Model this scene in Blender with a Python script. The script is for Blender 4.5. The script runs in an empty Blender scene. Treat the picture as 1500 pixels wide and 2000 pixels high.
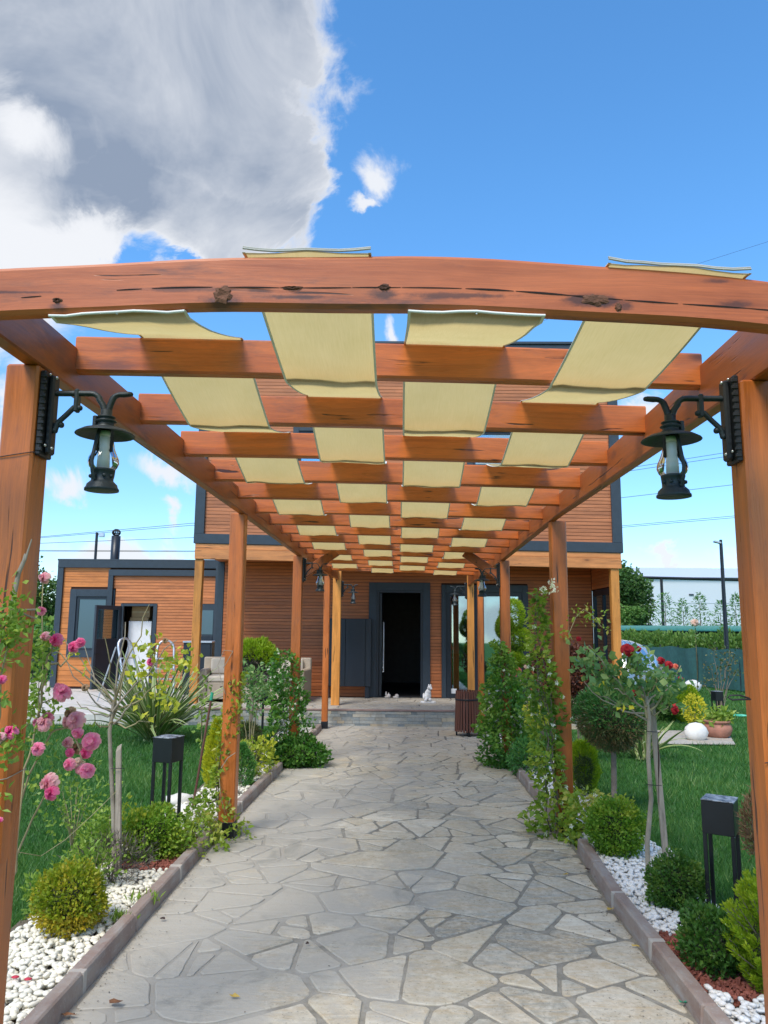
import bpy, math, random
import numpy as np
from mathutils import Vector, Matrix
random.seed(7)
RNG = np.random.default_rng(7)
rad = math.radians
sc = bpy.context.scene
COL = sc.collection

# ------------------------------------------------------------------ camera
F_PX, CAM_H = 1490.0, 1.55
PITCH, YAW, ROLL = rad(8.7), rad(0.97), rad(0.5)
_f = Vector((-math.sin(YAW)*math.cos(PITCH), math.cos(YAW)*math.cos(PITCH), math.sin(PITCH)))
_r0 = Vector((math.cos(YAW), math.sin(YAW), 0)); _u0 = _r0.cross(_f)
CR = _r0*math.cos(ROLL)+_u0*math.sin(ROLL); CU = -_r0*math.sin(ROLL)+_u0*math.cos(ROLL); CF = _f
cam_d = bpy.data.cameras.new('camera'); cam = bpy.data.objects.new('camera', cam_d); COL.objects.link(cam)
M3 = Matrix((CR, CU, -CF)).transposed()
cam.matrix_world = Matrix.Translation((0, 0, CAM_H)) @ M3.to_4x4()
cam_d.sensor_fit = 'HORIZONTAL'; cam_d.sensor_width = 36; cam_d.lens = F_PX/1500*36
cam_d.clip_start = 0.05; cam_d.clip_end = 3000
sc.camera = cam

def ray(px, py): return CF + CR*((px-750)/F_PX) - CU*((py-1000)/F_PX)
def gz(y):   # height of the garden: level, then falling gently towards the house
    return -0.0125*min(max(y-5.5, 0), 8.0)
def at(px, py, Y):
    d = ray(px, py); t = Y/d.y; return Vector((d.x*t, Y, CAM_H+d.z*t))
def ax(px, Y, py=1228): return at(px, py, Y).x
def az_(px, py, Y): return at(px, py, Y).z
def g(px, py, h=0.0):
    d = ray(px, py); z = h
    for _ in range(8):
        t = (z-CAM_H)/d.z; y = d.y*t; z = gz(y)+h
    return Vector((d.x*t, d.y*t, z))

# ------------------------------------------------------------------ world, sun, exposure
SUN_EL, SUN_AZ = rad(52), rad(205)      # azimuth clockwise from +Y: behind the camera, to the left
SKY_STRENGTH = 0.13
w = bpy.data.worlds.new('World'); sc.world = w; w.use_nodes = True
nt = w.node_tree; nt.nodes.clear()
class NB:
    def __init__(s, nt): s.nt = nt
    def n(s, t, **k):
        nd = s.nt.nodes.new(t)
        for a, b in k.items(): setattr(nd, a, b)
        return nd
    def lk(s, a, b): s.nt.links.new(a, b)
    def inp(s, sock, v):
        if isinstance(v, (int, float)): sock.default_value = v
        elif isinstance(v, (tuple, list)):
            sock.default_value = tuple(v) if len(v) == len(sock.default_value) else tuple(v)+(1,)
        else: s.lk(v, sock)
    def m(s, op, a, b=0.0, c=None, clamp=False):
        nd = s.n('ShaderNodeMath', operation=op, use_clamp=clamp)
        s.inp(nd.inputs[0], a); s.inp(nd.inputs[1], b)
        if c is not None: s.inp(nd.inputs[2], c)
        return nd.outputs[0]
    def ss(s, x, a, b, o0=0.0, o1=1.0):
        nd = s.n('ShaderNodeMapRange', interpolation_type='SMOOTHSTEP')
        s.inp(nd.inputs['Value'], x); s.inp(nd.inputs['From Min'], a); s.inp(nd.inputs['From Max'], b)
        s.inp(nd.inputs['To Min'], o0); s.inp(nd.inputs['To Max'], o1); return nd.outputs[0]
    def lin(s, x, a, b, o0=0.0, o1=1.0):
        nd = s.n('ShaderNodeMapRange')
        s.inp(nd.inputs['Value'], x); s.inp(nd.inputs['From Min'], a); s.inp(nd.inputs['From Max'], b)
        s.inp(nd.inputs['To Min'], o0); s.inp(nd.inputs['To Max'], o1); return nd.outputs[0]
    def mix(s, fac, a, b, bt='MIX'):
        nd = s.n('ShaderNodeMix', data_type='RGBA', blend_type=bt)
        s.inp(nd.inputs[0], fac); s.inp(nd.inputs[6], a); s.inp(nd.inputs[7], b); return nd.outputs[2]
    def noise(s, vec, scale, detail=4, rough=0.55, dist=0.0, out='Fac'):
        nd = s.n('ShaderNodeTexNoise'); s.inp(nd.inputs['Scale'], scale); s.inp(nd.inputs['Detail'], detail)
        s.inp(nd.inputs['Roughness'], rough); s.inp(nd.inputs['Distortion'], dist)
        if vec is not None: s.lk(vec, nd.inputs['Vector'])
        return nd.outputs[out]
    def vor(s, vec, scale, feature='F1', out='Distance', rnd=1.0):
        nd = s.n('ShaderNodeTexVoronoi', feature=feature); s.inp(nd.inputs['Scale'], scale)
        s.inp(nd.inputs['Randomness'], rnd)
        if vec is not None: s.lk(vec, nd.inputs['Vector'])
        return nd.outputs[out]
    def mapv(s, vec, scale=(1, 1, 1), loc=(0, 0, 0)):
        nd = s.n('ShaderNodeMapping'); nd.inputs['Scale'].default_value = scale; nd.inputs['Location'].default_value = loc
        s.lk(vec, nd.inputs['Vector']); return nd.outputs[0]
    def bump(s, h, strength=0.4, dist=0.01, normal=None):
        nd = s.n('ShaderNodeBump'); s.inp(nd.inputs['Strength'], strength); s.inp(nd.inputs['Distance'], dist)
        s.lk(h, nd.inputs['Height'])
        if normal is not None: s.lk(normal, nd.inputs['Normal'])
        return nd.outputs[0]
b = NB(nt)
tc = b.n('ShaderNodeTexCoord'); dirv = tc.outputs['Generated']
sky = b.n('ShaderNodeTexSky', sky_type='NISHITA'); sky.sun_disc = False
sky.sun_elevation = SUN_EL; sky.sun_rotation = SUN_AZ; sky.air_density = 1.0; sky.dust_density = 0.0; sky.ozone_density = 2.4
hs = b.n('ShaderNodeHueSaturation'); hs.inputs['Saturation'].default_value = 1.14; hs.inputs['Value'].default_value = 1.0
b.lk(sky.outputs[0], hs.inputs['Color'])
SKYGAIN = b.mix(1.0, hs.outputs[0], (0.62, 0.86, 0.93), 'MULTIPLY')
sep = b.n('ShaderNodeSeparateXYZ'); b.lk(dirv, sep.inputs[0])
az = b.m('ARCTAN2', sep.outputs[0], sep.outputs[1]); el = b.m('ARCSINE', sep.outputs[2])
wn = b.noise(dirv, 7.0, 9, 0.62, 0.6, out='Color')
wsep = b.n('ShaderNodeSeparateColor'); b.lk(wn, wsep.inputs[0])
az = b.m('ADD', az, b.m('MULTIPLY', b.m('SUBTRACT', wsep.outputs[0], 0.5), 0.16))
el = b.m('ADD', el, b.m('MULTIPLY', b.m('SUBTRACT', wsep.outputs[1], 0.5), 0.16))
def azel(px, py):
    d = ray(px, py).normalized(); return math.atan2(d.x, d.y), math.asin(d.z)
def blob(px, py, sx, sy):
    a0, e0 = azel(px, py); a1, _ = azel(px+sx, py); _, e1 = azel(px, py+sy)
    u = b.m('DIVIDE', b.m('SUBTRACT', az, a0), abs(a1-a0)); v = b.m('DIVIDE', b.m('SUBTRACT', el, e0), abs(e1-e0))
    return b.m('SUBTRACT', 1.0, b.m('SQRT', b.m('ADD', b.m('MULTIPLY', u, u), b.m('MULTIPLY', v, v))))
def union(l):
    r = l[0]
    for x in l[1:]: r = b.m('MAXIMUM', r, x)
    return r
big = union([blob(150, 40, 540, 320), blob(260, 250, 400, 270), blob(20, -200, 640, 330), blob(520, 120, 135, 90),
             blob(510, 330, 150, 120), blob(60, 470, 200, 110), blob(430, 440, 190, 100), blob(-250, 380, 420, 330)])
small = union([blob(742, 345, 62, 74), blob(715, 410, 50, 26), blob(130, 930, 60, 50), blob(310, 920, 100, 40),
               blob(328, 990, 40, 28), blob(240, 1085, 170, 42), blob(330, 1065, 60, 45), blob(1310, 1082, 40, 20), blob(1400, 1112, 80, 28),
               blob(1470, 1095, 70, 40), blob(30, 610, 150, 60), blob(20, 800, 60, 160), blob(765, 640, 26, 40), blob(960, 800, 60, 30), blob(1270, 800, 80, 30)])
lown = b.noise(dirv, 2.3, 5, 0.55, 0.3)
# the rest of the sky, away from the view: scattered cumulus of the same kind
front = b.m('MULTIPLY', b.ss(sep.outputs[1], 0.55, 0.8), b.ss(b.m('ABSOLUTE', sep.outputs[0]), 0.66, 0.5))
gen = b.m('SUBTRACT', b.m('MULTIPLY', b.m('SUBTRACT', lown, 0.50), 4.0), b.m('MULTIPLY', front, 4.0))
fine = b.noise(dirv, 16.0, 9, 0.6, 0.4)
fbm = b.m('MULTIPLY', b.m('SUBTRACT', fine, 0.5), 0.55)
a_big = b.ss(b.m('ADD', big, b.m('MULTIPLY', fbm, 1.0)), -0.03, 0.17)
a_small = b.m('MULTIPLY', b.ss(b.m('ADD', small, b.m('MULTIPLY', fbm, 1.5)), 0.0, 0.75), 0.95)
a_gen = b.ss(b.m('ADD', gen, fbm), 0.0, 0.3)
alpha = b.m('MAXIMUM', b.m('MAXIMUM', a_big, a_small), a_gen)
grey = union([b.ss(blob(280, 120, 520, 380), 0.0, 0.55), b.ss(blob(250, 380, 260, 130), 0.0, 0.7, 0, 1.0), b.ss(blob(60, -260, 1100, 420), 0.0, 0.5),
              b.ss(blob(470, 440, 240, 120), 0.0, 0.6, 0, .85), b.ss(blob(420, 300, 300, 160), 0, .5, 0, .7)])
bright = union([b.ss(blob(50, 240, 150, 90), 0.0, 0.9), b.ss(blob(60, 470, 230, 80), 0.0, 0.5)])
gn = b.noise(dirv, 5.0, 6, 0.6, 0.5)
grey = b.m('MULTIPLY', b.m('MULTIPLY', grey, b.m('SUBTRACT', 1.0, bright)), b.lin(gn, 0.32, 0.62, 0.42, 1.08), clamp=True)
grey = b.m('MULTIPLY', grey, b.ss(b.m('ADD', big, b.m('MULTIPLY', fbm, .8)), 0.0, 0.24))
grey = b.m('MAXIMUM', grey, b.m('MULTIPLY', b.ss(gen, 0.2, 0.9), 0.6))
K = 1.0/SKY_STRENGTH
ccol = b.mix(grey, (0.375*K, 0.385*K, 0.405*K), (0.122*K, 0.152*K, 0.205*K))
SKYGAIN = b.mix(b.ss(sep.outputs[2], 0.55, 0.0), SKYGAIN, b.mix(1.0, SKYGAIN, (0.86, 0.73, 0.83), 'MULTIPLY'))
final = b.mix(alpha, SKYGAIN, ccol)
bg = b.n('ShaderNodeBackground'); b.lk(final, bg.inputs[0]); bg.inputs[1].default_value = SKY_STRENGTH
wo = b.n('ShaderNodeOutputWorld'); b.lk(bg.outputs[0], wo.inputs[0])

sd = bpy.data.lights.new('sun', 'SUN'); sd.energy = 1.5; sd.angle = rad(22); sd.color = (1.0, 0.93, 0.84)
so = bpy.data.objects.new('sun', sd); COL.objects.link(so)
sdir = Vector((math.sin(SUN_AZ)*math.cos(SUN_EL), math.cos(SUN_AZ)*math.cos(SUN_EL), math.sin(SUN_EL)))
so.rotation_euler = sdir.to_track_quat('Z', 'Y').to_euler(); so.location = (0, 0, 20)
sc.view_settings.view_transform = 'Standard'; sc.view_settings.look = 'None'
sc.view_settings.gamma = 1; sc.view_settings.use_curve_mapping = False
sc.view_settings.exposure = 1.25
sc.render.engine = 'CYCLES'
sc.cycles.max_bounces = 6; sc.cycles.transparent_max_bounces = 12; sc.cycles.caustics_reflective = False; sc.cycles.caustics_refractive = False

# ------------------------------------------------------------------ mesh helpers
WL = {}
def wloc(o): return WL.get(o.name, Vector((0, 0, 0))) if o else Vector((0, 0, 0))
class MB:
    def __init__(s): s.v = []; s.f = []; s.sm = []
    def add(s, vs, fs, smooth=False):
        o = len(s.v); s.v += [tuple(v) for v in vs]; s.f += [tuple(i+o for i in f) for f in fs]; s.sm += [smooth]*len(fs); return s
    def box(s, x0, x1, y0, y1, z0, z1):
        v = [(x, y, z) for z in (z0, z1) for y in (y0, y1) for x in (x0, x1)]
        return s.add(v, [(0, 2, 3, 1), (4, 5, 7, 6), (0, 1, 5, 4), (2, 6, 7, 3), (0, 4, 6, 2), (1, 3, 7, 5)])
    def hexa(s, p, c=0.0):
        # p: 8 corners in box order (z, y, x); chamfered when c > 0
        p = [Vector(q) for q in p]
        if c <= 0: return s.add(p, [(0, 2, 3, 1), (4, 5, 7, 6), (0, 1, 5, 4), (2, 6, 7, 3), (0, 4, 6, 2), (1, 3, 7, 5)])
        V = []; F = []
        nb = {i: (i ^ 1, i ^ 2, i ^ 4) for i in range(8)}
        idx = {}
        for i in range(8):
            e = [(p[j]-p[i]).normalized()*c for j in nb[i]]
            for a in range(3):       # vertex on the face normal to axis a: moved along the other two
                idx[(i, a)] = len(V); V.append(p[i]+sum((e[k] for k in range(3) if k != a), Vector()))
        faces = [(0, 2, 3, 1, 2), (4, 5, 7, 6, 2), (0, 1, 5, 4, 1), (2, 6, 7, 3, 1), (0, 4, 6, 2, 0), (1, 3, 7, 5, 0)]
        for a0, b0, c0, d0, ax_ in faces: F.append(tuple(idx[(i, ax_)] for i in (a0, b0, c0, d0)))
        for ax_ in range(3):
            o = [k for k in range(3) if k != ax_]
            for i in range(8):
                if not (i >> ax_) & 1:
                    j = i ^ (1 << ax_); F.append((idx[(i, o[0])], idx[(j, o[0])], idx[(j, o[1])], idx[(i, o[1])]))
        for i in range(8): F.append((idx[(i, 0)], idx[(i, 1)], idx[(i, 2)]))
        return s.add(V, F)
    def cbox(s, x0, x1, y0, y1, z0, z1, c=0.006):
        return s.hexa([(x, y, z) for z in (z0, z1) for y in (y0, y1) for x in (x0, x1)], c)
    def tube(s, pts, r, n=8, cap=True):
        pts = [Vector(p) for p in pts]; rs = r if isinstance(r, (list, tuple)) else [r]*len(pts)
        V = []; F = []; up = None
        for i, p in enumerate(pts):
            d = (pts[min(i+1, len(pts)-1)]-pts[max(i-1, 0)]); d = d.normalized() if d.length > 1e-9 else Vector((0, 0, 1))
            if up is None: up = Vector((0, 0, 1)) if abs(d.z) < 0.9 else Vector((1, 0, 0))
            a = d.cross(up).normalized(); up = a.cross(d).normalized()
            for k in range(n):
                t = 2*math.pi*k/n; V.append(p+(a*math.cos(t)+up*math.sin(t))*rs[i])
        for i in range(len(pts)-1):
            for k in range(n): F.append((i*n+k, i*n+(k+1) % n, (i+1)*n+(k+1) % n, (i+1)*n+k))
        s.add(V, F, True)
        if cap:
            s.add(V[:n], [tuple(range(n))]); s.add(V[-n:], [tuple(reversed(range(n)))])
        return s
    def lathe(s, prof, c=(0, 0, 0), n=16, sx=1, sy=1):
        V = []; F = []
        for r, z in prof:
            for k in range(n):
                t = 2*math.pi*k/n; V.append((c[0]+sx*r*math.cos(t), c[1]+sy*r*math.sin(t), c[2]+z))
        for i in range(len(prof)-1):
            for k in range(n): F.append((i*n+k, i*n+(k+1) % n, (i+1)*n+(k+1) % n, (i+1)*n+k))
        return s.add(V, F, True)
    def ell(s, c, r, n=10, m=6, jit=0.0, rot=0):
        V = []; F = []; c = Vector(c)
        for i in range(m+1):
            ph = math.pi*i/m
            for k in range(n):
                t = 2*math.pi*k/n; j = 1+random.uniform(-jit, jit)
                x, y, z = r[0]*math.sin(ph)*math.cos(t)*j, r[1]*math.sin(ph)*math.sin(t)*j, r[2]*math.cos(ph)*j
                V.append((c.x+x*math.cos(rot)-y*math.sin(rot), c.y+x*math.sin(rot)+y*math.cos(rot), c.z+z))
        for i in range(m):
            for k in range(n): F.append((i*n+k, (i+1)*n+k, (i+1)*n+(k+1) % n, i*n+(k+1) % n))
        return s.add(V, F, True)
    def xf(s, mat):
        s.v = [tuple(mat @ Vector(v)) for v in s.v]; return s
    def build(s, name, mat, parent=None, local=False):
        me = bpy.data.meshes.new(name)
        off = Vector((0, 0, 0)) if local else wloc(parent)
        me.from_pydata([(v[0]-off.x, v[1]-off.y, v[2]-off.z) for v in s.v], [], s.f)
        me.polygons.foreach_set('use_smooth', s.sm); me.materials.append(mat); me.update()
        return link(name, me, parent)
def link(name, me, parent=None, loc=None):
    o = bpy.data.objects.new(name, me); COL.objects.link(o)
    if parent: o.parent = parent
    if loc is not None: o.location = loc
    WL[o.name] = wloc(parent)+(Vector(loc) if loc is not None else Vector((0, 0, 0)))
    return o
def tag(o, label=None, cat=None, group=None, kind=None):
    if label: o['label'] = label
    if cat: o['category'] = cat
    if group: o['group'] = group
    if kind: o['kind'] = kind
    return o
def thing(name, label, cat, loc=(0, 0, 0), group=None, rz=0):
    o = bpy.data.objects.new(name, None); COL.objects.link(o); o.location = loc; o.rotation_euler = (0, 0, rz)
    o.empty_display_size = 0.1
    WL[o.name] = Vector(loc); return tag(o, label, cat, group)
def copy_tree(o, parent=None, loc=None, rz=None, label=None):
    c = o.copy(); COL.objects.link(c)
    if parent: c.parent = parent
    if loc is not None: c.location = loc
    if rz is not None: c.rotation_euler = (0, 0, rz)
    if label: c['label'] = label
    for ch in list(o.children): copy_tree(ch, c)
    return c
UNIT = {}
def unit_box(mat):
    if mat.name not in UNIT:
        m = MB().box(-.5, .5, -.5, .5, -.5, .5); me = bpy.data.meshes.new('piece')
        me.from_pydata(m.v, [], m.f); me.materials.append(mat); UNIT[mat.name] = me
    return UNIT[mat.name]
def piece(name, mat, parent, x0, x1, y0, y1, z0, z1, rz=0):
    o = bpy.data.objects.new(name, unit_box(mat)); COL.objects.link(o); o.parent = parent
    o.location = Vector(((x0+x1)/2, (y0+y1)/2, (z0+z1)/2))-wloc(parent)
    o.scale = (x1-x0, y1-y0, z1-z0); o.rotation_euler = (0, 0, rz)
    return o
def bx(name, mat, parent, x0, x1, y0, y1, z0, z1, c=0.003):
    return MB().cbox(x0, x1, y0, y1, z0, z1, c).build(name, mat, parent)
def np_mesh(name, V, Fs, mat, parent=None, tint=None, smooth=False, local=False):
    # V (N,3), Fs (M,3 or 4)
    me = bpy.data.meshes.new(name); V = np.asarray(V, dtype=np.float32)
    if not local:
        o = wloc(parent); V = V-np.array([o.x, o.y, o.z], dtype=np.float32)
    Fs = np.asarray(Fs, dtype=np.int32); k = Fs.shape[1]
    me.vertices.add(len(V)); me.vertices.foreach_set('co', V.astype(np.float32).ravel())
    me.loops.add(Fs.size); me.loops.foreach_set('vertex_index', Fs.ravel())
    me.polygons.add(len(Fs)); me.polygons.foreach_set('loop_start', np.arange(0, Fs.size, k, dtype=np.int32))
    me.polygons.foreach_set('use_smooth', np.full(len(Fs), smooth))
    me.update(calc_edges=True)
    if tint is not None:
        a = me.attributes.new('tint', 'FLOAT', 'POINT'); a.data.foreach_set('value', np.asarray(tint, dtype=np.float32))
    me.materials.append(mat)
    return link(name, me, parent)

# ------------------------------------------------------------------ materials
MATS = {}
def newmat(name):
    m = bpy.data.materials.new(name); m.use_nodes = True; t = m.node_tree; t.nodes.clear(); bb = NB(t)
    o = bb.n('ShaderNodeOutputMaterial'); p = bb.n('ShaderNodeBsdfPrincipled'); bb.lk(p.outputs[0], o.inputs[0])
    MATS[name] = m; return m, bb, p, o
def plain(name, col, rough=0.5, metal=0.0, spec=0.5, bump=0.0, bscale=60, var=0.08):
    m, bb, p, o = newmat(name)
    pos = bb.n('ShaderNodeNewGeometry').outputs['Position']; inf = bb.n('ShaderNodeObjectInfo').outputs['Random']
    n1 = bb.noise(pos, 9, 4, 0.6)
    f = bb.m('ADD', bb.lin(n1, 0.3, 0.7, 1-var, 1+var), bb.m('MULTIPLY', bb.m('SUBTRACT', inf, 0.5), var))
    c = bb.n('ShaderNodeVectorMath', operation='SCALE'); c.inputs[0].default_value = col[:3]; bb.lk(f, c.inputs['Scale'])
    bb.lk(c.outputs[0], p.inputs['Base Color']); p.inputs['Roughness'].default_value = rough
    p.inputs['Metallic'].default_value = metal; p.inputs['Specular IOR Level'].default_value = spec
    if bump: bb.lk(bb.bump(bb.noise(pos, bscale, 4), bump, 0.003), p.inputs['Normal'])
    return m
def wood(name, col, axis, dark=0.30, rough=0.42, pale=None, knots=True, wear=0.5, spec=0.5, stains=()):
    """varnished pine with grain along the given axis"""
    m, bb, p, o = newmat(name)
    pos = bb.n('ShaderNodeNewGeometry').outputs['Position']; inf = bb.n('ShaderNodeObjectInfo').outputs['Random']
    off = bb.n('ShaderNodeVectorMath', operation='ADD'); bb.lk(pos, off.inputs[0])
    cmb = bb.n('ShaderNodeCombineXYZ')
    for i, k in enumerate((17.3, 9.1, 23.7)): bb.lk(bb.m('MULTIPLY', inf, k), cmb.inputs[i])
    bb.lk(cmb.outputs[0], off.inputs[1]); v = off.outputs[0]
    def st(lng, crs): s = [crs]*3; s[axis] = lng; return tuple(s)
    warp = bb.noise(bb.mapv(v, st(0.8, 2.2)), 1.0, 3, 0.5, out='Color')
    wv = bb.n('ShaderNodeVectorMath', operation='MULTIPLY_ADD'); bb.lk(warp, wv.inputs[0]); wv.inputs[1].default_value = (0.12,)*3; bb.lk(v, wv.inputs[2]); v2 = wv.outputs[0]
    fine = bb.noise(bb.mapv(v2, st(5, 190)), 1.0, 6, 0.72)
    mid = bb.noise(bb.mapv(v2, st(1.1, 22)), 1.0, 4, 0.6, 0.3)
    blot = bb.noise(v, 2.3, 4, 0.6)
    kd = bb.vor(bb.mapv(v2, st(1.25, 3.2)), 1.0); knot = bb.ss(kd, 0.10, 0.028) if knots else None
    ring = bb.ss(kd, 0.22, 0.08)
    crack = bb.m('MULTIPLY', bb.ss(bb.noise(bb.mapv(v2, st(0.75, 34)), 1.0, 2, 0.5), 0.655, 0.675), bb.ss(blot, 0.40, 0.52)) if knots else 0.0
    c1 = tuple(x*0.66 for x in col); c2 = tuple(min(1, x*1.18) for x in col)
    base = bb.mix(bb.lin(mid, 0.32, 0.68), c1, c2)
    base = bb.mix(bb.lin(fine, 0.35, 0.7, 0, 0.5), base, tuple(x*0.38 for x in col))
    base = bb.mix(bb.lin(blot, 0.35, 0.7, 0, 0.35), base, pale or tuple(min(1, x*1.35) for x in col))
    obj = bb.lin(inf, 0, 1, 0.86, 1.12)
    sc_ = bb.n('ShaderNodeVectorMath', operation='SCALE'); bb.lk(base, sc_.inputs[0]); bb.lk(obj, sc_.inputs['Scale']); base = sc_.outputs[0]
    if wear > 0:
        wr = bb.m('MULTIPLY', bb.m('MULTIPLY', bb.ss(bb.noise(bb.mapv(v, st(1.5, 7)), 1.0, 6, 0.7), 0.50, 0.68), wear), bb.ss(blot, 0.36, 0.58))
        base = bb.mix(wr, base, (0.075, 0.05, 0.045))
    if knots:
        base = bb.mix(bb.m('MULTIPLY', ring, 0.35), base, (0.16, 0.045, 0.015)); base = bb.mix(bb.m('MULTIPLY', knot, 0.8), base, (0.045, 0.018, 0.01))
    if knots: base = bb.mix(bb.m('MULTIPLY', crack, 0.9), base, (0.03, 0.012, 0.006))
    if stains:
        sp_ = bb.n('ShaderNodeSeparateXYZ'); bb.lk(pos, sp_.inputs[0]); sn = bb.m('SUBTRACT', bb.noise(bb.mapv(pos, (14, 14, 30)), 1, 6, .7), .5)
        for (kx, kz, rx, rz_, st_) in stains:
            uu = bb.m('DIVIDE', bb.m('SUBTRACT', sp_.outputs[0], kx), rx); vv = bb.m('DIVIDE', bb.m('SUBTRACT', sp_.outputs[2], kz), rz_)
            dd_ = bb.m('ADD', bb.m('SQRT', bb.m('ADD', bb.m('MULTIPLY', uu, uu), bb.m('MULTIPLY', vv, vv))), bb.m('MULTIPLY', sn, 1.8))
            base = bb.mix(bb.m('MULTIPLY', bb.ss(dd_, 1.0, 0.25), st_), base, (0.05, 0.026, 0.022))
    bb.lk(base, p.inputs['Base Color'])
    bb.lk(bb.lin(mid, 0.3, 0.7, rough-0.06, rough+0.14), p.inputs['Roughness']); p.inputs['Specular IOR Level'].default_value = spec
    h = bb.m('SUBTRACT', bb.m('MULTIPLY', fine, 0.4), bb.m('MULTIPLY', crack, 1.6) if knots else 0.0)
    bb.lk(bb.bump(h, 0.5, 0.002), p.inputs['Normal'])
    return m
W_ARCH = wood('wood_arch', (0.56, 0.142, 0.040), 0, rough=0.32, pale=(0.68, 0.215, 0.085), wear=0.8, stains=[(-.50, 2.462, .075, .030, .8), (-.30, 2.478, .13, .009, .8), (-.04, 2.488, .05, .020, .8), (.16, 2.485, .22, .013, .75), (.555, 2.470, .11, .026, .85), (.64, 2.455, .025, .02, .7), (-.97, 2.445, .04, .018, .8), (.95, 2.46, .07, .018, .7), (-.62, 2.50, .16, .010, .6), (-1.1, 2.49, .2, .006, .7), (.9, 2.53, .06, .010, .7)])
W_RAFT = wood('wood_rafter', (0.56, 0.142, 0.026), 0, rough=0.26, pale=(0.66, 0.21, 0.055), wear=0.55)
W_BEAM = wood('wood_beam', (0.44, 0.115, 0.026), 1, rough=0.34, pale=(0.54, 0.17, 0.05), wear=0.7)
W_POST = wood('wood_post', (0.55, 0.152, 0.028), 2, rough=0.30, pale=(0.64, 0.21, 0.05), wear=0.5)
W_LITE = wood('wood_light_post', (0.68, 0.28, 0.055), 2, rough=0.45, wear=0.1)
W_FASC = wood('wood_fascia', (0.68, 0.27, 0.085), 0, rough=0.45, wear=0.15)
W_SIDE = wood('wood_siding', (0.54, 0.195, 0.080), 0, rough=0.5, pale=(0.60, 0.23, 0.10), wear=0.05, knots=False)
W_SIDL = wood('wood_siding_lower', (0.60, 0.185, 0.056), 0, rough=0.45, pale=(0.66, 0.22, 0.08), wear=0.05, knots=False)
W_ANN = wood('wood_annex', (0.66, 0.235, 0.060), 0, rough=0.45, knots=False, wear=0.05)
W_ANF = wood('wood_annex_fine', (0.60, 0.220, 0.078), 0, rough=0.5, knots=False, wear=0.05)
W_BIN = wood('wood_bin', (0.16, 0.05, 0.028), 2, rough=0.4, knots=False, wear=0.3)
W_GREY = wood('wood_stake', (0.42, 0.36, 0.29), 2, rough=0.85, knots=True, wear=0.6, spec=0.2)
BACK = plain('siding_gap', (0.06, 0.02, 0.01), 0.8)
STEEL = plain('anthracite_trim', (0.030, 0.046, 0.064), 0.45, 0.0, 0.5, var=0.12)
STEELD = plain('anthracite_dark', (0.014, 0.022, 0.034), 0.38, 0.0, 0.5)
IRON = plain('cast_iron', (0.030, 0.042, 0.048), 0.48, 0.3, 0.5, bump=0.5, bscale=90, var=0.25)
BLACK = plain('black_metal', (0.008, 0.010, 0.013), 0.4, 0.0, 0.5, var=0.2)
WHITE = plain('white_paint', (0.78, 0.80, 0.82), 0.4)
ALU = plain('brushed_aluminium', (0.55, 0.60, 0.66), 0.35, 0.6)
CARD = plain('cardboard', (0.42, 0.28, 0.14), 0.85)
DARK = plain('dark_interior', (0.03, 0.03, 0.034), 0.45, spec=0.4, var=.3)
BEIGE = plain('beige_rattan', (0.40, 0.335, 0.255), 0.8, bump=0.7, bscale=120)
CUSH = plain('cushion', (0.50, 0.45, 0.37), 0.9, bump=0.3)
TERRA = plain('terracotta', (0.42, 0.19, 0.13), 0.8, bump=0.4, var=0.2)
BARK = plain('bark', (0.20, 0.165, 0.135), 0.9, bump=1.0, bscale=70, var=0.35)
BARKL = plain('pale_bark', (0.30, 0.26, 0.20), 0.85, bump=0.8, bscale=80, var=0.3)
TWIG = plain('green_twig', (0.30, 0.26, 0.14), 0.8, var=0.3)
WIRE = plain('wire', (0.02, 0.02, 0.022), 0.6)
TEAL = plain('teal_sheet', (0.05, 0.24, 0.22), 0.5)
HOSE = plain('green_hose', (0.08, 0.55, 0.40), 0.4)
NAIL = plain('bright_bolt', (0.6, 0.6, 0.58), 0.3, 0.8)
BTL = plain('brown_stick', (0.10, 0.035, 0.02), 0.5)
GRN = plain('green_cap', (0.02, 0.28, 0.16), 0.5)
STAT = plain('statue_stone', (0.55, 0.55, 0.55), 0.8, bump=0.8, bscale=60, var=0.5)
SLIP = plain('slipper', (0.6, 0.56, 0.54), 0.8, var=0.3)
WBAG = plain('white_cloth', (0.72, 0.72, 0.72), 0.8)
WARE = plain('warehouse_white', (0.62, 0.68, 0.74), 0.6, var=0.02)
PLANE_GREY = plain('bracket_plastic', (0.012, 0.014, 0.016), 0.5)
CONC = plain('pale_concrete', (0.55, 0.53, 0.49), 0.85, bump=0.4, bscale=30, var=0.12)
def glass(name, tint=(0.6, 0.75, 0.78), rough=0.02, mixf=0.5):
    m, bb, p, o = newmat(name)
    gl = bb.n('ShaderNodeBsdfGlossy'); gl.inputs['Roughness'].default_value = rough; gl.inputs['Color'].default_value = (*tint, 1)
    tr = bb.n('ShaderNodeBsdfTransparent'); tr.inputs['Color'].default_value = (*([.95]*3 if mixf == 0 else [0.75*x+0.2 for x in tint]), 1)
    fr = bb.n('ShaderNodeFresnel'); fr.inputs[0].default_value = 1.5
    mx = bb.n('ShaderNodeMixShader'); bb.lk(bb.m('ADD', fr.outputs[0], mixf, clamp=True), mx.inputs[0])
    bb.lk(tr.outputs[0], mx.inputs[1]); bb.lk(gl.outputs[0], mx.inputs[2]); bb.lk(mx.outputs[0], o.inputs[0]); return m
GLASS = glass('window_glass', (0.62, 0.80, 0.84), 0.02, 0.5)
GLASSL = glass('lantern_glass', (0.62, 0.64, 0.66), 0.05, 0.0)
GLASSF = glass('frosted_glass', (0.20, 0.25, 0.27), 0.3, 0.75)
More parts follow.
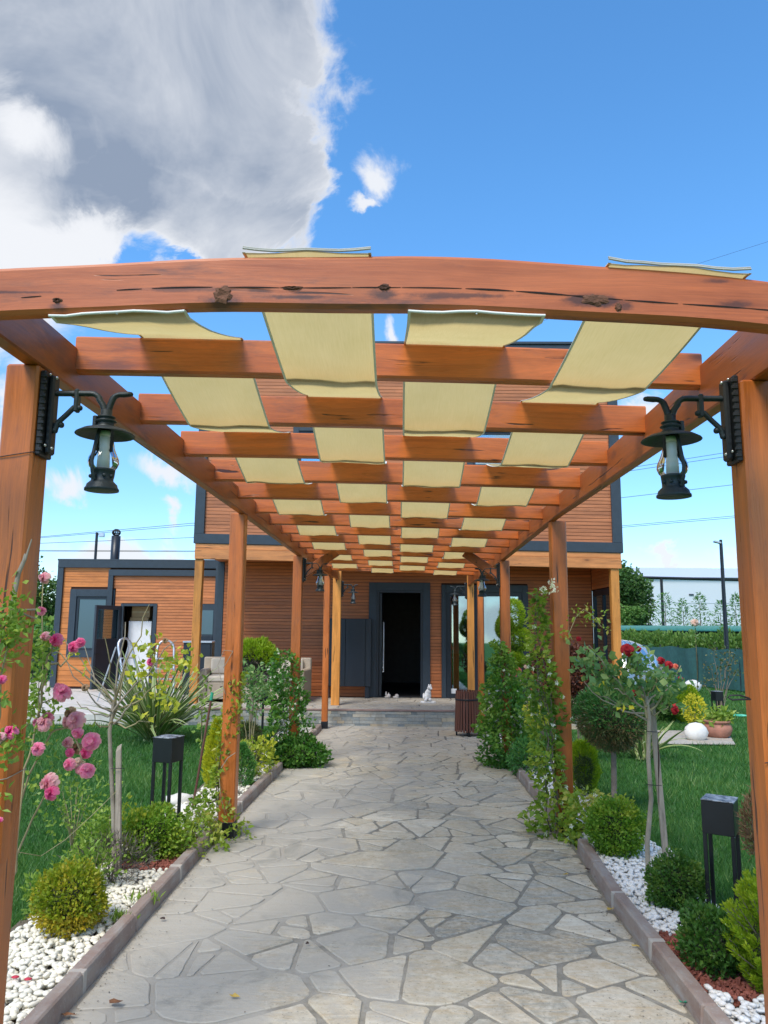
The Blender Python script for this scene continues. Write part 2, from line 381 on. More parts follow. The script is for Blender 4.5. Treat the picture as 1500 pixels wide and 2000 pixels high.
def cloth(name='shade_cloth', k1=(0.56, 0.475, 0.255), k2=(0.64, 0.55, 0.33)):
    m, bb, p, o = newmat(name)
    pos = bb.n('ShaderNodeNewGeometry').outputs['Position']
    n1 = bb.noise(bb.mapv(pos, (260, 12, 12)), 1, 2); n2 = bb.noise(pos, 5, 4)
    c = bb.mix(bb.m('ADD', bb.lin(n1, 0.3, 0.7, 0, 0.5), bb.lin(n2, 0.3, 0.7, 0, 0.5)), k1, k2)
    bb.lk(c, p.inputs['Base Color']); p.inputs['Roughness'].default_value = 0.9; p.inputs['Specular IOR Level'].default_value = 0.1
    tl = bb.n('ShaderNodeBsdfTranslucent'); bb.lk(bb.mix(1.0, c, (1.42, 1.32, 1.0), 'MULTIPLY'), tl.inputs[0])
    mx = bb.n('ShaderNodeMixShader'); mx.inputs[0].default_value = 0.50
    bb.lk(p.outputs[0], mx.inputs[1]); bb.lk(tl.outputs[0], mx.inputs[2]); bb.lk(mx.outputs[0], o.inputs[0]); return m
CLOTH = cloth(); HEM = plain('cloth_hem', (0.80, 0.80, 0.75), 0.9)
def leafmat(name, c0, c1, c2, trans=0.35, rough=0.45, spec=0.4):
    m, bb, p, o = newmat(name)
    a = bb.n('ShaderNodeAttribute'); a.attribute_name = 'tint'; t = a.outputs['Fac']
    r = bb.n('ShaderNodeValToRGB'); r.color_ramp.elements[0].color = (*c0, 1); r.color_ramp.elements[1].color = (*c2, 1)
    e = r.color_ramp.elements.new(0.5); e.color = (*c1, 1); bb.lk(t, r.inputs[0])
    bb.lk(r.outputs[0], p.inputs['Base Color']); p.inputs['Roughness'].default_value = rough; p.inputs['Specular IOR Level'].default_value = spec
    if trans > 0:
        tl = bb.n('ShaderNodeBsdfTranslucent'); bb.lk(bb.mix(1.0, r.outputs[0], (1.3, 1.4, 0.7), 'MULTIPLY'), tl.inputs[0])
        mx = bb.n('ShaderNodeMixShader'); mx.inputs[0].default_value = trans
        bb.lk(p.outputs[0], mx.inputs[1]); bb.lk(tl.outputs[0], mx.inputs[2]); bb.lk(mx.outputs[0], o.inputs[0])
    return m
L_BOXY = leafmat('leaf_box_yellow', (0.07, 0.14, 0.012), (0.24, 0.32, 0.02), (0.55, 0.40, 0.04))
L_BOX = leafmat('leaf_box', (0.06, 0.15, 0.018), (0.17, 0.33, 0.03), (0.42, 0.46, 0.05))
L_BOXD = leafmat('leaf_box_dark', (0.03, 0.09, 0.015), (0.07, 0.18, 0.03), (0.22, 0.30, 0.05))
L_LIME = leafmat('leaf_lime_conifer', (0.09, 0.17, 0.012), (0.26, 0.40, 0.02), (0.50, 0.55, 0.04))
L_GOLD = leafmat('leaf_gold_conifer', (0.16, 0.20, 0.01), (0.50, 0.52, 0.03), (0.70, 0.62, 0.05))
L_JAS = leafmat('leaf_jasmine', (0.03, 0.11, 0.018), (0.085, 0.23, 0.035), (0.28, 0.42, 0.07), rough=0.35)
L_VINE = leafmat('leaf_vine', (0.08, 0.18, 0.02), (0.30, 0.42, 0.05), (0.60, 0.40, 0.12), rough=0.4)
L_ROSE = leafmat('leaf_rose', (0.07, 0.18, 0.065), (0.17, 0.32, 0.12), (0.38, 0.46, 0.14))
L_ROSEP = leafmat('leaf_rose_pale', (0.12, 0.24, 0.04), (0.25, 0.38, 0.06), (0.42, 0.48, 0.10))
L_YEL = leafmat('leaf_yellowing', (0.14, 0.26, 0.04), (0.40, 0.45, 0.05), (0.72, 0.62, 0.05))
L_CON = leafmat('leaf_dark_conifer', (0.03, 0.07, 0.02), (0.10, 0.14, 0.045), (0.28, 0.17, 0.08), trans=0.15)
L_CONG = leafmat('leaf_conifer_green', (0.035, 0.13, 0.035), (0.09, 0.26, 0.06), (0.20, 0.40, 0.08), trans=0.2)
L_DEAD = leafmat('dead_twigs', (0.05, 0.045, 0.04), (0.13, 0.11, 0.095), (0.24, 0.20, 0.17), trans=0.0, rough=0.9)
L_BROWN = leafmat('leaf_brown', (0.12, 0.06, 0.03), (0.26, 0.15, 0.08), (0.40, 0.28, 0.15), trans=0.1)
L_RED = leafmat('leaf_burgundy', (0.05, 0.015, 0.012), (0.12, 0.04, 0.025), (0.24, 0.10, 0.05), trans=0.2)
L_TREE = leafmat('leaf_tree', (0.03, 0.075, 0.02), (0.065, 0.15, 0.035), (0.14, 0.24, 0.06), trans=0.25)
L_HEDGE = leafmat('leaf_hedge', (0.045, 0.12, 0.03), (0.11, 0.24, 0.05), (0.24, 0.36, 0.08), trans=0.25)
L_GRASS = leafmat('grass_blade', (0.022, 0.085, 0.022), (0.07, 0.20, 0.045), (0.24, 0.36, 0.10), trans=0.3)
L_PINK = leafmat('petal_pink', (0.60, 0.05, 0.22), (0.80, 0.15, 0.36), (0.88, 0.48, 0.58), trans=0.3, rough=0.6)
L_PINKF = leafmat('petal_pink_faded', (0.62, 0.13, 0.26), (0.78, 0.30, 0.42), (0.85, 0.58, 0.58), trans=0.3, rough=0.6)
L_MAG = leafmat('petal_magenta', (0.58, 0.02, 0.16), (0.80, 0.06, 0.28), (0.86, 0.30, 0.48), trans=0.3, rough=0.6)
L_CRIM = leafmat('petal_crimson', (0.20, 0.004, 0.01), (0.42, 0.008, 0.02), (0.55, 0.02, 0.03), trans=0.2, rough=0.6)
L_CORAL = leafmat('petal_coral', (0.7, 0.10, 0.06), (0.85, 0.18, 0.10), (0.85, 0.35, 0.25), trans=0.3, rough=0.6)
L_WHITEP = leafmat('petal_white', (0.7, 0.68, 0.5), (0.8, 0.79, 0.7), (0.85, 0.85, 0.82), trans=0.3, rough=0.6)
L_PALEP = leafmat('petal_blush', (0.62, 0.34, 0.30), (0.75, 0.50, 0.42), (0.8, 0.66, 0.56), trans=0.3, rough=0.6)
def phormium():
    m, bb, p, o = newmat('variegated_leaf')
    a = bb.n('ShaderNodeAttribute'); a.attribute_name = 'tint'; t = a.outputs['Fac']
    r = bb.n('ShaderNodeValToRGB'); cr = r.color_ramp; cr.elements[0].color = (0.16, 0.24, 0.06, 1); cr.elements[1].color = (0.62, 0.60, 0.32, 1)
    cr.elements[0].position = 0.40; cr.elements[1].position = 0.62
    bb.lk(t, r.inputs[0]); inf = bb.n('ShaderNodeObjectInfo').outputs['Random']
    c = bb.mix(bb.lin(inf, 0, 1, 0, 0.45), r.outputs[0], (0.16, 0.25, 0.07)); bb.lk(c, p.inputs['Base Color']); p.inputs['Roughness'].default_value = 0.4
    return m
L_PHOR = phormium()
def cement_film(bb, pos):
    # smeared cement and dust, thickest along the left and middle of the path
    big = bb.noise(pos, 0.9, 7, 0.66, 0.9); sx = bb.n('ShaderNodeSeparateXYZ'); bb.lk(pos, sx.inputs[0])
    f2 = bb.noise(pos, 6.0, 6, 0.7, 0.5)
    return bb.m('MULTIPLY', bb.ss(bb.m('ADD', bb.m('SUBTRACT', big, bb.m('MULTIPLY', sx.outputs[0], 0.17)), bb.m('MULTIPLY', bb.m('SUBTRACT', f2, .5), .3)), 0.42, 0.62), 0.86)
def stonemat(name, tones, smear=False, amt=1.0):
    m, bb, p, o = newmat(name)
    pos = bb.n('ShaderNodeNewGeometry').outputs['Position']; inf = bb.n('ShaderNodeObjectInfo').outputs['Random']
    cmb = bb.n('ShaderNodeCombineXYZ')
    for i, k in enumerate((31.0, 47.0, 13.0)): bb.lk(bb.m('MULTIPLY', inf, k), cmb.inputs[i])
    v = bb.n('ShaderNodeVectorMath', operation='ADD'); bb.lk(pos, v.inputs[0]); bb.lk(cmb.outputs[0], v.inputs[1]); v = v.outputs[0]
    r = bb.n('ShaderNodeValToRGB'); cr = r.color_ramp; cr.interpolation = 'LINEAR'
    cr.elements[0].color = (*tones[0], 1); cr.elements[1].color = (*tones[-1], 1)
    for i, t in enumerate(tones[1:-1]):
        e = cr.elements.new((i+1)/(len(tones)-1)); e.color = (*t, 1)
    bb.lk(bb.m('FRACT', bb.m('MULTIPLY', inf, 7.31)), r.inputs[0]); c = r.outputs[0]
    n1 = bb.noise(v, 3.2, 6, 0.65, 0.8); n2 = bb.noise(v, 26, 6, 0.7); n3 = bb.noise(bb.mapv(v, (3, 14, 3)), 1, 5, 0.6, 1.5)
    c = bb.mix(bb.lin(n1, 0.35, 0.65, 0, 0.6*amt), c, tuple(x*0.72 for x in tones[0]))
    c = bb.mix(bb.lin(n3, 0.42, 0.70, 0, 0.75*amt), c, (0.47, 0.35, 0.20))
    c = bb.mix(bb.lin(n2, 0.42, 0.70, 0, 0.55*amt), c, (0.72, 0.68, 0.58))
    c = bb.mix(bb.m('MULTIPLY', bb.ss(bb.noise(v, 60, 3, 0.7), 0.58, 0.70), 0.65), c, (0.12, 0.115, 0.10))
    big = bb.noise(pos, 0.9, 6, 0.62, 0.7)
    sx = bb.n('ShaderNodeSeparateXYZ'); bb.lk(pos, sx.inputs[0])
    if smear:
        c = bb.mix(cement_film(bb, pos), c, (0.42, 0.40, 0.35))
    st = bb.m('MULTIPLY', bb.ss(bb.noise(pos, 1.7, 7, 0.7, 1.2), 0.52, 0.70), 0.45)
    c = bb.mix(st, c, (0.15, 0.155, 0.14))
    bb.lk(c, p.inputs['Base Color']); p.inputs['Roughness'].default_value = 0.72; p.inputs['Specular IOR Level'].default_value = 0.35
    h = bb.m('ADD', bb.m('MULTIPLY', n3, 0.8), bb.m('MULTIPLY', n2, 0.5))
    bb.lk(bb.bump(h, 0.8, 0.008), p.inputs['Normal']); return m
STONE = stonemat('flagstone', [(0.50, 0.455, 0.35), (0.62, 0.545, 0.40), (0.36, 0.36, 0.31), (0.68, 0.62, 0.49), (0.53, 0.49, 0.40), (0.72, 0.67, 0.55), (0.20, 0.22, 0.21), (0.60, 0.54, 0.42)], smear=True)
LEDGE = stonemat('ledger_stone', [(0.15, 0.19, 0.215), (0.28, 0.32, 0.335), (0.42, 0.42, 0.39), (0.11, 0.15, 0.18), (0.33, 0.35, 0.34), (0.52, 0.43, 0.30), (0.22, 0.26, 0.285)], amt=.35)
TERR = stonemat('terrace_stone', [(0.34, 0.34, 0.32), (0.44, 0.43, 0.39), (0.38, 0.38, 0.35)])
def mortarmat():
    m, bb, p, o = newmat('mortar'); pos = bb.n('ShaderNodeNewGeometry').outputs['Position']
    c = bb.mix(bb.lin(bb.noise(pos, 14, 6, .7), .35, .65), (0.18, 0.17, 0.14), (0.30, 0.28, 0.235)); c = bb.mix(cement_film(bb, pos), c, (0.385, 0.365, 0.32))
    bb.lk(c, p.inputs['Base Color']); p.inputs['Roughness'].default_value = .9; bb.lk(bb.bump(bb.noise(pos, 50, 5), .8, .004), p.inputs['Normal']); return m
MORTAR = mortarmat()
def kerbmat():
    m, bb, p, o = newmat('kerb_concrete')
    pos = bb.n('ShaderNodeNewGeometry').outputs['Position']; inf = bb.n('ShaderNodeObjectInfo').outputs['Random']
    n1 = bb.noise(pos, 5, 6, 0.65); n2 = bb.noise(pos, 70, 4, 0.6); n3 = bb.noise(bb.mapv(pos, (8, 3, 18)), 1, 5, 0.7)
    c = bb.mix(bb.lin(n1, 0.35, 0.65), (0.225, 0.145, 0.115), (0.32, 0.26, 0.215))
    c = bb.mix(bb.m('MULTIPLY', inf, 0.35), c, (0.34, 0.28, 0.25))
    c = bb.mix(bb.lin(n3, 0.48, 0.7, 0, 0.7), c, (0.36, 0.35, 0.33)); c = bb.mix(bb.lin(n2, 0.6, 0.75, 0, 0.5), c, (0.5, 0.48, 0.46))
    bb.lk(c, p.inputs['Base Color']); p.inputs['Roughness'].default_value = 0.8
    bb.lk(bb.bump(bb.m('ADD', n2, n1), 0.4, 0.004), p.inputs['Normal']); return m
KERB = kerbmat(); KJOINT = plain('kerb_mortar', (0.45, 0.41, 0.36), 0.9, bump=0.6, bscale=60)
def groundmat(name, c0, c1, c2, s=1.0):
    m, bb, p, o = newmat(name); pos = bb.n('ShaderNodeNewGeometry').outputs['Position']
    n1 = bb.noise(pos, 1.3*s, 6, 0.6); n2 = bb.noise(pos, 30*s, 5, 0.7)
    c = bb.mix(bb.lin(n1, 0.35, 0.65), c0, c1); c = bb.mix(bb.lin(n2, 0.4, 0.7, 0, 0.7), c, c2)
    bb.lk(c, p.inputs['Base Color']); p.inputs['Roughness'].default_value = 0.95; p.inputs['Specular IOR Level'].default_value = 0.1
    bb.lk(bb.bump(n2, 0.8, 0.02), p.inputs['Normal']); return m
LAWN = groundmat('lawn_ground', (0.025, 0.10, 0.02), (0.05, 0.15, 0.03), (0.08, 0.20, 0.04))
SOIL = groundmat('bed_soil', (0.16, 0.13, 0.10), (0.24, 0.20, 0.16), (0.34, 0.30, 0.25), 4)
PEB = plain('white_pebble', (0.76, 0.73, 0.62), 0.55, bump=0.3, bscale=80, var=0.16)
PEBR = plain('white_pebble_cool', (0.80, 0.79, 0.76), 0.5, bump=0.3, bscale=80, var=0.12)
ROCK = plain('garden_rock', (0.60, 0.58, 0.53), 0.7, bump=0.8, bscale=25, var=0.25)
MULCH = plain('red_brick_chip', (0.26, 0.085, 0.06), 0.85, bump=0.5, var=0.45)
NET = plain('green_netting', (0.035, 0.13, 0.13), 0.8, bump=0.5, bscale=40, var=0.18)

# ------------------------------------------------------------------ the ground
ys = [-60, -10, 0, 2, 5.5, 7.5, 9.5, 11.5, 13.5, 16, 24, 60, 200, 900]; xs = [-700, -60, -14, -6, -2, 2, 6, 14, 60, 700]
m = MB(); m.add([(x, y, gz(y)-0.012) for y in ys for x in xs], [(j*len(xs)+i, j*len(xs)+i+1, (j+1)*len(xs)+i+1, (j+1)*len(xs)+i) for j in range(len(ys)-1) for i in range(len(xs)-1)])
tag(m.build('lawn', LAWN), kind='structure')
def interp(y, tab):
    if y <= tab[0][0]: return tab[0][1]
    for (a, va), (c, vc) in zip(tab, tab[1:]):
        if y <= c: return va+(vc-va)*(y-a)/(c-a)
    return tab[-1][1]
KL = [(2, -1.320), (6.4, -1.315), (9.5, -1.26), (12.9, -1.20)]
KR = [(2, 1.205), (3.3, 1.212), (4.7, 1.225), (5.7, 1.29), (9, 1.335), (13, 1.33)]
Y_STEP = 13.42
def strip(name, fa, fb, y0, y1, dz, mat, n=24):
    m = MB(); V = []
    for i in range(n+1):
        y = y0+(y1-y0)*i/n; V += [(fa(y), y, gz(y)+dz), (fb(y), y, gz(y)+dz)]
    m.add(V, [(2*i, 2*i+1, 2*i+3, 2*i+2) for i in range(n)]); return m.build(name, mat)
path = strip('path', lambda y: interp(y, KL)-.02, lambda y: interp(y, KR)+.02, 1.2, Y_STEP, 0.0, MORTAR, 40); tag(path, kind='structure')
BEDO_L = lambda y: interp(y, KL)-0.62-0.07*math.sin(y*1.7); BEDO_R = lambda y: interp(y, KR)+0.62+0.06*math.sin(y*1.9+1)
tag(strip('soil_left', BEDO_L, lambda y: interp(y, KL)-.06, 1.2, 12.9, -0.006, SOIL, 40), kind='structure')
tag(strip('soil_right', lambda y: interp(y, KR)+.06, BEDO_R, 1.2, 12.9, -0.006, SOIL, 40), kind='structure')

# flagstones: power cells of scattered seeds
def clip(poly, n, d):
    out = []
    for i in range(len(poly)):
        p, q = poly[i], poly[(i+1) % len(poly)]; a = p[0]*n[0]+p[1]*n[1]-d; c = q[0]*n[0]+q[1]*n[1]-d
        if a <= 0: out.append(p)
        if (a < 0 < c) or (c < 0 < a):
            t = a/(a-c); out.append((p[0]+(q[0]-p[0])*t, p[1]+(q[1]-p[1])*t))
    return out
def cells(x0, x1, y0, y1, n, rmin=0.12, rmax=0.30, seed=3, asp=1.25):
    R = random.Random(seed); S = []
    tries = 0
    while len(S) < n and tries < 60000:
        tries += 1; r = rmin+(rmax-rmin)*R.random()**1.6*(1-tries/90000)
        x, y = R.uniform(x0, x1), R.uniform(y0, y1)
        if all(((x-a)/asp)**2+(y-c)**2 > ((r+q)*0.80)**2 for a, c, q in S): S.append((x, y, r))
    P = []
    for i, (x, y, r) in enumerate(S):
        poly = [(x0, y0), (x1, y0), (x1, y1), (x0, y1)]
        for j, (a, c, q) in enumerate(S):
            if i == j or abs(a-x) > 1.3 or abs(c-y) > 1.3: continue
            # anisotropic metric stretches the stones sideways
            nx, ny = (a-x)/asp**2, (c-y)
            d = (a*a/asp**2+c*c-q*q*0.9-x*x/asp**2-y*y+r*r*0.9)/2
            poly = clip(poly, (nx, ny), d)
            if len(poly) < 3: break
        if len(poly) >= 3: P.append(poly)
    return P
def inset_round(poly, gap, R, step=0.07, jit=0.0028):
    # shrink towards inside by gap, chip the corners, roughen the edges
    n = len(poly); area = sum(poly[i][0]*poly[(i+1) % n][1]-poly[(i+1) % n][0]*poly[i][1] for i in range(n))/2
    if area < 0: poly = poly[::-1]
    q = list(poly)
    for i in range(n):
        p0, p1 = poly[i], poly[(i+1) % n]; dx, dy = p1[0]-p0[0], p1[1]-p0[1]; L = math.hypot(dx, dy)
        if L < 1e-6: continue
        nx, ny = dy/L, -dx/L; gp = gap*R.uniform(0.35, 1.9)
        q = clip(q, (nx, ny), p0[0]*nx+p0[1]*ny-gp)
        if len(q) < 3: return None
    out = []
    n = len(q)
    for i in range(n):
        p0, p1, p2 = q[i-1], q[i], q[(i+1) % n]
        l0 = math.hypot(p1[0]-p0[0], p1[1]-p0[1]); l2 = math.hypot(p2[0]-p1[0], p2[1]-p1[1])
        c = min(0.022*R.uniform(0.3, 1.8), l0*0.3, l2*0.3)
        a = (p1[0]+(p0[0]-p1[0])*c/max(l0, 1e-6), p1[1]+(p0[1]-p1[1])*c/max(l0, 1e-6))
        e = (p1[0]+(p2[0]-p1[0])*c/max(l2, 1e-6), p1[1]+(p2[1]-p1[1])*c/max(l2, 1e-6))
        out.append(a); out.append(e)
        k = int((l2-2*c)/step)
        c2 = min(0.022, l2*0.3)
        nxt = (p2[0]+(p1[0]-p2[0])*c2/max(l2, 1e-6), p2[1]+(p1[1]-p2[1])*c2/max(l2, 1e-6))
        for t in range(1, k+1):
            f = t/(k+1); out.append((e[0]+(nxt[0]-e[0])*f+R.uniform(-jit, jit), e[1]+(nxt[1]-e[1])*f+R.uniform(-jit, jit)))
    return out
def stone_mesh(poly, z0, z1, R, bev=0.006):
    n = len(poly); cx = sum(p[0] for p in poly)/n; cy = sum(p[1] for p in poly)/n
    tx, ty = R.uniform(-.008, .008), R.uniform(-.008, .008)
    V = []
    for s_, z in ((1.0, z0), (1.0, z1-bev*0.7), (0.0, z1)):
        for x, y in poly:
            if s_ == 0.0:
                L = math.hypot(x-cx, y-cy); k = max(0, 1-bev/max(L, 1e-6)); x, y = cx+(x-cx)*k, cy+(y-cy)*k
            V.append((x, y, z+(x-cx)*tx+(y-cy)*ty if z > z0 else z))
    V.append((cx, cy, z1)); F = []
    for i in range(n):
        j = (i+1) % n
        F += [(i, j, n+j, n+i), (n+i, n+j, 2*n+j, 2*n+i), (2*n+i, 2*n+j, 3*n)]
    return V, F, (cx, cy)
RS = random.Random(11); k = 0
def split_paving(x0, x1, y0, y1, seed, n0=150):
    R = random.Random(seed); todo = cells(x0, x1, y0, y1, n0, .12, .30, seed=seed, asp=1.3); out = []
    def area(p): return abs(sum(p[i][0]*p[(i+1) % len(p)][1]-p[(i+1) % len(p)][0]*p[i][1] for i in range(len(p))))/2
    todo = [(p, math.exp(R.gauss(math.log(.082), .60))) for p in todo]
    while todo:
        p, lim = todo.pop(); A = area(p)
        if A < max(lim, .018): out.append(p); continue
        best = max(((p[i], p[j]) for i in range(len(p)) for j in range(i)), key=lambda e: math.hypot(e[0][0]-e[1][0], e[0][1]-e[1][1]))
        a = math.atan2(best[1][1]-best[0][1], best[1][0]-best[0][0])+R.gauss(0, .30); n = (math.cos(a), math.sin(a))
        cx = sum(q[0] for q in p)/len(p); cy = sum(q[1] for q in p)/len(p); sp_ = math.sqrt(A)*.22
        d = (cx+R.uniform(-sp_, sp_))*n[0]+(cy+R.uniform(-sp_, sp_))*n[1]
        A_, B_ = clip(p, n, d), clip(p, (-n[0], -n[1]), -d)
        for q in (A_, B_):
            if len(q) >= 3 and area(q) > .004: todo.append((q, math.exp(R.gauss(math.log(.082), .60))))
    return out
STONES = []
for poly in split_paving(-1.36, 1.36, 2.2, Y_STEP-.01, 5):
    q = []
    poly2 = poly
    ym = sum(p[1] for p in poly)/len(poly)
    poly2 = clip(poly2, (1, 0), interp(ym, KR)-.003); poly2 = clip(poly2, (-1, 0), -interp(ym, KL)-.003)
    if len(poly2) < 3: continue
    q = inset_round(poly2, 0.010, RS)
    if not q or len(q) < 4: continue
    V, F, c = stone_mesh(q, -0.004, 0.0065+RS.uniform(-.002, .002), RS, 0.005)
    STONES.append((abs(sum(q[i][0]*q[(i+1) % len(q)][1]-q[(i+1) % len(q)][0]*q[i][1] for i in range(len(q))))/max(c[1], 1)**3, V, F, c))
STONES.sort(key=lambda a: -a[0]); rest = MB()
for k, (_, V, F, c) in enumerate(STONES):
    if k >= 300:
        rest.add([(x, y, z+gz(y)) for x, y, z in V], F); continue
    V = [(x-c[0], y-c[1], z+gz(y)-gz(c[1])) for x, y, z in V]
    me = bpy.data.meshes.new('flagstone'); me.from_pydata(V, [], F); me.materials.append(STONE)
    o = link('flagstone', me, path, (c[0], c[1], gz(c[1])))
if rest.v: tag(rest.build('small_flagstones', STONE, path), kind='stuff')
# kerbs
def kerb(side, tab, name, label, joints):
    t = thing(name, label, 'kerb', (interp(joints[0], tab), joints[0], 0))
    for a, c in zip(joints, joints[1:]):
        if a is None or c is None: continue
        for (lo, hi) in ((a, c),):
            if any(lo < g0 and hi > g1 for g0, g1 in ()): continue
            x0, x1 = interp(lo, tab), interp(hi, tab); w_ = 0.078*side
            dz = RS.uniform(-.004, .004); h = 0.088+dz
            def P(x, y, z): return (x, y, z)
            lo2, hi2 = lo+.006, hi-.006
            p = [(x0, lo2, gz(lo)-.05), (x0+w_, lo2, gz(lo)-.05), (x1, hi2, gz(hi)-.05), (x1+w_, hi2, gz(hi)-.05),
                 (x0+.012*side, lo2, gz(lo)+h), (x0+w_, lo2, gz(lo)+h), (x1+.012*side, hi2, gz(hi)+h), (x1+w_, hi2, gz(hi)+h)]
            if side < 0: p = [p[i] for i in (1, 0, 3, 2, 5, 4, 7, 6)]
            MB().hexa(p, 0.008).build('kerb_stone', KERB, t)
            if hi < joints[-1]:
                xa, xb = sorted((x1+.004*side, x1+w_-.002*side))
                if RS.random() < 0.75: MB().cbox(xa, xb, hi-.018, hi+.018, gz(hi)-.04, gz(hi)+0.0895, .002).build('mortar_joint', KJOINT, t)
    return t
def jts(a, c, ph=0.66):
    n = max(1, round((c-a)/ph)); return [a+(c-a)*i/n for i in range(n+1)]
kerb(-1, KL, 'kerb', 'mauve concrete kerb left of the path, nearest stretch beside the white pebbles', [1.5, 2.2, 2.86, 3.515, 4.17, 4.99, 5.86])
kerb(-1, KL, 'kerb', 'mauve kerb on the left of the path behind the second timber post', jts(6.12, 9.0))
kerb(-1, KL, 'kerb', 'short mauve kerb on the left running up to the black shoed post near the step', jts(9.9, 12.85))
kerb(1, KR, 'kerb', 'mauve concrete kerb right of the path, nearest stretch beside the red chippings', [1.4, 2.05, 2.68, 3.306, 3.943, 4.61, 5.2, 5.75])
kerb(1, KR, 'kerb', 'mauve kerb on the right of the path between the two vine covered posts', jts(6.6, 9.2))
kerb(1, KR, 'kerb', 'mauve kerb on the right hidden behind the jasmine column near the bin', jts(9.75, 12.1))

# ------------------------------------------------------------------ terrace, step, pavement
YW, YU, YA = 15.8, 14.08, 18.4     # ground-floor wall, upper storey front, annex front
TZ = 0.18
ter = bx('terrace', CONC, None, -4.25, 4.3, Y_STEP+.03, YW+4.5, -0.4, TZ-.03, 0.002); tag(ter, kind='structure')
RT = random.Random(5); n_ = 0
for i, poly in enumerate(cells(-4.25, 4.3, Y_STEP+.02, YW-.02, 150, 0.13, 0.30, seed=8)):
    q = inset_round(poly, 0.008, RT, step=0.2)
    if not q or len(q) < 4: continue
    V, F, c = stone_mesh(q, -.02, 0.0, RT, 0.004); V = [(x-c[0], y-c[1], z) for x, y, z in V]
    me = bpy.data.meshes.new('paving_stone'); me.from_pydata(V, [], F); me.materials.append(TERR); link('paving_stone', me, ter, (c[0], c[1], TZ))
bx('step_edge', plain('step_edging', (0.27, 0.185, 0.165), 0.8, var=0.2), ter, -4.27, 4.32, Y_STEP-.025, Y_STEP+.03, TZ-.025, TZ+.004, .004)
zt = TZ-.028; row = 0; z = gz(Y_STEP)-.01
hh = [0.055, 0.048, 0.06, 0.05, 0.045]
while z < zt-.01:
    h = min(hh[row % 5], zt-z); x = -4.25
    while x < 4.3:
        L = RT.uniform(0.11, 0.32); x2 = min(x+L, 4.3); d = RT.uniform(0, .014)
        MBo = piece('stone', LEDGE, ter, x+.0015, x2-.0015, Y_STEP-.012-d, Y_STEP+.03, z+.001, z+h-.001)
        x = x2
    z += h; row += 1
# pale pavement left of the terrace
pv = bx('pavement', CONC, None, -16, -4.26, 13.3, YA+3, -0.3, 0.075, 0.01); tag(pv, kind='structure')
pr = strip('stone_path', lambda y: 3.75+0.1*math.sin(y*2), lambda y: 4.75+(y-11)*.35, 11.5, 13.2, 0.012, TERR, 8); tag(pr, kind='structure')

# ------------------------------------------------------------------ pergola
perg = thing('pergola', 'long orange brown timber pergola with arched front beam spanning the flagstone path', 'pergola', (0, 2.05, 0))
def rz_bot(side, y):   # underside of the rafters
    return 2.512 if side < 0 else 2.512-0.0055*max(0, y-2.9)
def bm_bot(side, y):
    return 2.44 if side < 0 else interp(y, [(2, 2.385), (6, 2.44), (10, 2.39), (14.2, 2.34)])
POSTS = [(-1.350, -1.235, 2.50, -1), (1.160, 1.280, 2.50, 1), (-1.316, -1.198, 5.94, -1), (1.265, 1.390, 6.22, 1),
         (-1.285, -1.170, 9.45, -1), (1.285, 1.400, 9.45, 1), (-1.225, -1.125, 12.95, -1), (1.300, 1.390, 12.25, 1)]
for x0, x1, y, s in POSTS:
    zb = gz(y); yb = y+.12; zt_ = bm_bot(s, y)+.003
    sh = 0.0 if y < 3 else 0.11
    MB().hexa([(x0, y, zb+sh), (x1, y, zb+sh), (x0, yb, zb+sh), (x1, yb, zb+sh), (x0, y, zt_), (x1, y, zt_), (x0, yb, zt_), (x1, yb, zt_)], 0.008).build('post', W_POST, perg)
    if sh: MB().cbox(x0-.004, x1+.004, y-.004, yb+.004, zb-.03, zb+sh+.012, .004).build('post_shoe', BLACK, perg)
for s in (-1, 1):
    ye = 14.15
    if s < 0: xs_ = [(2.10, -1.295, -1.235), (6, -1.252, -1.192), (10, -1.245, -1.185), (ye, -1.12, -1.06)]
    else: xs_ = [(2.10, 1.192, 1.252), (6, 1.250, 1.310), (10, 1.295, 1.355), (ye, 1.31, 1.37)]
    m = MB(); pts = []
    for y, a, c in xs_:
        z0 = bm_bot(s, y); z1 = rz_bot(s, y)+.095
        pts.append([(a+.006, y, z0), (c-.006, y, z0), (c, y, z0+.006), (c, y, z1-.006), (c-.006, y, z1), (a+.006, y, z1), (a, y, z1-.006), (a, y, z0+.006)])
    V = [p for r_ in pts for p in r_]; F = []
    for i in range(len(pts)-1):
        for k in range(8): F.append((i*8+k, i*8+(k+1) % 8, (i+1)*8+(k+1) % 8, (i+1)*8+k))
    F += [tuple(reversed(range(8))), tuple(range(len(V)-8, len(V)))]
    m.add(V, F).build('side_beam', W_BEAM, perg)
NR = 15
RAFT = []
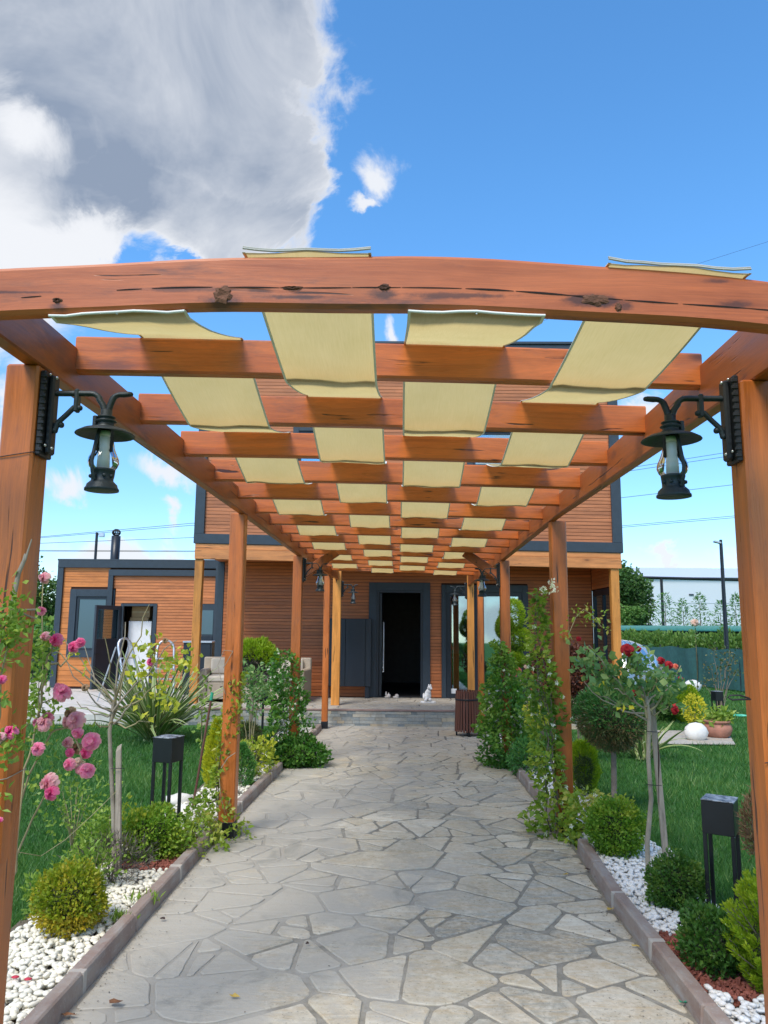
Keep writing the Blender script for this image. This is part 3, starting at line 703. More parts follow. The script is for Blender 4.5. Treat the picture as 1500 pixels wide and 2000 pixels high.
for i in range(NR):
    yl = 2.775+.7145*i; yr = yl+.165
    xl, xr = -1.235+.002*i, 1.215+.008*i
    if i > 9: xl = -1.215+.018*(i-9)
    zl, zr = rz_bot(-1, yl), rz_bot(1, yr); t = .056; h = .142
    RAFT.append((yl, yr, xl, xr, zl, zr, t, h))
    # rafters bow a little in the middle
    m = MB(); V = []; n = 10
    jz = random.uniform(-.004, .004)
    for k in range(n+1):
        f = k/n; x = xl+(xr-xl)*f; y = yl+(yr-yl)*f; bw = .006*math.sin(math.pi*f)
        z0 = zl+(zr-zl)*f+bw+jz; c_ = .009
        V += [(x, y+c_, z0), (x, y+t-c_, z0), (x, y+t, z0+c_), (x, y+t, z0+h-c_), (x, y+t-c_, z0+h), (x, y+c_, z0+h), (x, y, z0+h-c_), (x, y, z0+c_)]
    F = []
    for k in range(n):
        for q in range(8): F.append((k*8+q, (k+1)*8+q, (k+1)*8+(q+1) % 8, k*8+(q+1) % 8))
    F += [tuple(range(8)), tuple(reversed(range(n*8, n*8+8)))]
    m.add(V, F).build('rafter', W_RAFT, perg)
# arched front beam
def arch_z(x):
    u = x/1.0; return 2.447-0.028*u*u*(1.0+0.25*abs(u))-0.018*u
m = MB(); V = []; n = 48; ya, t, h = 2.045, .052, .158
for k in range(n+1):
    x = -1.62+3.24*k/n; z0 = arch_z(x)+.002*math.sin(x*9); hh_ = h+.004*math.sin(x*3+1); y0 = ya+.004*x; c_ = .012
    hh_ -= 0.010*abs(x)
    V += [(x, y0+c_, z0), (x, y0+t-c_, z0), (x, y0+t, z0+c_), (x, y0+t, z0+hh_-c_), (x, y0+t-c_, z0+hh_), (x, y0+c_, z0+hh_), (x, y0+c_*.3, z0+hh_-c_*.3), (x, y0, z0+hh_-c_), (x, y0, z0+c_)]
F = []
for k in range(n):
    for q in range(9): F.append((k*9+q, (k+1)*9+q, (k+1)*9+(q+1) % 9, k*9+(q+1) % 9))
F += [tuple(range(9)), tuple(reversed(range(n*9, n*9+9)))]
m.add(V, F)
arch = m.build('arch_beam', W_ARCH, perg)
# long split and bark-edged knots along the arch
WSPLIT = plain('wood_split', (0.02, 0.010, 0.008), 0.9)
KNOT = plain('rough_knot', (0.11, 0.045, 0.022), 0.8, bump=1.0, bscale=120, var=0.5)
m = MB(); x = -1.55
zs = lambda x: arch_z(x)+.062+.004*math.sin(x*7)-.010*abs(x+.1)
while x < 1.5:
    L = random.uniform(.05, .2); gap_ = random.uniform(-.01, .02) if -.5 < x < 1.1 else random.uniform(0, .25); n = 6; V = []; th = random.uniform(.0007, .0026)
    for k in range(n+1):
        xx = x+L*k/n; zc = zs(xx); a = th*math.sin(math.pi*k/n)+.0002; yy = ya+.004*xx-.0015
        V += [(xx, yy, zc-a), (xx, yy, zc+a), (xx, yy+.004, zc+a), (xx, yy+.004, zc-a)]
    F = [(4*k, 4*k+4, 4*k+5, 4*k+1) for k in range(n)]+[(4*k+1, 4*k+5, 4*k+6, 4*k+2) for k in range(n)]+[(4*k+3, 4*k+7, 4*k+4, 4*k) for k in range(n)]
    m.add(V, F); x += L+gap_
tag(m.build('split', WSPLIT, arch), kind='stuff')
for x, dz, rx, rz_ in ((-0.50, .035, .028, .026), (-.04, .060, .018, .010), (-0.30, .056, .030, .005), (.555, .045, .035, .017), (.62, .028, .010, .012), (-0.97, .035, .013, .008)):
    V = []; m = MB(); n = 22
    for k in range(n):
        a = 2*math.pi*k/n; r = 1+random.uniform(-.22, .22); V.append((x+rx*r*math.cos(a), ya+.004*x-.0012, arch_z(x)+dz+rz_*r*math.sin(a)))
    for k in range(n):
        a = 2*math.pi*k/n; r = .6+random.uniform(-.2, .2); V.append((x+rx*r*math.cos(a), ya+.004*x-.005, arch_z(x)+dz+rz_*r*math.sin(a)))
    V.append((x, ya-.002, arch_z(x)+dz)); F = []
    for k in range(n): j = (k+1) % n; F += [(k, j, n+j, n+k), (n+k, n+j, 2*n)]
    m.add(V, F).build('knot', KNOT, arch)
# knee braces at the third posts, each a plank rising inward to the rafters
for s in (-1, 1):
    y = 9.5; xp = -1.19 if s < 0 else 1.29; zt_ = 2.52; x_in = xp-s*0.44
    a0 = (xp+s*.02, y, 2.13); m = MB()
    th, wd = .05, .11
    p = []
    for (x, z) in ((xp, 2.16), (x_in, 2.505)):
        pass
    d = Vector((x_in-xp, 0, 2.505-2.16)).normalized(); nrm = Vector((-d.z, 0, d.x))*(wd/2)
    A = Vector((xp, y, 2.20)); B_ = Vector((x_in, y, 2.50))
    q = [A-nrm, A+nrm, A-nrm+Vector((0, th, 0)), A+nrm+Vector((0, th, 0)), B_-nrm, B_+nrm, B_-nrm+Vector((0, th, 0)), B_+nrm+Vector((0, th, 0))]
    MB().hexa(q, .005).build('knee_brace', W_BEAM, perg)
# bits of tie wire round the front posts
for x0, x1, y, z, nm in ((-1.350, -1.235, 2.50, 2.12, 0), (1.160, 1.280, 2.50, 1.155, 1), (-1.350, -1.235, 2.5, 1.06, 2)):
    dz = .02
    MB().tube([(x0-.004, y-.004, z-.01), ((x0+x1)/2, y-.006, z), (x1+.004, y-.004, z+dz*.5), (x1+.005, y+.125, z+dz)], .0018, 5).build('tie_wire', WIRE if nm != 2 else BARKL, perg)

# ------------------------------------------------------------------ shade cloths, woven over and under the rafters
def ribbon(xc0, xc1, wd0, start_under, label, yshift=0.0):
    # profile points (y, z) along the strip; rows of (y,z)
    prof = []
    y0a = ya-.002; y1a = ya+.054
    if start_under: prof += [(y0a+.004, -.006, 'u'), (ya+.06, -.012, 'u'), (y1a-.01, -.014, 'u')]
    rows = []
    def zr(i, f): yl, yr, xl, xr, zl, zr_, t, h = RAFT[i]; return yl+(yr-yl)*f, zl+(zr_-zl)*f, t, h
    fm = (((xc0+xc1)/2)+1.2)/2.4
    pts = []
    xm = xc0
    za = arch_z(xm)
    if start_under: pts += [(ya+.006, za-.004), (ya+.03, za-.006), (ya+.056, za-.007)]
    else:
        zt2 = za+h_arch(xm)+.006; pts += [(ya-.006, zt2-.001), (ya+.02, zt2+.003), (ya+.04, zt2+.003), (ya+.058, zt2+.001)]
    under = not start_under
    for i in range(NR):
        y, z, t, h = zr(i, fm)
        if under: pts += [(y-.006, z-.006), (y+t*.5, z-.009), (y+t+.006, z-.006)]
        else: pts += [(y-.002, z+h+.007), (y+t*.5, z+h+.009), (y+t+.004, z+h+.006)]
        under = not under
        if i == NR-1 and label: pass
    # subdivide with a little sag between supports
    P = []
    for (a, c) in zip(pts, pts[1:]):
        L = c[0]-a[0]; n = 6 if L > .3 else 1; sg = .014*L if L > .3 else 0
        for k in range(n): f = k/n; P.append((a[0]+L*f, a[1]+(c[1]-a[1])*f-sg*4*f*(1-f)))
    P.append(pts[-1])
    nx = 9; V = []; V2 = []
    for j, (y, z) in enumerate(P):
        fy = (y-ya)/10.0; xc = xc0+(xc1-xc0)*fy; wdt = wd0+.008*math.sin(y*2.1+xc0*5)
        for k in range(nx):
            u = k/(nx-1)-.5; x = xc+u*wdt
            yy = y+(x-xc)*.068 if j > 3 else y+(x-xc)*.004
            cup = .0035*math.cos(u*math.pi*2+y*3)+.003*math.sin(x*40+y*9)*0.5
            dz = (arch_z(x)-arch_z(xc)) if y < ya+.07 else (x-xc)*-.002
            V.append((x, yy, z+dz+(cup if abs(u) < .49 else 0)))
    t = thing('shade_cloth', label, 'shade cloth', (xc0, ya, 2.45), group='woven shade cloths under the pergola roof')
    F = [(j*nx+k, j*nx+k+1, (j+1)*nx+k+1, (j+1)*nx+k) for j in range(len(P)-1) for k in range(nx-1)]
    m = MB(); m.add(V, F, True); m.build('fabric', CLOTH, t)
    for e in (0, nx-1):
        sgn = 1 if e == 0 else -1
        W2 = []
        for j in range(len(P)):
            x, yy, z = V[j*nx+e]; W2 += [(x+.007*sgn, yy, z-.0012), (x-.0015*sgn, yy, z-.0012), (x-.0015*sgn, yy, z+.0012), (x+.007*sgn, yy, z+.0012)]
        FF = []
        for j in range(len(P)-1):
            for k in range(4): FF.append((j*4+k, j*4+(k+1) % 4, (j+1)*4+(k+1) % 4, (j+1)*4+k))
        MB().add(W2, FF).build('hem', HEM, t)
    # front hem: rolled edge, with tacks when it is nailed under the arch
    m = MB()
    rowp = [Vector(V[k]) for k in range(nx)]
    if start_under:
        m.tube([p+Vector((0, -.004, -.004)) for p in rowp], .004, 6); m.build('hem', HEM, t)
        for f in (.14, .5, .86):
            p = rowp[0].lerp(rowp[-1], f); MB().ell((p.x, p.y-.002, arch_z(p.x)-.010), (.004, .004, .003), 8, 4).build('tack', NAIL, t)
    else:
        for dz, r in ((.002, .003), (.008, .0026)):
            m.tube([p+Vector((0, -.003+dz*.5, dz+(.007*abs(k/(nx-1)-.5)**2*6))) for k, p in enumerate(rowp)], r, 6)
        m.build('hem', plain('rolled_edge', (0.46, 0.45, 0.40), 0.9), t)
    return t
def h_arch(x): return .158+.004*math.sin(x*3+1)-.010*abs(x)
ribbon(-0.800, -0.815, .385, True, 'leftmost of four khaki shade cloths, tacked beneath the front arch')
ribbon(-0.262, -0.235, .365, False, 'second khaki shade cloth from the left, folded over the top of the arch')
ribbon(0.222, 0.250, .392, True, 'third khaki shade cloth from the left, nailed under the arch near its middle')
ribbon(0.795, 0.815, .392, False, 'rightmost khaki shade cloth, rolled over the right end of the arch')

# ------------------------------------------------------------------ lanterns
def arc(cx, cz, r, a0, a1, n=8): return [(cx+r*math.cos(rad(a0+(a1-a0)*k/n)), 0, cz+r*math.sin(rad(a0+(a1-a0)*k/n))) for k in range(n+1)]
def lantern(x, y, ztop, s, label, plate=0.30):
    """s=+1: hangs towards +X from a post whose inner face is at x"""
    t = thing('wall_lantern', label, 'lantern', (x, y, ztop), group='cast iron lanterns on the pergola posts')
    S = Matrix.Scale(s, 4, (1, 0, 0))
    def B(m, name, mat, par=None):
        if name not in ('back_plate', 'mounting_rail', 'bolt', 'strut'): m.v = [(v[0], v[1], -.072-float(np.interp(-.072-v[2], [-1, 0, .085, .186, .216, .356, .438, 1], [-1, 0, .062, .124, .148, .272, .346, .9]))) for v in m.v]
        m.v = [(v[0]*s, v[1], v[2]) for v in m.v]
        if s < 0: m.f = [tuple(reversed(f)) for f in m.f]
        par = par or t
        return m.build(name, mat, par, local=True)
    m = MB().cbox(0, .020, -.045, .045, -plate, 0, .004); bp = B(m, 'back_plate', PLANE_GREY)
    m = MB().cbox(.0205, .042, -.022, .022, -plate+.01, -.01, .006)
    for k in range(12): m.cbox(.004, .026, -.0485, -.040, -.02-k*(plate-.04)/11-.006, -.02-k*(plate-.04)/11+.006, .002)
    B(m, 'mounting_rail', PLANE_GREY)
    m = MB()
    for z in (-.018, -plate+.03): m.ell((.044, -.012, z), (.006, .006, .006), 8, 4); m.ell((.030, -.032, z+.006), (.005, .005, .005), 8, 4)
    B(m, 'bolt', NAIL)
    za = -.072; xl = .222
    m = MB().tube([(.035, 0, za), (.10, 0, za), (.165, 0, za)]+[(.165+.030*math.sin(rad(a)), 0, za-.03+.03*math.cos(rad(a))) for a in (20, 45, 70, 90)]+[(xl-.014, 0, za-.055), (xl-.006, 0, za-.085)], .0118, 10)
    m.tube([(xl+.078, 0, za-.002), (xl+.055, 0, za-.004)]+[(xl+.045-.028*math.sin(rad(a)), 0, za-.034+.03*math.cos(rad(a))) for a in (10, 35, 60, 85)]+[(xl+.010, 0, za-.06), (xl+.006, 0, za-.085)], [.011, .0125, .0115, .0115, .0115, .0115, .0115, .0115], 10)
    m.ell((xl+.08, 0, za-.002), (.010, .010, .010), 8, 6)
    B(m, 'arm', IRON)
    m = MB().tube([(.122, -.004, za-.052), (.108, -.004, za-.050), (.085, -.004, za-.075), (.055, -.004, za-.105), (.048, -.004, za-.13)], [.009, .0095, .0095, .0095, .010], 8)
    m.tube([(.04, 0, za-.112), (.062, 0, za-.112)], .008, 8); m.ell((.066, 0, za-.112), (.011, .011, .011), 8, 6); m.ell((.128, -.004, za-.052), (.011, .011, .010), 8, 6)
    m.ell((.047, -.004, za-.133), (.011, .011, .011), 8, 6)
    m.cbox(.108, .124, -.014, .014, za-.066, za+.016, .004)
    B(m, 'strut', IRON)
    c = (xl, 0, 0)
    m = MB().lathe([(0, za-.08), (.019, za-.08), (.019, za-.115), (.030, za-.118), (.032, za-.123), (.026, za-.128), (.024, za-.138), (.034, za-.141), (.036, za-.147), (.028, za-.153), (.027, za-.170), (.034, za-.174), (.033, za-.18), (.040, za-.186)], c, 18)
    m.cbox(xl-.045, xl-.029, -.010, .010, za-.186, za-.112, .004); B(m, 'cap', IRON)
    m = MB().lathe([(.020, za-.178), (.045, za-.184), (.078, za-.197), (.098, za-.212), (.100, za-.216), (.096, za-.216), (.075, za-.203), (.04, za-.192), (.02, za-.19)], c, 28); B(m, 'shade_disc', IRON)
    m = MB().lathe([(.028, za-.195), (.028, za-.23), (.032, za-.26), (.040, za-.285), (.050, za-.310), (.052, za-.328), (.046, za-.345), (.037, za-.356)], c, 24); B(m, 'glass_chimney', GLASSL)
    m = MB().lathe([(0, za-.200), (.022, za-.200), (.022, za-.218), (.014, za-.222)], c, 12); m.lathe([(.016, za-.222), (.018, za-.23), (.022, za-.35), (0, za-.351)], c, 12); B(m, 'bulb', WHITE)
    m = MB().lathe([(.036, za-.352), (.040, za-.354), (.040, za-.360), (.037, za-.362), (.037, za-.398), (.041, za-.402), (.050, za-.412), (.053, za-.424), (.057, za-.428), (.057, za-.436), (.046, za-.438), (0, za-.438)], c, 24)
    for a in (200, 250, 300, 340): m.ell((xl+.038*math.cos(rad(a)), .038*math.sin(rad(a)), za-.381), (.008, .008, .008), 8, 4)
    B(m, 'font', IRON)
    m = MB()
    for a in (255, 75):
        dx, dy = math.cos(rad(a)), math.sin(rad(a))
        m.tube([(xl+.030*dx, .030*dy, za-.19), (xl+.046*dx, .046*dy, za-.25), (xl+.062*dx, .062*dy, za-.33), (xl+.056*dx, .056*dy, za-.37), (xl+.044*dx, .044*dy, za-.40)], .0065, 8)
    B(m, 'side_rod', IRON)
    return t
lantern(-1.235, 2.56, 2.425, 1, 'cast iron lantern on the front left post, hanging against the sky')
lantern(1.160, 2.56, 2.415, -1, 'cast iron lantern on the front right post, hanging against the sky')
lantern(-1.170, 9.51, 2.42, 1, 'small looking black lantern under the left knee brace of the pergola')
lantern(1.285, 9.51, 2.37, -1, 'small looking black lantern under the right knee brace of the pergola')

# ------------------------------------------------------------------ house
hx0, hx1 = ax(381, YU, 1000), ax(1214, YU, 1000)
house = thing('house', 'two storey timber clad house with anthracite frames behind the pergola', 'house', (0, YU, TZ))
def shearz(x, z):       # the eaves line dips a little to the right
    return z-0.016*(x)*max(0, min(1, (6.95-z)/3.9))
UZ0, UZ1 = 3.035, 6.98
upper = MB().box(hx0+.05, hx1-.05, YU+.06, YU+7.5, UZ0+.09, UZ1-.1).build('upper_wall', BACK, house)
def fasc(name, mat, x0, x1, z0, z1, y0, y1, par=house):
    p = [(x, y, shearz(x, z)) for z in (z0, z1) for y in (y0, y1) for x in (x0, x1)]
    return MB().hexa(p, .004).build(name, mat, par)
FR = .185
wins = [(ax(562, YU), ax(712, YU), 4.48, 5.37), (ax(915, YU), ax(1068, YU), 4.48, 5.37)]
def planks(par, mat, x0, x1, z0, z1, yf, pitch, holes=(), shear=False, thick=.016, gap=.0078, name='plank'):
    z = z0
    while z < z1-.005:
        zt_ = min(z+pitch, z1); zc = (z+zt_)/2; spans = [(x0, x1)]
        for (a, c, h0, h1) in holes:
            if h0 < zc < h1:
                ns = []
                for (p, q) in spans:
                    if c <= p or a >= q: ns.append((p, q)); continue
                    if a > p: ns.append((p, a))
                    if c < q: ns.append((c, q))
                spans = ns
        for p, q in spans:
            if q-p < .03: continue
            cuts = [p]
            while q-cuts[-1] > 4.2: cuts.append(cuts[-1]+random.uniform(2.0, 3.6))
            cuts.append(q)
            for a, c in zip(cuts, cuts[1:]):
                sh = shearz((a+c)/2, zc)-zc if shear else 0
                d = random.uniform(-.0015, .0015)
                o = piece(name, mat, par, a+.001, c-.001, yf+d, yf+thick+d, z+gap/2+sh, zt_-gap/2+sh)
                if shear: o.rotation_euler = (0, math.atan(0.016*max(0, min(1, (6.95-zc)/3.9))), 0)
        z = zt_
planks(upper, W_SIDE, hx0+FR-.02, hx1-FR+.02, UZ0+.17, UZ1-.18, YU+.034, .0655, wins, True)
# anthracite frame round the upper storey
fasc('frame_board', STEEL, hx0, hx1, UZ0, UZ0+.185, YU-.02, YU+.11)
fasc('frame_board', STEEL, hx0, hx1, UZ1-.19, UZ1, YU-.02, YU+.11)
fasc('frame_board', STEEL, hx0+.001, hx0+FR, UZ0+.186, UZ1-.191, YU-.018, YU+.10)
fasc('frame_board', STEEL, hx1-FR, hx1-.001, UZ0+.186, UZ1-.191, YU-.018, YU+.10)
bx('side_cladding', W_SIDE, house, hx0+.01, hx0+.049, YU+.12, YU+7.5, UZ0+.1, UZ1-.05); bx('side_cladding', W_SIDE, house, hx1-.049, hx1-.01, YU+.12, YU+7.5, UZ0+.02, UZ1-.05)
bx('roof', STEEL, house, hx0-.03, hx1+.03, YU-.05, YU+7.6, UZ1+.002, UZ1+.05)
for (a, c, z0, z1) in wins:
    f = MB()
    f.cbox(a, a+.11, YU+.005, YU+.08, z0, z1, .003); f.cbox(c-.11, c, YU+.005, YU+.08, z0, z1, .003)
    f.cbox(a+.1101, c-.1101, YU+.005, YU+.08, z1-.11, z1, .003); f.cbox(a+.1101, c-.1101, YU+.005, YU+.08, z0, z0+.10, .003)
    wf = f.build('window', STEEL, house)
    i_ = MB(); ia, ic, iz0, iz1 = a+.111, c-.111, z0+.101, z1-.111
    i_.box(ia, ia+.05, YU+.03, YU+.075, iz0, iz1); i_.box(ic-.05, ic, YU+.03, YU+.075, iz0, iz1); i_.box(ia+.05, ic-.05, YU+.03, YU+.075, iz1-.05, iz1); i_.box(ia+.05, ic-.05, YU+.03, YU+.075, iz0, iz0+.05)
    i_.build('sash', STEELD, wf); MB().box(ia+.05, ic-.05, YU+.05, YU+.056, iz0+.05, iz1-.05).build('pane', GLASS, wf)
    m = MB(); n = 30
    for k in range(n): xx = ia+.05+(ic-ia-.1)*(k+.5)/n; m.box(xx-.016, xx+.010, YU+.0575, YU+.0595, iz0+.05, iz1-.05)
    m.build('curtain', plain('pale_curtain', (0.42, 0.5, 0.5), 0.9), wf)
# timber beam under the overhang, soffit, porch posts
fasc('fascia_board', W_FASC, hx0+.03, hx1-.04, UZ0-.10, UZ0-.003, YU+.0, YU+.12)
fasc('fascia_board', W_FASC, hx0+.03, hx1-.04, UZ0-.29, UZ0-.104, YU-.012, YU+.13)
sof = bx('soffit', BACK, house, hx0+.1, hx1-.1, YU+.14, YW+.3, UZ0-.12, UZ0-.09)
for k in range(16): piece('soffit_board', W_SIDL, sof, hx0+.12, hx1-.12, YU+.15+k*.112, YU+.15+k*.112+.105, UZ0-.14, UZ0-.1205)
def hpost(x0, x1, y, zt_):
    return MB().cbox(x0, x1, y, y+(x1-x0)*.95, TZ, zt_, .006).build('porch_post', W_LITE, house)
pl = at(380, 1367, 14.12)
hpost(-3.745, -3.60, 14.10, UZ0-.235)
hpost(-1.165, -1.015, 14.05, UZ0-.28)
hpost(1.300, 1.420, 14.02, UZ0-.30)
hpost(ax(1196, 14.1, 1200), ax(1212, 14.1, 1200), 14.10, UZ0-.34)
# ground floor wall with its openings
wx0, wx1 = ax(434, YW, 1200), 4.02
LZ1 = UZ0-.12
dx0, dx1, dz1 = ax(735, YW, 1250), ax(826, YW, 1250), az_(780, 1153, YW)
fx0, fx1, fz1 = ax(880, YW, 1200)-.10, ax(1012, YW, 1200)+.08, az_(950, 1160, YW)+.03
lower = MB()
wb = [(wx0, dx0, TZ, LZ1), (dx0, dx1, dz1, LZ1), (dx1, fx0, TZ, LZ1), (fx0, fx1, fz1, LZ1), (fx1, wx1, TZ, LZ1)]
for a, c, z0, z1 in wb: lower.box(a, c, YW, YW+.2, z0, z1)
lower = lower.build('ground_floor_wall', BACK, house)
dfr = (ax(720, YW, 1250), ax(840, YW, 1250), az_(780, 1138, YW)); ffr = (ax(862, YW, 1200), ax(1031, YW, 1200), az_(950, 1143, YW))
planks(lower, W_SIDL, wx0+.02, wx1-.02, TZ+.01, LZ1-.01, YW-.022, .0675, [(dfr[0], dfr[1], 0, dfr[2]), (ffr[0], ffr[1], 0, ffr[2])])
bx('corner_board', STEEL, house, wx0-.12, wx0+.018, YW-.04, YW+.1, TZ-.1, LZ1+.02)
bx('side_wall', W_SIDL, house, wx0-.02, wx0-.005, YW+.11, YW+4.4, TZ-.1, LZ1)
# side wall on the right with glazed door, reaching forward beneath the overhang
sx = 4.03
rw = MB().box(sx, sx+.1, YU+.15, YW+.2, 2.36, LZ1).box(sx, sx+.1, YU+.15, YW+.2, TZ-.1, .25).build('porch_side_wall', BACK, house)
z = 2.37
while z < LZ1-.06: piece('plank', W_SIDL, rw, sx-.022, sx-.002, YU+.25, YW-.03, z+.003, z+.064); z += .067
gd = MB()
for (a, c) in ((YU+.18, YU+.27), (YU+.92, YU+.99), (YW-.12, YW-.03)): gd.box(sx-.01, sx+.06, a, c, .25, 2.355)
gd.box(sx-.01, sx+.06, YU+.27, YW-.12, 2.24, 2.355); gd = gd.build('side_door', STEELD, house)
MB().box(sx+.02, sx+.026, YU+.27, YW-.12, .25, 2.24).build('pane', GLASS, gd)
# entrance door surround
ds = MB(); a, c, zt_ = dfr
ds.cbox(a, dx0, YW-.07, YW+.02, TZ, zt_, .003); ds.cbox(dx1, c, YW-.07, YW+.02, TZ, zt_, .003); ds.cbox(dx0+.0005, dx1-.0005, YW-.07, YW+.02, dz1, zt_, .003)
ent = ds.build('entrance_door', STEEL, house)
m = MB(); m.box(dx0, dx0+.05, YW-.05, YW+.19, TZ, dz1); m.box(dx1-.05, dx1, YW-.05, YW+.19, TZ, dz1); m.box(dx0+.05, dx1-.05, YW-.05, YW+.19, dz1-.05, dz1); m.build('door_frame', STEELD, ent)
# door leaf folded inwards on the left, with a narrow glass light
dl = MB().box(dx0+.055, dx0+.11, YW+.02, YW+.92, TZ+.01, dz1-.06).build('door_leaf', STEELD, ent)
MB().box(dx0+.111, dx0+.114, YW+.10, YW+.22, TZ+.25, TZ+1.45).build('glass_light', GLASSF, dl)
m = MB().tube([(dx0+.13, YW+.06, TZ+.5), (dx0+.15, YW+.06, TZ+.5), (dx0+.15, YW+.06, TZ+1.5), (dx0+.13, YW+.06, TZ+1.5)], .012, 8); m.build('door_handle', ALU, dl)
# dark hallway behind
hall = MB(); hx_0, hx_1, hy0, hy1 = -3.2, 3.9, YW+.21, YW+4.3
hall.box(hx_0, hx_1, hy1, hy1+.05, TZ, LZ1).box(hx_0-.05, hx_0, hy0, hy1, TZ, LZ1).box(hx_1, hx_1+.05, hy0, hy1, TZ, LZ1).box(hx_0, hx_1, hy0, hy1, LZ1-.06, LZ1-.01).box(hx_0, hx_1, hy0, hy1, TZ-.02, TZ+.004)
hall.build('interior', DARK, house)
# french window
fs = MB(); a, c, zt_ = ffr
fs.cbox(a, fx0, YW-.07, YW+.02, TZ, zt_, .003).cbox(fx1, c, YW-.07, YW+.02, TZ, zt_, .003).cbox(fx0+.0005, fx1-.0005, YW-.07, YW+.02, fz1, zt_, .003)
fw = fs.build('french_window', STEEL, house)
mid0, mid1 = ax(918, YW, 1200), ax(945, YW, 1200)
m = MB()
for (p, q) in ((fx0+.001, ax(880, YW, 1200)), (mid0, mid1), (ax(1013, YW, 1200), fx1-.001)): m.box(p, q, YW-.03, YW+.06, TZ, fz1-.001)
for (p, q) in ((ax(880, YW, 1200), mid0), (mid1, ax(1013, YW, 1200))): m.box(p, q, YW-.03, YW+.06, fz1-.08, fz1-.001); m.box(p, q, YW-.03, YW+.06, TZ, TZ+.09)
m.build('sash', STEELD, fw)
for (p, q) in ((ax(880, YW, 1200), mid0), (mid1, ax(1013, YW, 1200))): MB().box(p, q, YW+.01, YW+.018, TZ+.09, fz1-.08).build('pane', GLASS, fw)
BLIND = plain('roller_blind', (0.62, 0.68, 0.66), 0.9)
MB().box(fx0+.1, mid0+.02, YW+.07, YW+.074, az_(900, 1277, YW), fz1-.05).build('roller_blind', BLIND, fw)
MB().box(mid1-.02, fx1-.08, YW+.07, YW+.074, az_(980, 1250, YW), fz1-.05).build('roller_blind', BLIND, fw)
bx('door_sticker', WHITE, fw, ax(881, YW, 1350), ax(892, YW, 1350), YW+.0, YW+.008, az_(885, 1357, YW), az_(885, 1345, YW), .0005)
# anthracite shutters leaning left of the entrance
cab = thing('metal_cabinet', 'tall anthracite double door cabinet on the wall left of the open entrance', 'cabinet', (ax(690, 15.55, 1300), 15.5, TZ))
ca0, ca1, cz0, cz1 = ax(633, 15.5, 1270), ax(725, 15.5, 1270), az_(690, 1341, 15.5), az_(690, 1208, 15.5)
bx('carcass', STEELD, cab, ca0, ca1, 15.52, YW-.07, cz0, cz1)
md = ax(674.5, 15.5, 1270)
for p, q in ((ca0+.004, md-.003), (md+.003, ca1-.12)): bx('door', STEELD, cab, p, q, 15.495, 15.518, cz0+.005, cz1-.005, .004)
bx('side_panel', STEELD, cab, ca1-.114, ca1-.004, 15.50, 15.518, cz0+.005, cz1-.005, .004)
bx('leg', STEELD, cab, ca1-.12, ca1-.04, 15.53, 15.60, TZ, cz0-.001)
bx('leg', STEELD, cab, ca0+.04, ca0+.12, 15.53, 15.60, TZ, cz0-.001)
# the last two lanterns, on the porch posts
lantern(-1.015, 14.12, 2.42, 1, 'far left lantern on the pale porch post, left of the open doorway')
lantern(1.300, 14.09, 2.40, -1, 'far right lantern on the pale porch post, in front of the french window')

# ------------------------------------------------------------------ annex
ann = thing('annex', 'single storey orange timber annex with flat anthracite roof left of the house', 'annex', (-6.2, YA, .1))
an0, an1 = ax(106, YA, 1230), ax(433, YA, 1200)
azt, azb = az_(270, 1096, YA), .10
ox0, ox1, ozt = ax(242, YA, 1200), ax(300, YA, 1200), az_(270, 1184, YA)
px0 = ax(213, YA, 1150)
wn = (ax(133, YA, 1230), ax(221, YA, 1230), az_(170, 1284, YA), az_(170, 1151, YA))
d2 = (ax(388, YA, 1240), ax(419, YA, 1240), azb, az_(400, 1180, YA))
m = MB().box(an0+.1, wn[0]+.1, YA+.03, YA+.2, azb, azt-.05).box(wn[0]+.1, wn[1]-.1, YA+.03, YA+.2, azb, wn[2]+.1).box(wn[0]+.1, wn[1]-.1, YA+.03, YA+.2, wn[3]-.1, azt-.05)
m.box(wn[1]-.1, ox0, YA+.03, YA+.2, azb, azt-.05).box(ox0, ox1, YA+.03, YA+.2, ozt, azt-.05).box(ox1, an1, YA+.03, YA+.2, azb, azt-.05)
aw = m.build('annex_wall', BACK, ann)
planks(aw, W_ANN, an0+.14, px0, azb+.03, azt-.16, YA+.008, .124, [(wn[0], wn[1], wn[2], wn[3])])
planks(aw, W_ANF, px0+.12, an1-.16, azb+.03, azt-.36, YA-.028, .0705, [(ox0-.05, ox1+.06, 0, ozt+.05), (d2[0]-.02, d2[1]+.02, 0, d2[3]+.02), (px0, wn[1]+.02, wn[2], wn[3])])
bx('roof_fascia', STEEL, ann, an0, an1, YA-.06, YA+.06, azt-.17, azt)
bx('roof', STEEL, ann, an0-.02, an1, YA-.05, YA+3.5, azt+.001, azt+.04)
bx('corner_board', STEEL, ann, an0, an0+.14, YA-.05, YA+.06, azb, azt-.171)
bx('side_wall', W_ANN, ann, an0+.02, an0+.04, YA+.061, YA+3.4, azb, azt-.05)
bx('frame_board', STEEL, ann, px0, an1-.02, YA-.10, YA+.0, azt-.36, azt-.215)
bx('frame_board', STEEL, ann, px0, px0+.12, YA-.10, YA+.0, ozt+.0, azt-.361)
bx('corner_board', STEEL, ann, an1-.16, an1+.03, YA-.11, YA+.05, azb, azt+.02)
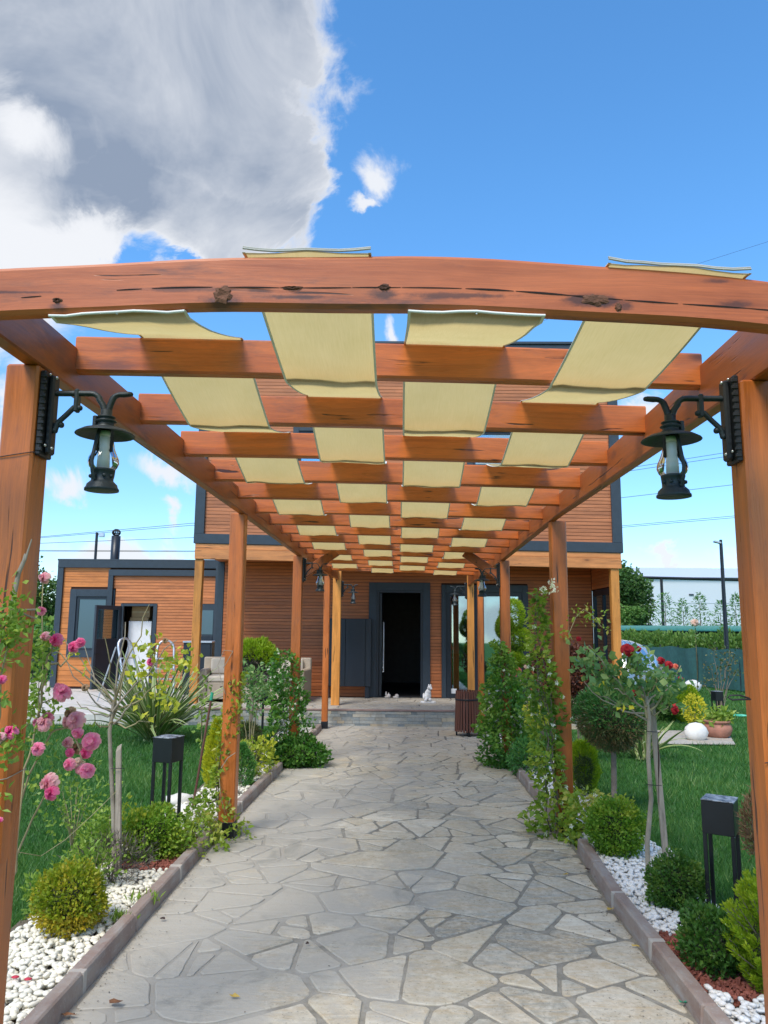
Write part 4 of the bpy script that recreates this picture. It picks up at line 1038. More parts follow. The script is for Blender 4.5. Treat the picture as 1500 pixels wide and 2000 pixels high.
# annex window
m = MB(); a, c, z0, z1 = wn
m.cbox(a, a+.16, YA-.03, YA+.03, z0, z1, .003).cbox(c-.16, c, YA-.03, YA+.03, z0, z1, .003).cbox(a+.1605, c-.1605, YA-.03, YA+.03, z1-.17, z1, .003).cbox(a+.1605, c-.1605, YA-.03, YA+.03, z0, z0+.16, .003)
awn = m.build('window', STEEL, ann)
m = MB().box(a+.161, a+.22, YA, YA+.05, z0+.161, z1-.171).box(c-.22, c-.161, YA, YA+.05, z0+.161, z1-.171).box(a+.22, c-.22, YA, YA+.05, z1-.24, z1-.171).box(a+.22, c-.22, YA, YA+.05, z0+.161, z0+.22); m.build('sash', STEELD, awn)
MB().box(a+.22, c-.22, YA+.02, YA+.03, z0+.22, z1-.24).build('pane', GLASSF, awn)
# open doorway and its leaf swung outwards
m = MB().cbox(ox0-.07, ox0, YA-.05, YA+.2, azb, ozt+.06, .003).cbox(ox1, ox1+.09, YA-.05, YA+.2, azb, ozt+.06, .003).cbox(ox0+.0005, ox1-.0005, YA-.05, YA+.2, ozt, ozt+.06, .003)
adr = m.build('door_frame', STEEL, ann)
hp = Vector((ox0-.06, YA-.06, azb)); fp = at(176, 1350, YA-.72); fp = Vector((fp.x, fp.y, azb))
dv = (fp-hp); L = dv.length; ang = math.atan2(dv.y, dv.x)
leaf = bpy.data.objects.new('open_door', None)
def ldoor(name, mat, par, u0, u1, v0, v1, z0, z1):
    m = MB().cbox(u0, u1, v0, v1, z0, z1, .003); R_ = Matrix.Rotation(ang, 4, 'Z'); m.v = [tuple(hp+(R_ @ Vector((x, y, z)))) for x, y, z in m.v]
    return m.build(name, mat, par)
H = ozt-azb-.0
dlf = ldoor('door', STEELD, ann, .08, L-.07, -.02, .02, .02, H*.60)
ldoor('rail', STEEL, dlf, .0, .079, -.03, .03, .02, H); ldoor('rail', STEEL, dlf, L-.069, L, -.03, .03, .02, H); ldoor('rail', STEEL, dlf, .0795, L-.0695, -.03, .03, H-.09, H)
ldoor('pane', GLASS, dlf, .08, L-.07, -.008, .008, H*.601, H-.091)
m = MB().tube([hp+(Matrix.Rotation(ang, 3, 'Z') @ Vector((L-.04, .035, H*.42))), hp+(Matrix.Rotation(ang, 3, 'Z') @ Vector((L-.16, .055, H*.42)))], .012, 6); m.build('handle', BLACK, dlf)
# room behind
m = MB().box(ox0-.8, ox1+1.0, YA+1.6, YA+1.65, azb, azt-.1).box(ox0-.85, ox0-.8, YA+.2, YA+1.6, azb, azt-.1).box(ox1+1.0, ox1+1.05, YA+.2, YA+1.6, azb, azt-.1).box(ox0-.8, ox1+1, YA+.2, YA+1.6, azb-.02, azb+.01)
m.build('interior', plain('storeroom', (0.16, 0.07, 0.03), 0.8), ann)
fr = thing('fridge', 'white fridge standing in the open doorway of the annex', 'fridge', (ox0+.3, YA+.35, azb+.01))
fzt = az_(268, 1213, YA+.3)
bx('body', WHITE, fr, ox0+.04, ox0+.60, YA+.30, YA+.85, azb+.01, fzt, .01); bx('door', WHITE, fr, ox0+.04, ox0+.60, YA+.25, YA+.297, azb+.4, fzt-.003, .008); bx('drawer', WHITE, fr, ox0+.04, ox0+.60, YA+.25, YA+.297, azb+.02, azb+.394, .008)
bxo = thing('cardboard_box', 'brown cardboard box lying on top of the white fridge', 'box', (ox0+.3, YA+.4, fzt))
bx('carton', CARD, bxo, ox0+.08, ox0+.52, YA+.32, YA+.75, fzt+.09, fzt+.36, .004); bx('tray', CARD, bxo, ox0+.05, ox0+.5, YA+.30, YA+.75, fzt+.002, fzt+.088, .004); bx('tape', plain('tape', (0.5, 0.38, 0.2), .4), bxo, ox0+.08, ox0+.52, YA+.317, YA+.3195, fzt+.20, fzt+.24, .0005)
dcp = thing('dark_appliance', 'dark grey appliance beside the white fridge in the annex doorway', 'appliance', (ox0+.75, YA+.5, azb+.01))
bx('body', STEELD, dcp, ox0+.62, ox1+.25, YA+.35, YA+.9, azb+.01, fzt+.02, .01); MB().lathe([(0, 0), (.012, 0), (.012, .02)], (ox0+.66, YA+.34, fzt-.12), 8).build('knob', ALU, dcp)
# second annex door, half glazed, behind the porch post
m = MB().cbox(d2[0], d2[1], YA-.05, YA+.02, azb, d2[3], .003); sdn = m.build('side_entrance', STEEL, ann)
bx('door_panel', STEELD, sdn, d2[0]+.05, d2[1]-.03, YA-.062, YA-.051, azb+.05, az_(400, 1240, YA)-.03); bx('pane', GLASSF, sdn, ax(392, YA, 1220), ax(417, YA, 1220), YA-.060, YA-.051, az_(400, 1239, YA), az_(400, 1192, YA), .001)
# grill cabinet with a metal worktop near the porch post
gc = thing('barbecue_cabinet', 'black cabinet with bright metal top behind the left porch post', 'cabinet', (-4.6, 17.2, .08))
c0, c1 = ax(357, 17.1, 1290), ax(413, 17.1, 1290); gt = az_(390, 1252, 17.1)
bx('body', STEELD, gc, c0, c1, 17.1, 17.6, .08, gt-.04); bx('worktop', ALU, gc, c0-.01, c1+.01, 17.06, 17.62, gt-.038, gt, .004); bx('door', STEELD, gc, c0+.03, (c0+c1)/2-.005, 17.085, 17.098, .12, gt-.07); bx('door', STEELD, gc, (c0+c1)/2+.005, c1-.03, 17.085, 17.098, .12, gt-.07)
# chimney with turbine cowl
cx, cy = ax(225.5, YA+1.6, 1070), YA+1.6
ch = thing('flue_pipe', 'dark round flue pipe with spinning cowl on the annex roof', 'chimney', (cx, cy, azt+.04))
zt_ = az_(226, 1047, cy)
MB().lathe([(.115, 0), (.115, zt_-azt-.04), (.09, zt_-azt-.04), (0, zt_-azt-.05)], (cx, cy, azt+.04), 16).build('pipe', STEELD, ch)
cw = MB(); 
for k in range(14):
    a = 2*math.pi*k/14; pts = []
    for j in range(6): ph = math.pi*(.12+.76*j/5); pts.append((cx+.105*math.sin(ph)*math.cos(a+j*.12), cy+.105*math.sin(ph)*math.sin(a+j*.12), zt_+.09-.085*math.cos(ph)))
    cw.tube(pts, .012, 5)
cw.lathe([(0, .19), (.05, .185), (.06, .17)], (cx, cy, zt_), 12); cw.build('cowl', BLACK, ch)
# thin lamp pole behind the annex
cx, cy = ax(187.5, 24, 1070), 24
lp = thing('light_pole', 'thin dark floodlight pole rising behind the annex roof', 'lamp post', (cx, cy, -.1))
zt_ = az_(187, 1040, 24)
MB().tube([(cx, cy, -.1), (cx, cy, zt_)], .045, 8).build('pole', STEELD, lp); MB().tube([(cx, cy, zt_-.06), (cx+.12, cy, zt_-.05)], .02, 6).build('arm', STEELD, lp); bx('lamp_head', ALU, lp, cx+.08, cx+.24, cy-.06, cy+.06, zt_-.14, zt_-.02)

# ------------------------------------------------------------------ foliage tools
def nrmz(a): return a/np.maximum(np.linalg.norm(a, axis=1, keepdims=True), 1e-9)
def leaf_arrays(C, D, L, W, fold=0.25, up=None):
    """kite leaves at C pointing along D"""
    n = len(C); D = nrmz(D); L = np.broadcast_to(np.asarray(L, float), (n,))[:, None]; W = np.broadcast_to(np.asarray(W, float), (n,))[:, None]
    R_ = nrmz(RNG.normal(size=(n, 3))+(0 if up is None else up)); S = nrmz(np.cross(D, R_)); N = np.cross(S, D)
    b0 = C; tip = C+D*L-N*L*0.12; mid = C+D*L*0.45
    l = mid+S*W+N*W*fold; r = mid-S*W+N*W*fold
    V = np.stack([b0, r, tip, l], 1).reshape(-1, 3); i = np.arange(n)*4
    F = np.concatenate([np.stack([i, i+1, i+2], 1), np.stack([i, i+2, i+3], 1)])
    return V, F
def leaves(name, mat, parent, C, D, L, W, tint, fold=0.25, jl=0.3):
    n = len(C); l = L*(1+RNG.uniform(-jl, jl, n)); w = W*(1+RNG.uniform(-jl, jl, n))
    V, F = leaf_arrays(C, D, l, w, fold); return np_mesh(name, V, F, mat, parent, np.repeat(np.clip(tint, 0, 1), 4))
def lump(D, seed, k=3.0, amp=.15):
    r = np.random.default_rng(seed); P = r.normal(size=(6, 3))*k; ph = r.uniform(0, 6, 6)
    return 1+amp*np.mean([np.sin(D@P[i]+ph[i]) for i in range(6)], 0)*2
def ball_pts(c, r, n, inner=0.55, seed=1, k=3.0, amp=.15, lo=-1.0):
    D = nrmz(RNG.normal(size=(int(n*1.3)+10, 3))); D = D[D[:, 2] > lo][:n]; n = len(D)
    u = inner+(1-inner)*RNG.random(n)**0.5
    C = np.array(c)+D*np.array(r)*(u*lump(D, seed, k, amp))[:, None]
    return C, D, u
COREM = plain('dark_core', (0.035, 0.045, 0.02), 0.95, bump=1.0, bscale=60, var=.4)  # dark opaque core, added so bright background does not show through the leaves
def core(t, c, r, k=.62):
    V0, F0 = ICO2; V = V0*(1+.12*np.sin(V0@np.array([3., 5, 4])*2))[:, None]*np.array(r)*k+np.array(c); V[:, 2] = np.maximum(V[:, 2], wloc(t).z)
    np_mesh('dark_core', V, F0, COREM, t, None, smooth=True)
def shrub(name, label, cat, mat, c, r, n, L, W, group=None, seed=1, stems=5, outw=1.0, up=0.2, amp=.15, k=3.0, twigmat=None, tintf=None, inner=.5, loc=None, base=None):
    c = Vector(c); bz = gz(c.y) if base is None else base
    t = thing(name, label, cat, loc or (c.x, c.y, bz), group)
    C, D, u = ball_pts(c, r, n, inner, seed, k, amp); so_ = RNG.random(len(C)) < .07; C[so_] = np.array(c)+(C[so_]-np.array(c))*RNG.uniform(1.0, 1.22, so_.sum())[:, None]; C[:, 2] = np.maximum(C[:, 2], bz+.005)
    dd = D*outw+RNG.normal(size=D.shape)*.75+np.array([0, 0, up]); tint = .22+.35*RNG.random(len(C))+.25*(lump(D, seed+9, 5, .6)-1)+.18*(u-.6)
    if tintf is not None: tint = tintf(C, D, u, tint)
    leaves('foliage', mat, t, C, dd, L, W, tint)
    if n >= 2500: core(t, c, r)
    m = MB()
    for i in range(stems):
        a = random.uniform(0, 6.28); q = random.uniform(.2, .75)
        m.tube([(c.x+random.uniform(-.01, .01), c.y+random.uniform(-.01, .01), bz-.01), (c.x+r[0]*.3*math.cos(a)*q, c.y+r[1]*.3*math.sin(a)*q, (bz+c.z)/2), (c.x+r[0]*math.cos(a)*q, c.y+r[1]*math.sin(a)*q, c.z+r[2]*random.uniform(0, .6))], [.006, .004, .002], 5)
    m.build('stem', twigmat or BARK, t); return t
def conifer(name, label, mat, c, r, h, n, L=.03, W=.004, group=None, seed=1, base=0.0, tip=0.15, shape='cone', darkmat=None):
    c = Vector(c); t = thing(name, label, 'conifer', (c.x, c.y, gz(c.y)), group)
    f = RNG.random(n)**.8; prof = {'cone': lambda f: np.sin(np.pi*np.clip(f*.82+.18, 0, 1))**.75, 'egg': lambda f: np.sqrt(np.maximum(0, 1-(2*f-1)**2))**.8, 'spire': lambda f: (1-f)**.75*.95+.08}[shape](f)
    a = RNG.uniform(0, 2*np.pi, n); u = .45+.55*RNG.random(n)**.5
    D = np.stack([np.cos(a), np.sin(a), 0*a], 1); lm = lump(np.concatenate([D[:, :2], (f*3)[:, None]], 1), seed, 3.0, .18)
    C = np.stack([c.x+np.cos(a)*r*prof*u*lm, c.y+np.sin(a)*r*prof*u*lm, c.z+base+f*h], 1)
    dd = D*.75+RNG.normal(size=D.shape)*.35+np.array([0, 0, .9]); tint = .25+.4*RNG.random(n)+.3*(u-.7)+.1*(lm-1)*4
    leaves('foliage', mat, t, C, dd, L, W, tint, fold=.1)
    MB().tube([(c.x, c.y, gz(c.y)-.02), (c.x, c.y, c.z+base+h*.8)], [.012, .004], 6).build('trunk', BARK, t)
    return t
def bez(a, b_, sag=0.0, n=6, wob=0.0):
    a, b_ = Vector(a), Vector(b_); o = []
    for i in range(n+1):
        f = i/n; p = a.lerp(b_, f)+Vector((0, 0, sag*4*f*(1-f)))
        if 0 < i < n and wob: p += Vector([random.uniform(-wob, wob) for _ in range(3)])
        o.append(p)
    return o
# rose blooms: spiralled petals
BLOOMS = {}
def bloom_mesh(mat, seed=0, layers=46, cup=.55):
    key = (mat.name, seed)
    if key in BLOOMS: return BLOOMS[key]
    r = random.Random(seed); V = []; F = []; T = []
    for i in range(layers):
        f = i/layers; a = i*2.399+r.uniform(-.3, .3); tilt = 1.35-1.15*f**.8+r.uniform(-.12, .12); L = .30+.24*f+r.uniform(-.04, .04); wd = .10+.13*f
        base = Vector((math.cos(a), math.sin(a), 0))*.05; ca = Vector((math.cos(a), math.sin(a), 0)); sd = Vector((-ca.y, ca.x, 0)); o = len(V)
        for j in range(4):
            g_ = j/3; ang = tilt-(.9*g_*g_ if f > .4 else -1.25*g_*g_); p = base+ca*(L*g_*math.cos(ang))+Vector((0, 0, L*g_*math.sin(ang)+.06-.12*f))
            ww = wd*(math.sin(math.pi*(.12+.72*g_)))
            for q in (-1, 0, 1): V.append(p+sd*ww*q+ca*(-.05*abs(q))*(1-f)+Vector((0, 0, .035*abs(q)))+Vector([r.uniform(-.012, .012) for _ in range(3)])); T.append(min(1, .15+.35*f+.45*g_+r.uniform(-.15, .15)))
        for j in range(3):
            for q in range(2): k = o+j*3+q; F.append((k, k+1, k+4, k+3))
    me = bpy.data.meshes.new('bloom'); me.from_pydata(V, [], F); me.polygons.foreach_set('use_smooth', [True]*len(F))
    at_ = me.attributes.new('tint', 'FLOAT', 'POINT'); at_.data.foreach_set('value', T); me.materials.append(mat); BLOOMS[key] = me; return me
def bloom(parent, mat, p, d, facing=None, seed=0, name='bloom'):
    o = bpy.data.objects.new(name, bloom_mesh(mat, seed)); COL.objects.link(o); o.parent = parent
    o.location = Vector(p)-wloc(parent); o.scale = (d,)*3
    fv = Vector(facing) if facing else Vector((random.uniform(-.5, .5), -1, random.uniform(.1, .9)))
    o.rotation_euler = fv.to_track_quat('Z', 'Y').to_euler(); return o
def leaf_spray(C, n, spread, seed=None):
    P = np.array(C)[None, :]+RNG.normal(size=(n, 3))*np.array(spread); D = RNG.normal(size=(n, 3))+np.array([0, 0, .1]); return P, D

# ------------------------------------------------------------------ lawn grass, pebbles, chippings
def ngz(y): return -0.0125*np.clip(y-5.5, 0, 8.0)
N = 430000
y = 2.4*(27/2.4)**RNG.random(N); x = RNG.uniform(-.72, .70, N)*y
kl = np.interp(y, [a for a, _ in KL], [c for _, c in KL]); kr = np.interp(y, [a for a, _ in KR], [c for _, c in KR])
bl = kl-.62-.07*np.sin(y*1.7)+RNG.normal(size=N)*.03; br = kr+.62+.06*np.sin(y*1.9+1)+RNG.normal(size=N)*.03
ok = ((x < bl) & (y < 13.25)) | ((x > br) & ((y < 13.4) | (x > 4.4)))
ok &= ~((y > 12.95) & (y < 13.5) & (np.abs(x) < 4.3))
ok &= ~((x > 3.75+0.1*np.sin(y*2)) & (x < 4.75+(y-11)*.35) & (y > 11.5) & (y < 13.2))
x, y = x[ok], y[ok]; n = len(x); z = ngz(y)-.012
patch = np.sin(x*2.1+1)*np.sin(y*1.7)+.6*np.sin(x*5.3+y*4.1)
h = (.036+.045*RNG.random(n)**1.5)*(1+.22*patch); ang = RNG.uniform(0, 2*np.pi, n); wd = .0020*np.maximum(1, y/4.2); lean = RNG.uniform(.2, 1.0, n)*h; la = RNG.uniform(0, 2*np.pi, n)
B0 = np.stack([x-np.cos(ang)*wd, y-np.sin(ang)*wd, z], 1); B1 = np.stack([x+np.cos(ang)*wd, y+np.sin(ang)*wd, z], 1)
TP = np.stack([x+np.cos(la)*lean, y+np.sin(la)*lean, z+h], 1); V = np.stack([B0, B1, TP], 1).reshape(-1, 3)
tt = np.clip(.16+.42*RNG.random(n)+.13*patch+(RNG.random(n) < .05)*.45, 0, 1)
gr = np_mesh('lawn_grass', V, np.arange(n*3).reshape(-1, 3), L_GRASS, None, np.repeat(tt, 3)); tag(gr, 'short lush green lawn grass either side of the path beds', 'grass', kind='stuff')

def ico(sub):
    import bmesh
    bmm = bmesh.new(); bmesh.ops.create_icosphere(bmm, subdivisions=sub, radius=1); V = np.array([v.co[:] for v in bmm.verts]); F = np.array([[v.index for v in f.verts] for f in bmm.faces]); bmm.free(); return V, F
ICO1, ICO2 = ico(1), ico(2)
def pebbles(name, label, mat, pts, size, tmpl, flat=.6, rough=.12):
    V0, F0 = tmpl; n = len(pts); k = len(V0)
    a = RNG.uniform(0, 2*np.pi, n); sx = size*RNG.uniform(.7, 1.45, n); sy = size*RNG.uniform(.6, 1.1, n); sz = size*flat*RNG.uniform(.7, 1.2, n)
    P = V0[None]*(1+RNG.uniform(-rough, rough, (n, k, 1))); P = P*np.stack([sx, sy, sz], 1)[:, None]
    tx = RNG.normal(size=n)*.35; y_, z_ = P[..., 1]*np.cos(tx)[:, None]-P[..., 2]*np.sin(tx)[:, None], P[..., 1]*np.sin(tx)[:, None]+P[..., 2]*np.cos(tx)[:, None]
    X = P[..., 0]*np.cos(a)[:, None]-y_*np.sin(a)[:, None]; Y = P[..., 0]*np.sin(a)[:, None]+y_*np.cos(a)[:, None]
    V = np.stack([X, Y, z_], 2)+pts[:, None]; F = (F0[None]+(np.arange(n)*k)[:, None, None]).reshape(-1, 3)
    o = np_mesh(name, V.reshape(-1, 3), F, mat, None, None, smooth=True); return tag(o, label, 'pebbles', kind='stuff')
def bedpts(side, y0, y1, sp, layers=1.5, hole=None, wmax=.60):
    n = int((y1-y0)*wmax/(sp*sp)*layers); y = RNG.uniform(y0, y1, n); u = RNG.uniform(.10, wmax, n)**1.0
    tab = KL if side < 0 else KR; k = np.interp(y, [a for a, _ in tab], [c for _, c in tab]); x = k+side*u
    z = ngz(y)+.006+.045*RNG.random(n)*np.minimum(1, 1.0-.6*np.maximum(0, u-.35)/.3)
    P = np.stack([x, y, z], 1)
    if hole is not None: P = P[~hole(P)]
    return P
mulL = lambda P: (P[:, 1] > 5.05) & (P[:, 1] < 5.85) & (P[:, 0] > -1.78+.05*np.sin(P[:, 1]*9))
mulR = lambda P: (P[:, 1] > 3.50+.05*np.sin(P[:, 0]*20)) & (P[:, 1] < 4.22+.05*np.sin(P[:, 0]*17)) & (P[:, 0] < 1.72)
pebbles('white_pebbles', 'cream white pebbles in the bed along the left kerb', PEB, bedpts(-1, 2.6, 6.4, .026, 1.6, mulL), .0165, ICO2)
pebbles('white_pebbles', 'white pebbles in the bed along the right kerb under the shrubs', PEBR, bedpts(1, 2.4, 6.4, .026, 1.6, mulR), .0165, ICO2)
pebbles('white_pebbles', 'distant white pebbles along the left bed behind the second post', PEB, bedpts(-1, 6.4, 12.8, .045, 1.5), .022, ICO1)
pebbles('white_pebbles', 'distant white pebbles along the right bed near the vine covered posts', PEBR, bedpts(1, 6.4, 12.2, .045, 1.5), .022, ICO1)
def chips(pts, label):
    n = len(pts); V0 = np.array([(x, y, z) for z in (-1, 1) for y in (-1, 1) for x in (-1, 1)], float); k = 8
    F0 = np.array([(0, 2, 3), (0, 3, 1), (4, 5, 7), (4, 7, 6), (0, 1, 5), (0, 5, 4), (2, 6, 7), (2, 7, 3), (0, 4, 6), (0, 6, 2), (1, 3, 7), (1, 7, 5)])
    P = V0[None]*RNG.uniform(.5, 1.2, (n, 8, 1))*np.stack([RNG.uniform(.006, .016, n), RNG.uniform(.004, .010, n), RNG.uniform(.003, .006, n)], 1)[:, None]
    Q = RNG.normal(size=(n, 3, 3)); U_, _, Vt = np.linalg.svd(Q); R3 = U_@Vt; V = np.einsum('nij,nkj->nki', R3, P)+pts[:, None]
    o = np_mesh('red_chippings', V.reshape(-1, 3), (F0[None]+(np.arange(n)*k)[:, None, None]).reshape(-1, 3), MULCH); tag(o, label, 'chippings', kind='stuff')
P = bedpts(1, 3.4, 4.3, .014, 1.6, wmax=.52); P = P[mulR(P)]; P[:, 2] *= .8; chips(P, 'red brick chippings in the right bed between two stretches of white pebbles')
P = bedpts(-1, 5.0, 5.9, .015, 1.6, wmax=.46); P = P[mulL(P)]; P[:, 2] *= .8; chips(P, 'red brick chippings in the left bed beside the lamp bollard')
n = 900; y = 2.4*(13.2/2.4)**RNG.random(n); side = RNG.random(n) < .5; e = RNG.exponential(.05, n); loose = RNG.random(n) < .12
x = np.where(side, np.interp(y, [a for a, _ in KR], [c for _, c in KR])-.012-e, np.interp(y, [a for a, _ in KL], [c for _, c in KL])+.012+e); x = np.where(loose, RNG.uniform(-1.2, 1.2, n), x)
P = np.stack([x, y, ngz(y)+.011], 1); V0 = np.array([(0, 0, 0), (1, .2, .15), (.5, .7, .1), (-.4, .4, .25)]); A_ = RNG.uniform(0, 6.28, n); S_ = RNG.uniform(.003, .009, n)
V = np.stack([V0[None, :, 0]*np.cos(A_)[:, None]-V0[None, :, 1]*np.sin(A_)[:, None], V0[None, :, 0]*np.sin(A_)[:, None]+V0[None, :, 1]*np.cos(A_)[:, None], np.repeat(V0[None, :, 2], n, 0)], 2)*S_[:, None, None]+P[:, None]
i = np.arange(n)*4; o = np_mesh('path_debris', V.reshape(-1, 3), np.concatenate([np.stack([i, i+1, i+2], 1), np.stack([i, i+2, i+3], 1)]), plain('leaf_crumbs', (0.07, 0.045, 0.03), .9, var=.6)); tag(o, 'dark leaf crumbs and soil scattered along the foot of both kerbs', 'debris', kind='stuff')
# rocks edging the beds
def rock(px, py, r, label, sq=(1, .8, .7)):
    p = g(px, py); V0, F0 = ICO2; nz = 1+.16*np.sin(V0@RNG.normal(size=3)*3)+.10*np.sin(V0@RNG.normal(size=3)*5)+RNG.uniform(-.03, .03, len(V0))
    V = V0*nz[:, None]*np.array(sq)*r+np.array([p.x, p.y, p.z+r*sq[2]*.55]); tag(np_mesh('garden_rock', V, F0, ROCK, None, smooth=True), label, 'rock', 'pale rocks edging the garden beds')
rock(1303, 1697, .075, 'largest pale rock behind the twin wooden stakes, tall and upright', (.75, .7, 1.25)); rock(1322, 1712, .06, 'pale rock lying just right of the tall upright one')
rock(1180, 1596, .11, 'pale rock at the foot of the round topiary trunk', (1.2, .8, .55)); rock(1160, 1580, .10, 'whitish rock behind the vine foot beside the topiary trunk', (1, .8, .8))
rock(348, 1573, .10, 'white rock beside the leaning brown stick on the left', (1.2, .8, .7)); rock(362, 1590, .07, 'smaller white rock beside the leaning brown stick'); rock(335, 1600, .07, 'low pale rock between lamp bollard and brown stick')
rock(1278, 1690, .055, 'small pale rock half hidden by the thick wooden stake')
# fallen leaves and petals on the paving
def litter(px, py, mat, name, label, s=.03):
    p = g(px, py, .014); m = MB(); n = 7; pts = [(p.x, p.y, p.z+.006)]
    for k in range(n): a = 6.28*k/n; r = s*random.uniform(.5, 1.2)*(1.2 if k % 3 == 0 else .8); pts.append((p.x+r*math.cos(a), p.y+r*.6*math.sin(a), p.z+random.uniform(.003, .018)))
    m.add(pts, [(0, 1+k, 1+(k+1) % n) for k in range(n)]); tag(m.build(name, mat), label, 'leaf')
FALL = plain('dry_leaf', (0.20, 0.09, 0.04), 0.8, var=.5); FALLY = plain('yellow_leaf', (0.52, 0.36, 0.08), 0.7); FALLD = plain('dark_leaf', (0.05, 0.03, 0.025), 0.8); PETR = plain('red_petal', (0.5, 0.03, 0.06), .6)
for (px, py, mt, lb, s) in ((222, 1962, FALL, 'curled reddish dry leaf at the bottom left of the path', .032), (130, 1985, FALL, 'brown dry leaf clump against the left kerb in the bottom corner', .04), (455, 1948, FALLY, 'pale yellow leaf lying on the nearest flagstones left of centre', .022),
        (318, 1797, FALLD, 'small dark dry leaf on the left flagstones', .018), (405, 1682, FALLD, 'dark leaf scraps near the left kerb before the second post', .022), (837, 1832, FALL, 'thin brown twig leaf on a grey flagstone near the middle', .02),
        (600, 1846, FALLD, 'tiny dark leaf fragment near the middle of the path', .012), (1190, 1778, FALLY, 'yellow brown leaf on the right side of the path', .024), (1242, 1850, FALLY, 'tan leaf scrap near the right kerb', .02), (1148, 1700, FALLD, 'dark leaf debris at the foot of the right kerb', .024),
        (1189, 1822, FALLD, 'small black speck of leaf on the right flagstones', .012), (1176, 1785, FALLD, 'small dark crumb beside the yellow brown leaf', .012), (461, 1617, FALL, 'russet leaves gathered at the foot of the second left post', .05), (1165, 1716, FALLD, 'black seed pod by the start of the right kerb', .018), (1338, 1962, GRN, 'green leaf curled against the right kerb', .03), (1104, 1710, FALLY, 'yellow leaf on the paving right of centre', .018)):
    litter(px, py, mt, 'fallen_leaf', lb, s)
for (px, py, lb) in ((30, 1908, 'red petal on the white pebbles at bottom left'), (55, 1912, 'dark red petal on the pebbles beside the brighter one')): 
    p = g(px, py, .06); tag(MB().ell(p, (.018, .013, .005), 8, 4).build('fallen_petal', PETR), lb, 'petal')

# ------------------------------------------------------------------ lamp bollards
def limed():
    m, bb, p, o = newmat('limescaled_top'); pos = bb.n('ShaderNodeNewGeometry').outputs['Position']
    bb.lk(bb.mix(bb.ss(bb.noise(pos, 22, 6, .75), .38, .62), (0.03, 0.035, 0.045), (0.36, 0.40, 0.44)), p.inputs['Base Color']); p.inputs['Roughness'].default_value = .5; return m
LIMED = limed()
def bollard(px, py, rz, label, hh=.74, s=1.0):
    p = g(px, py); t = thing('lamp_bollard', label, 'bollard lamp', (p.x, p.y, p.z), 'black box topped lamp bollards', rz)
    def B(m, name, mat): m.v = [(v[0]*s, v[1]*s, v[2]*s) for v in m.v]; return m.build(name, mat, t, local=True)
    hd = .083
    B(MB().cbox(-hd, hd, -hd, hd, hh-.175, hh, .004), 'lamp_head', BLACK)
    B(MB().cbox(-hd-.002, hd+.002, -hd-.002, hd+.002, hh+.0002, hh+.006, .002), 'top_plate', LIMED)
    for i in (-1, 1):
        for j in (-1, 1): B(MB().cbox(i*(hd-.012)-.0105, i*(hd-.012)+.0105, j*(hd-.012)-.0105, j*(hd-.012)+.0105, .02, hh-.1755, .002), 'leg', BLACK)
    B(MB().cbox(-hd, hd, -hd, hd, -.01, .02, .003), 'base_plate', BLACK); return t
bollard(320, 1640, rad(-17), 'black lamp bollard on the left lawn edge behind the stake', .735)
bollard(1418, 1797, rad(-32), 'nearest black lamp bollard, right, with whitish scale on its top', .63, 1.0)
bollard(521, 1432, rad(4), 'black lamp bollard beside the jasmine and sofa on the left', .61)
bollard(1403, 1402, rad(10), 'distant black lamp bollard in the right lawn by the terracotta pot', .50)

# ------------------------------------------------------------------ slatted bin
p = g(914, 1440); tb = thing('litter_bin', 'round brown slatted litter bin at the right end of the path', 'bin', (p.x+.0, p.y+.15, p.z))
bxc, byc, bz = p.x+.01, p.y+.18, p.z
for k in range(26):
    a = 2*math.pi*k/26; m = MB(); m.cbox(-.017, .017, -.006, .006, 0, .615+random.uniform(-.004, .004), .003)
    R_ = Matrix.Translation((bxc+.195*math.cos(a), byc+.195*math.sin(a), bz+.07)) @ Matrix.Rotation(a+math.pi/2, 4, 'Z') @ Matrix.Rotation(-.035, 4, 'X'); m.xf(R_); m.build('slat', W_BIN, tb)
MB().lathe([(.0, .02), (.165, .02), (.17, .56), (.16, .56), (.155, .05)], (bxc, byc, bz+.07), 24).build('liner', BLACK, tb)
MB().lathe([(.176, .10), (.186, .10), (.186, .125), (.176, .125), (.176, .10)], (bxc, byc, bz+.07), 24).build('hoop', BLACK, tb)
MB().lathe([(.182, .47), (.190, .47), (.190, .495), (.182, .495), (.182, .47)], (bxc, byc, bz+.07), 24).build('hoop', BLACK, tb)
for s in (-1, 1): MB().cbox(bxc+s*.17-.012, bxc+s*.17+.012, byc-.02, byc+.02, bz-.01, bz+.10, .002).build('leg', BLACK, tb)
MB().cbox(bxc-.03, bxc+.03, byc-.14, byc-.08, bz-.01, bz+.085, .003).build('leg', BLACK, tb)

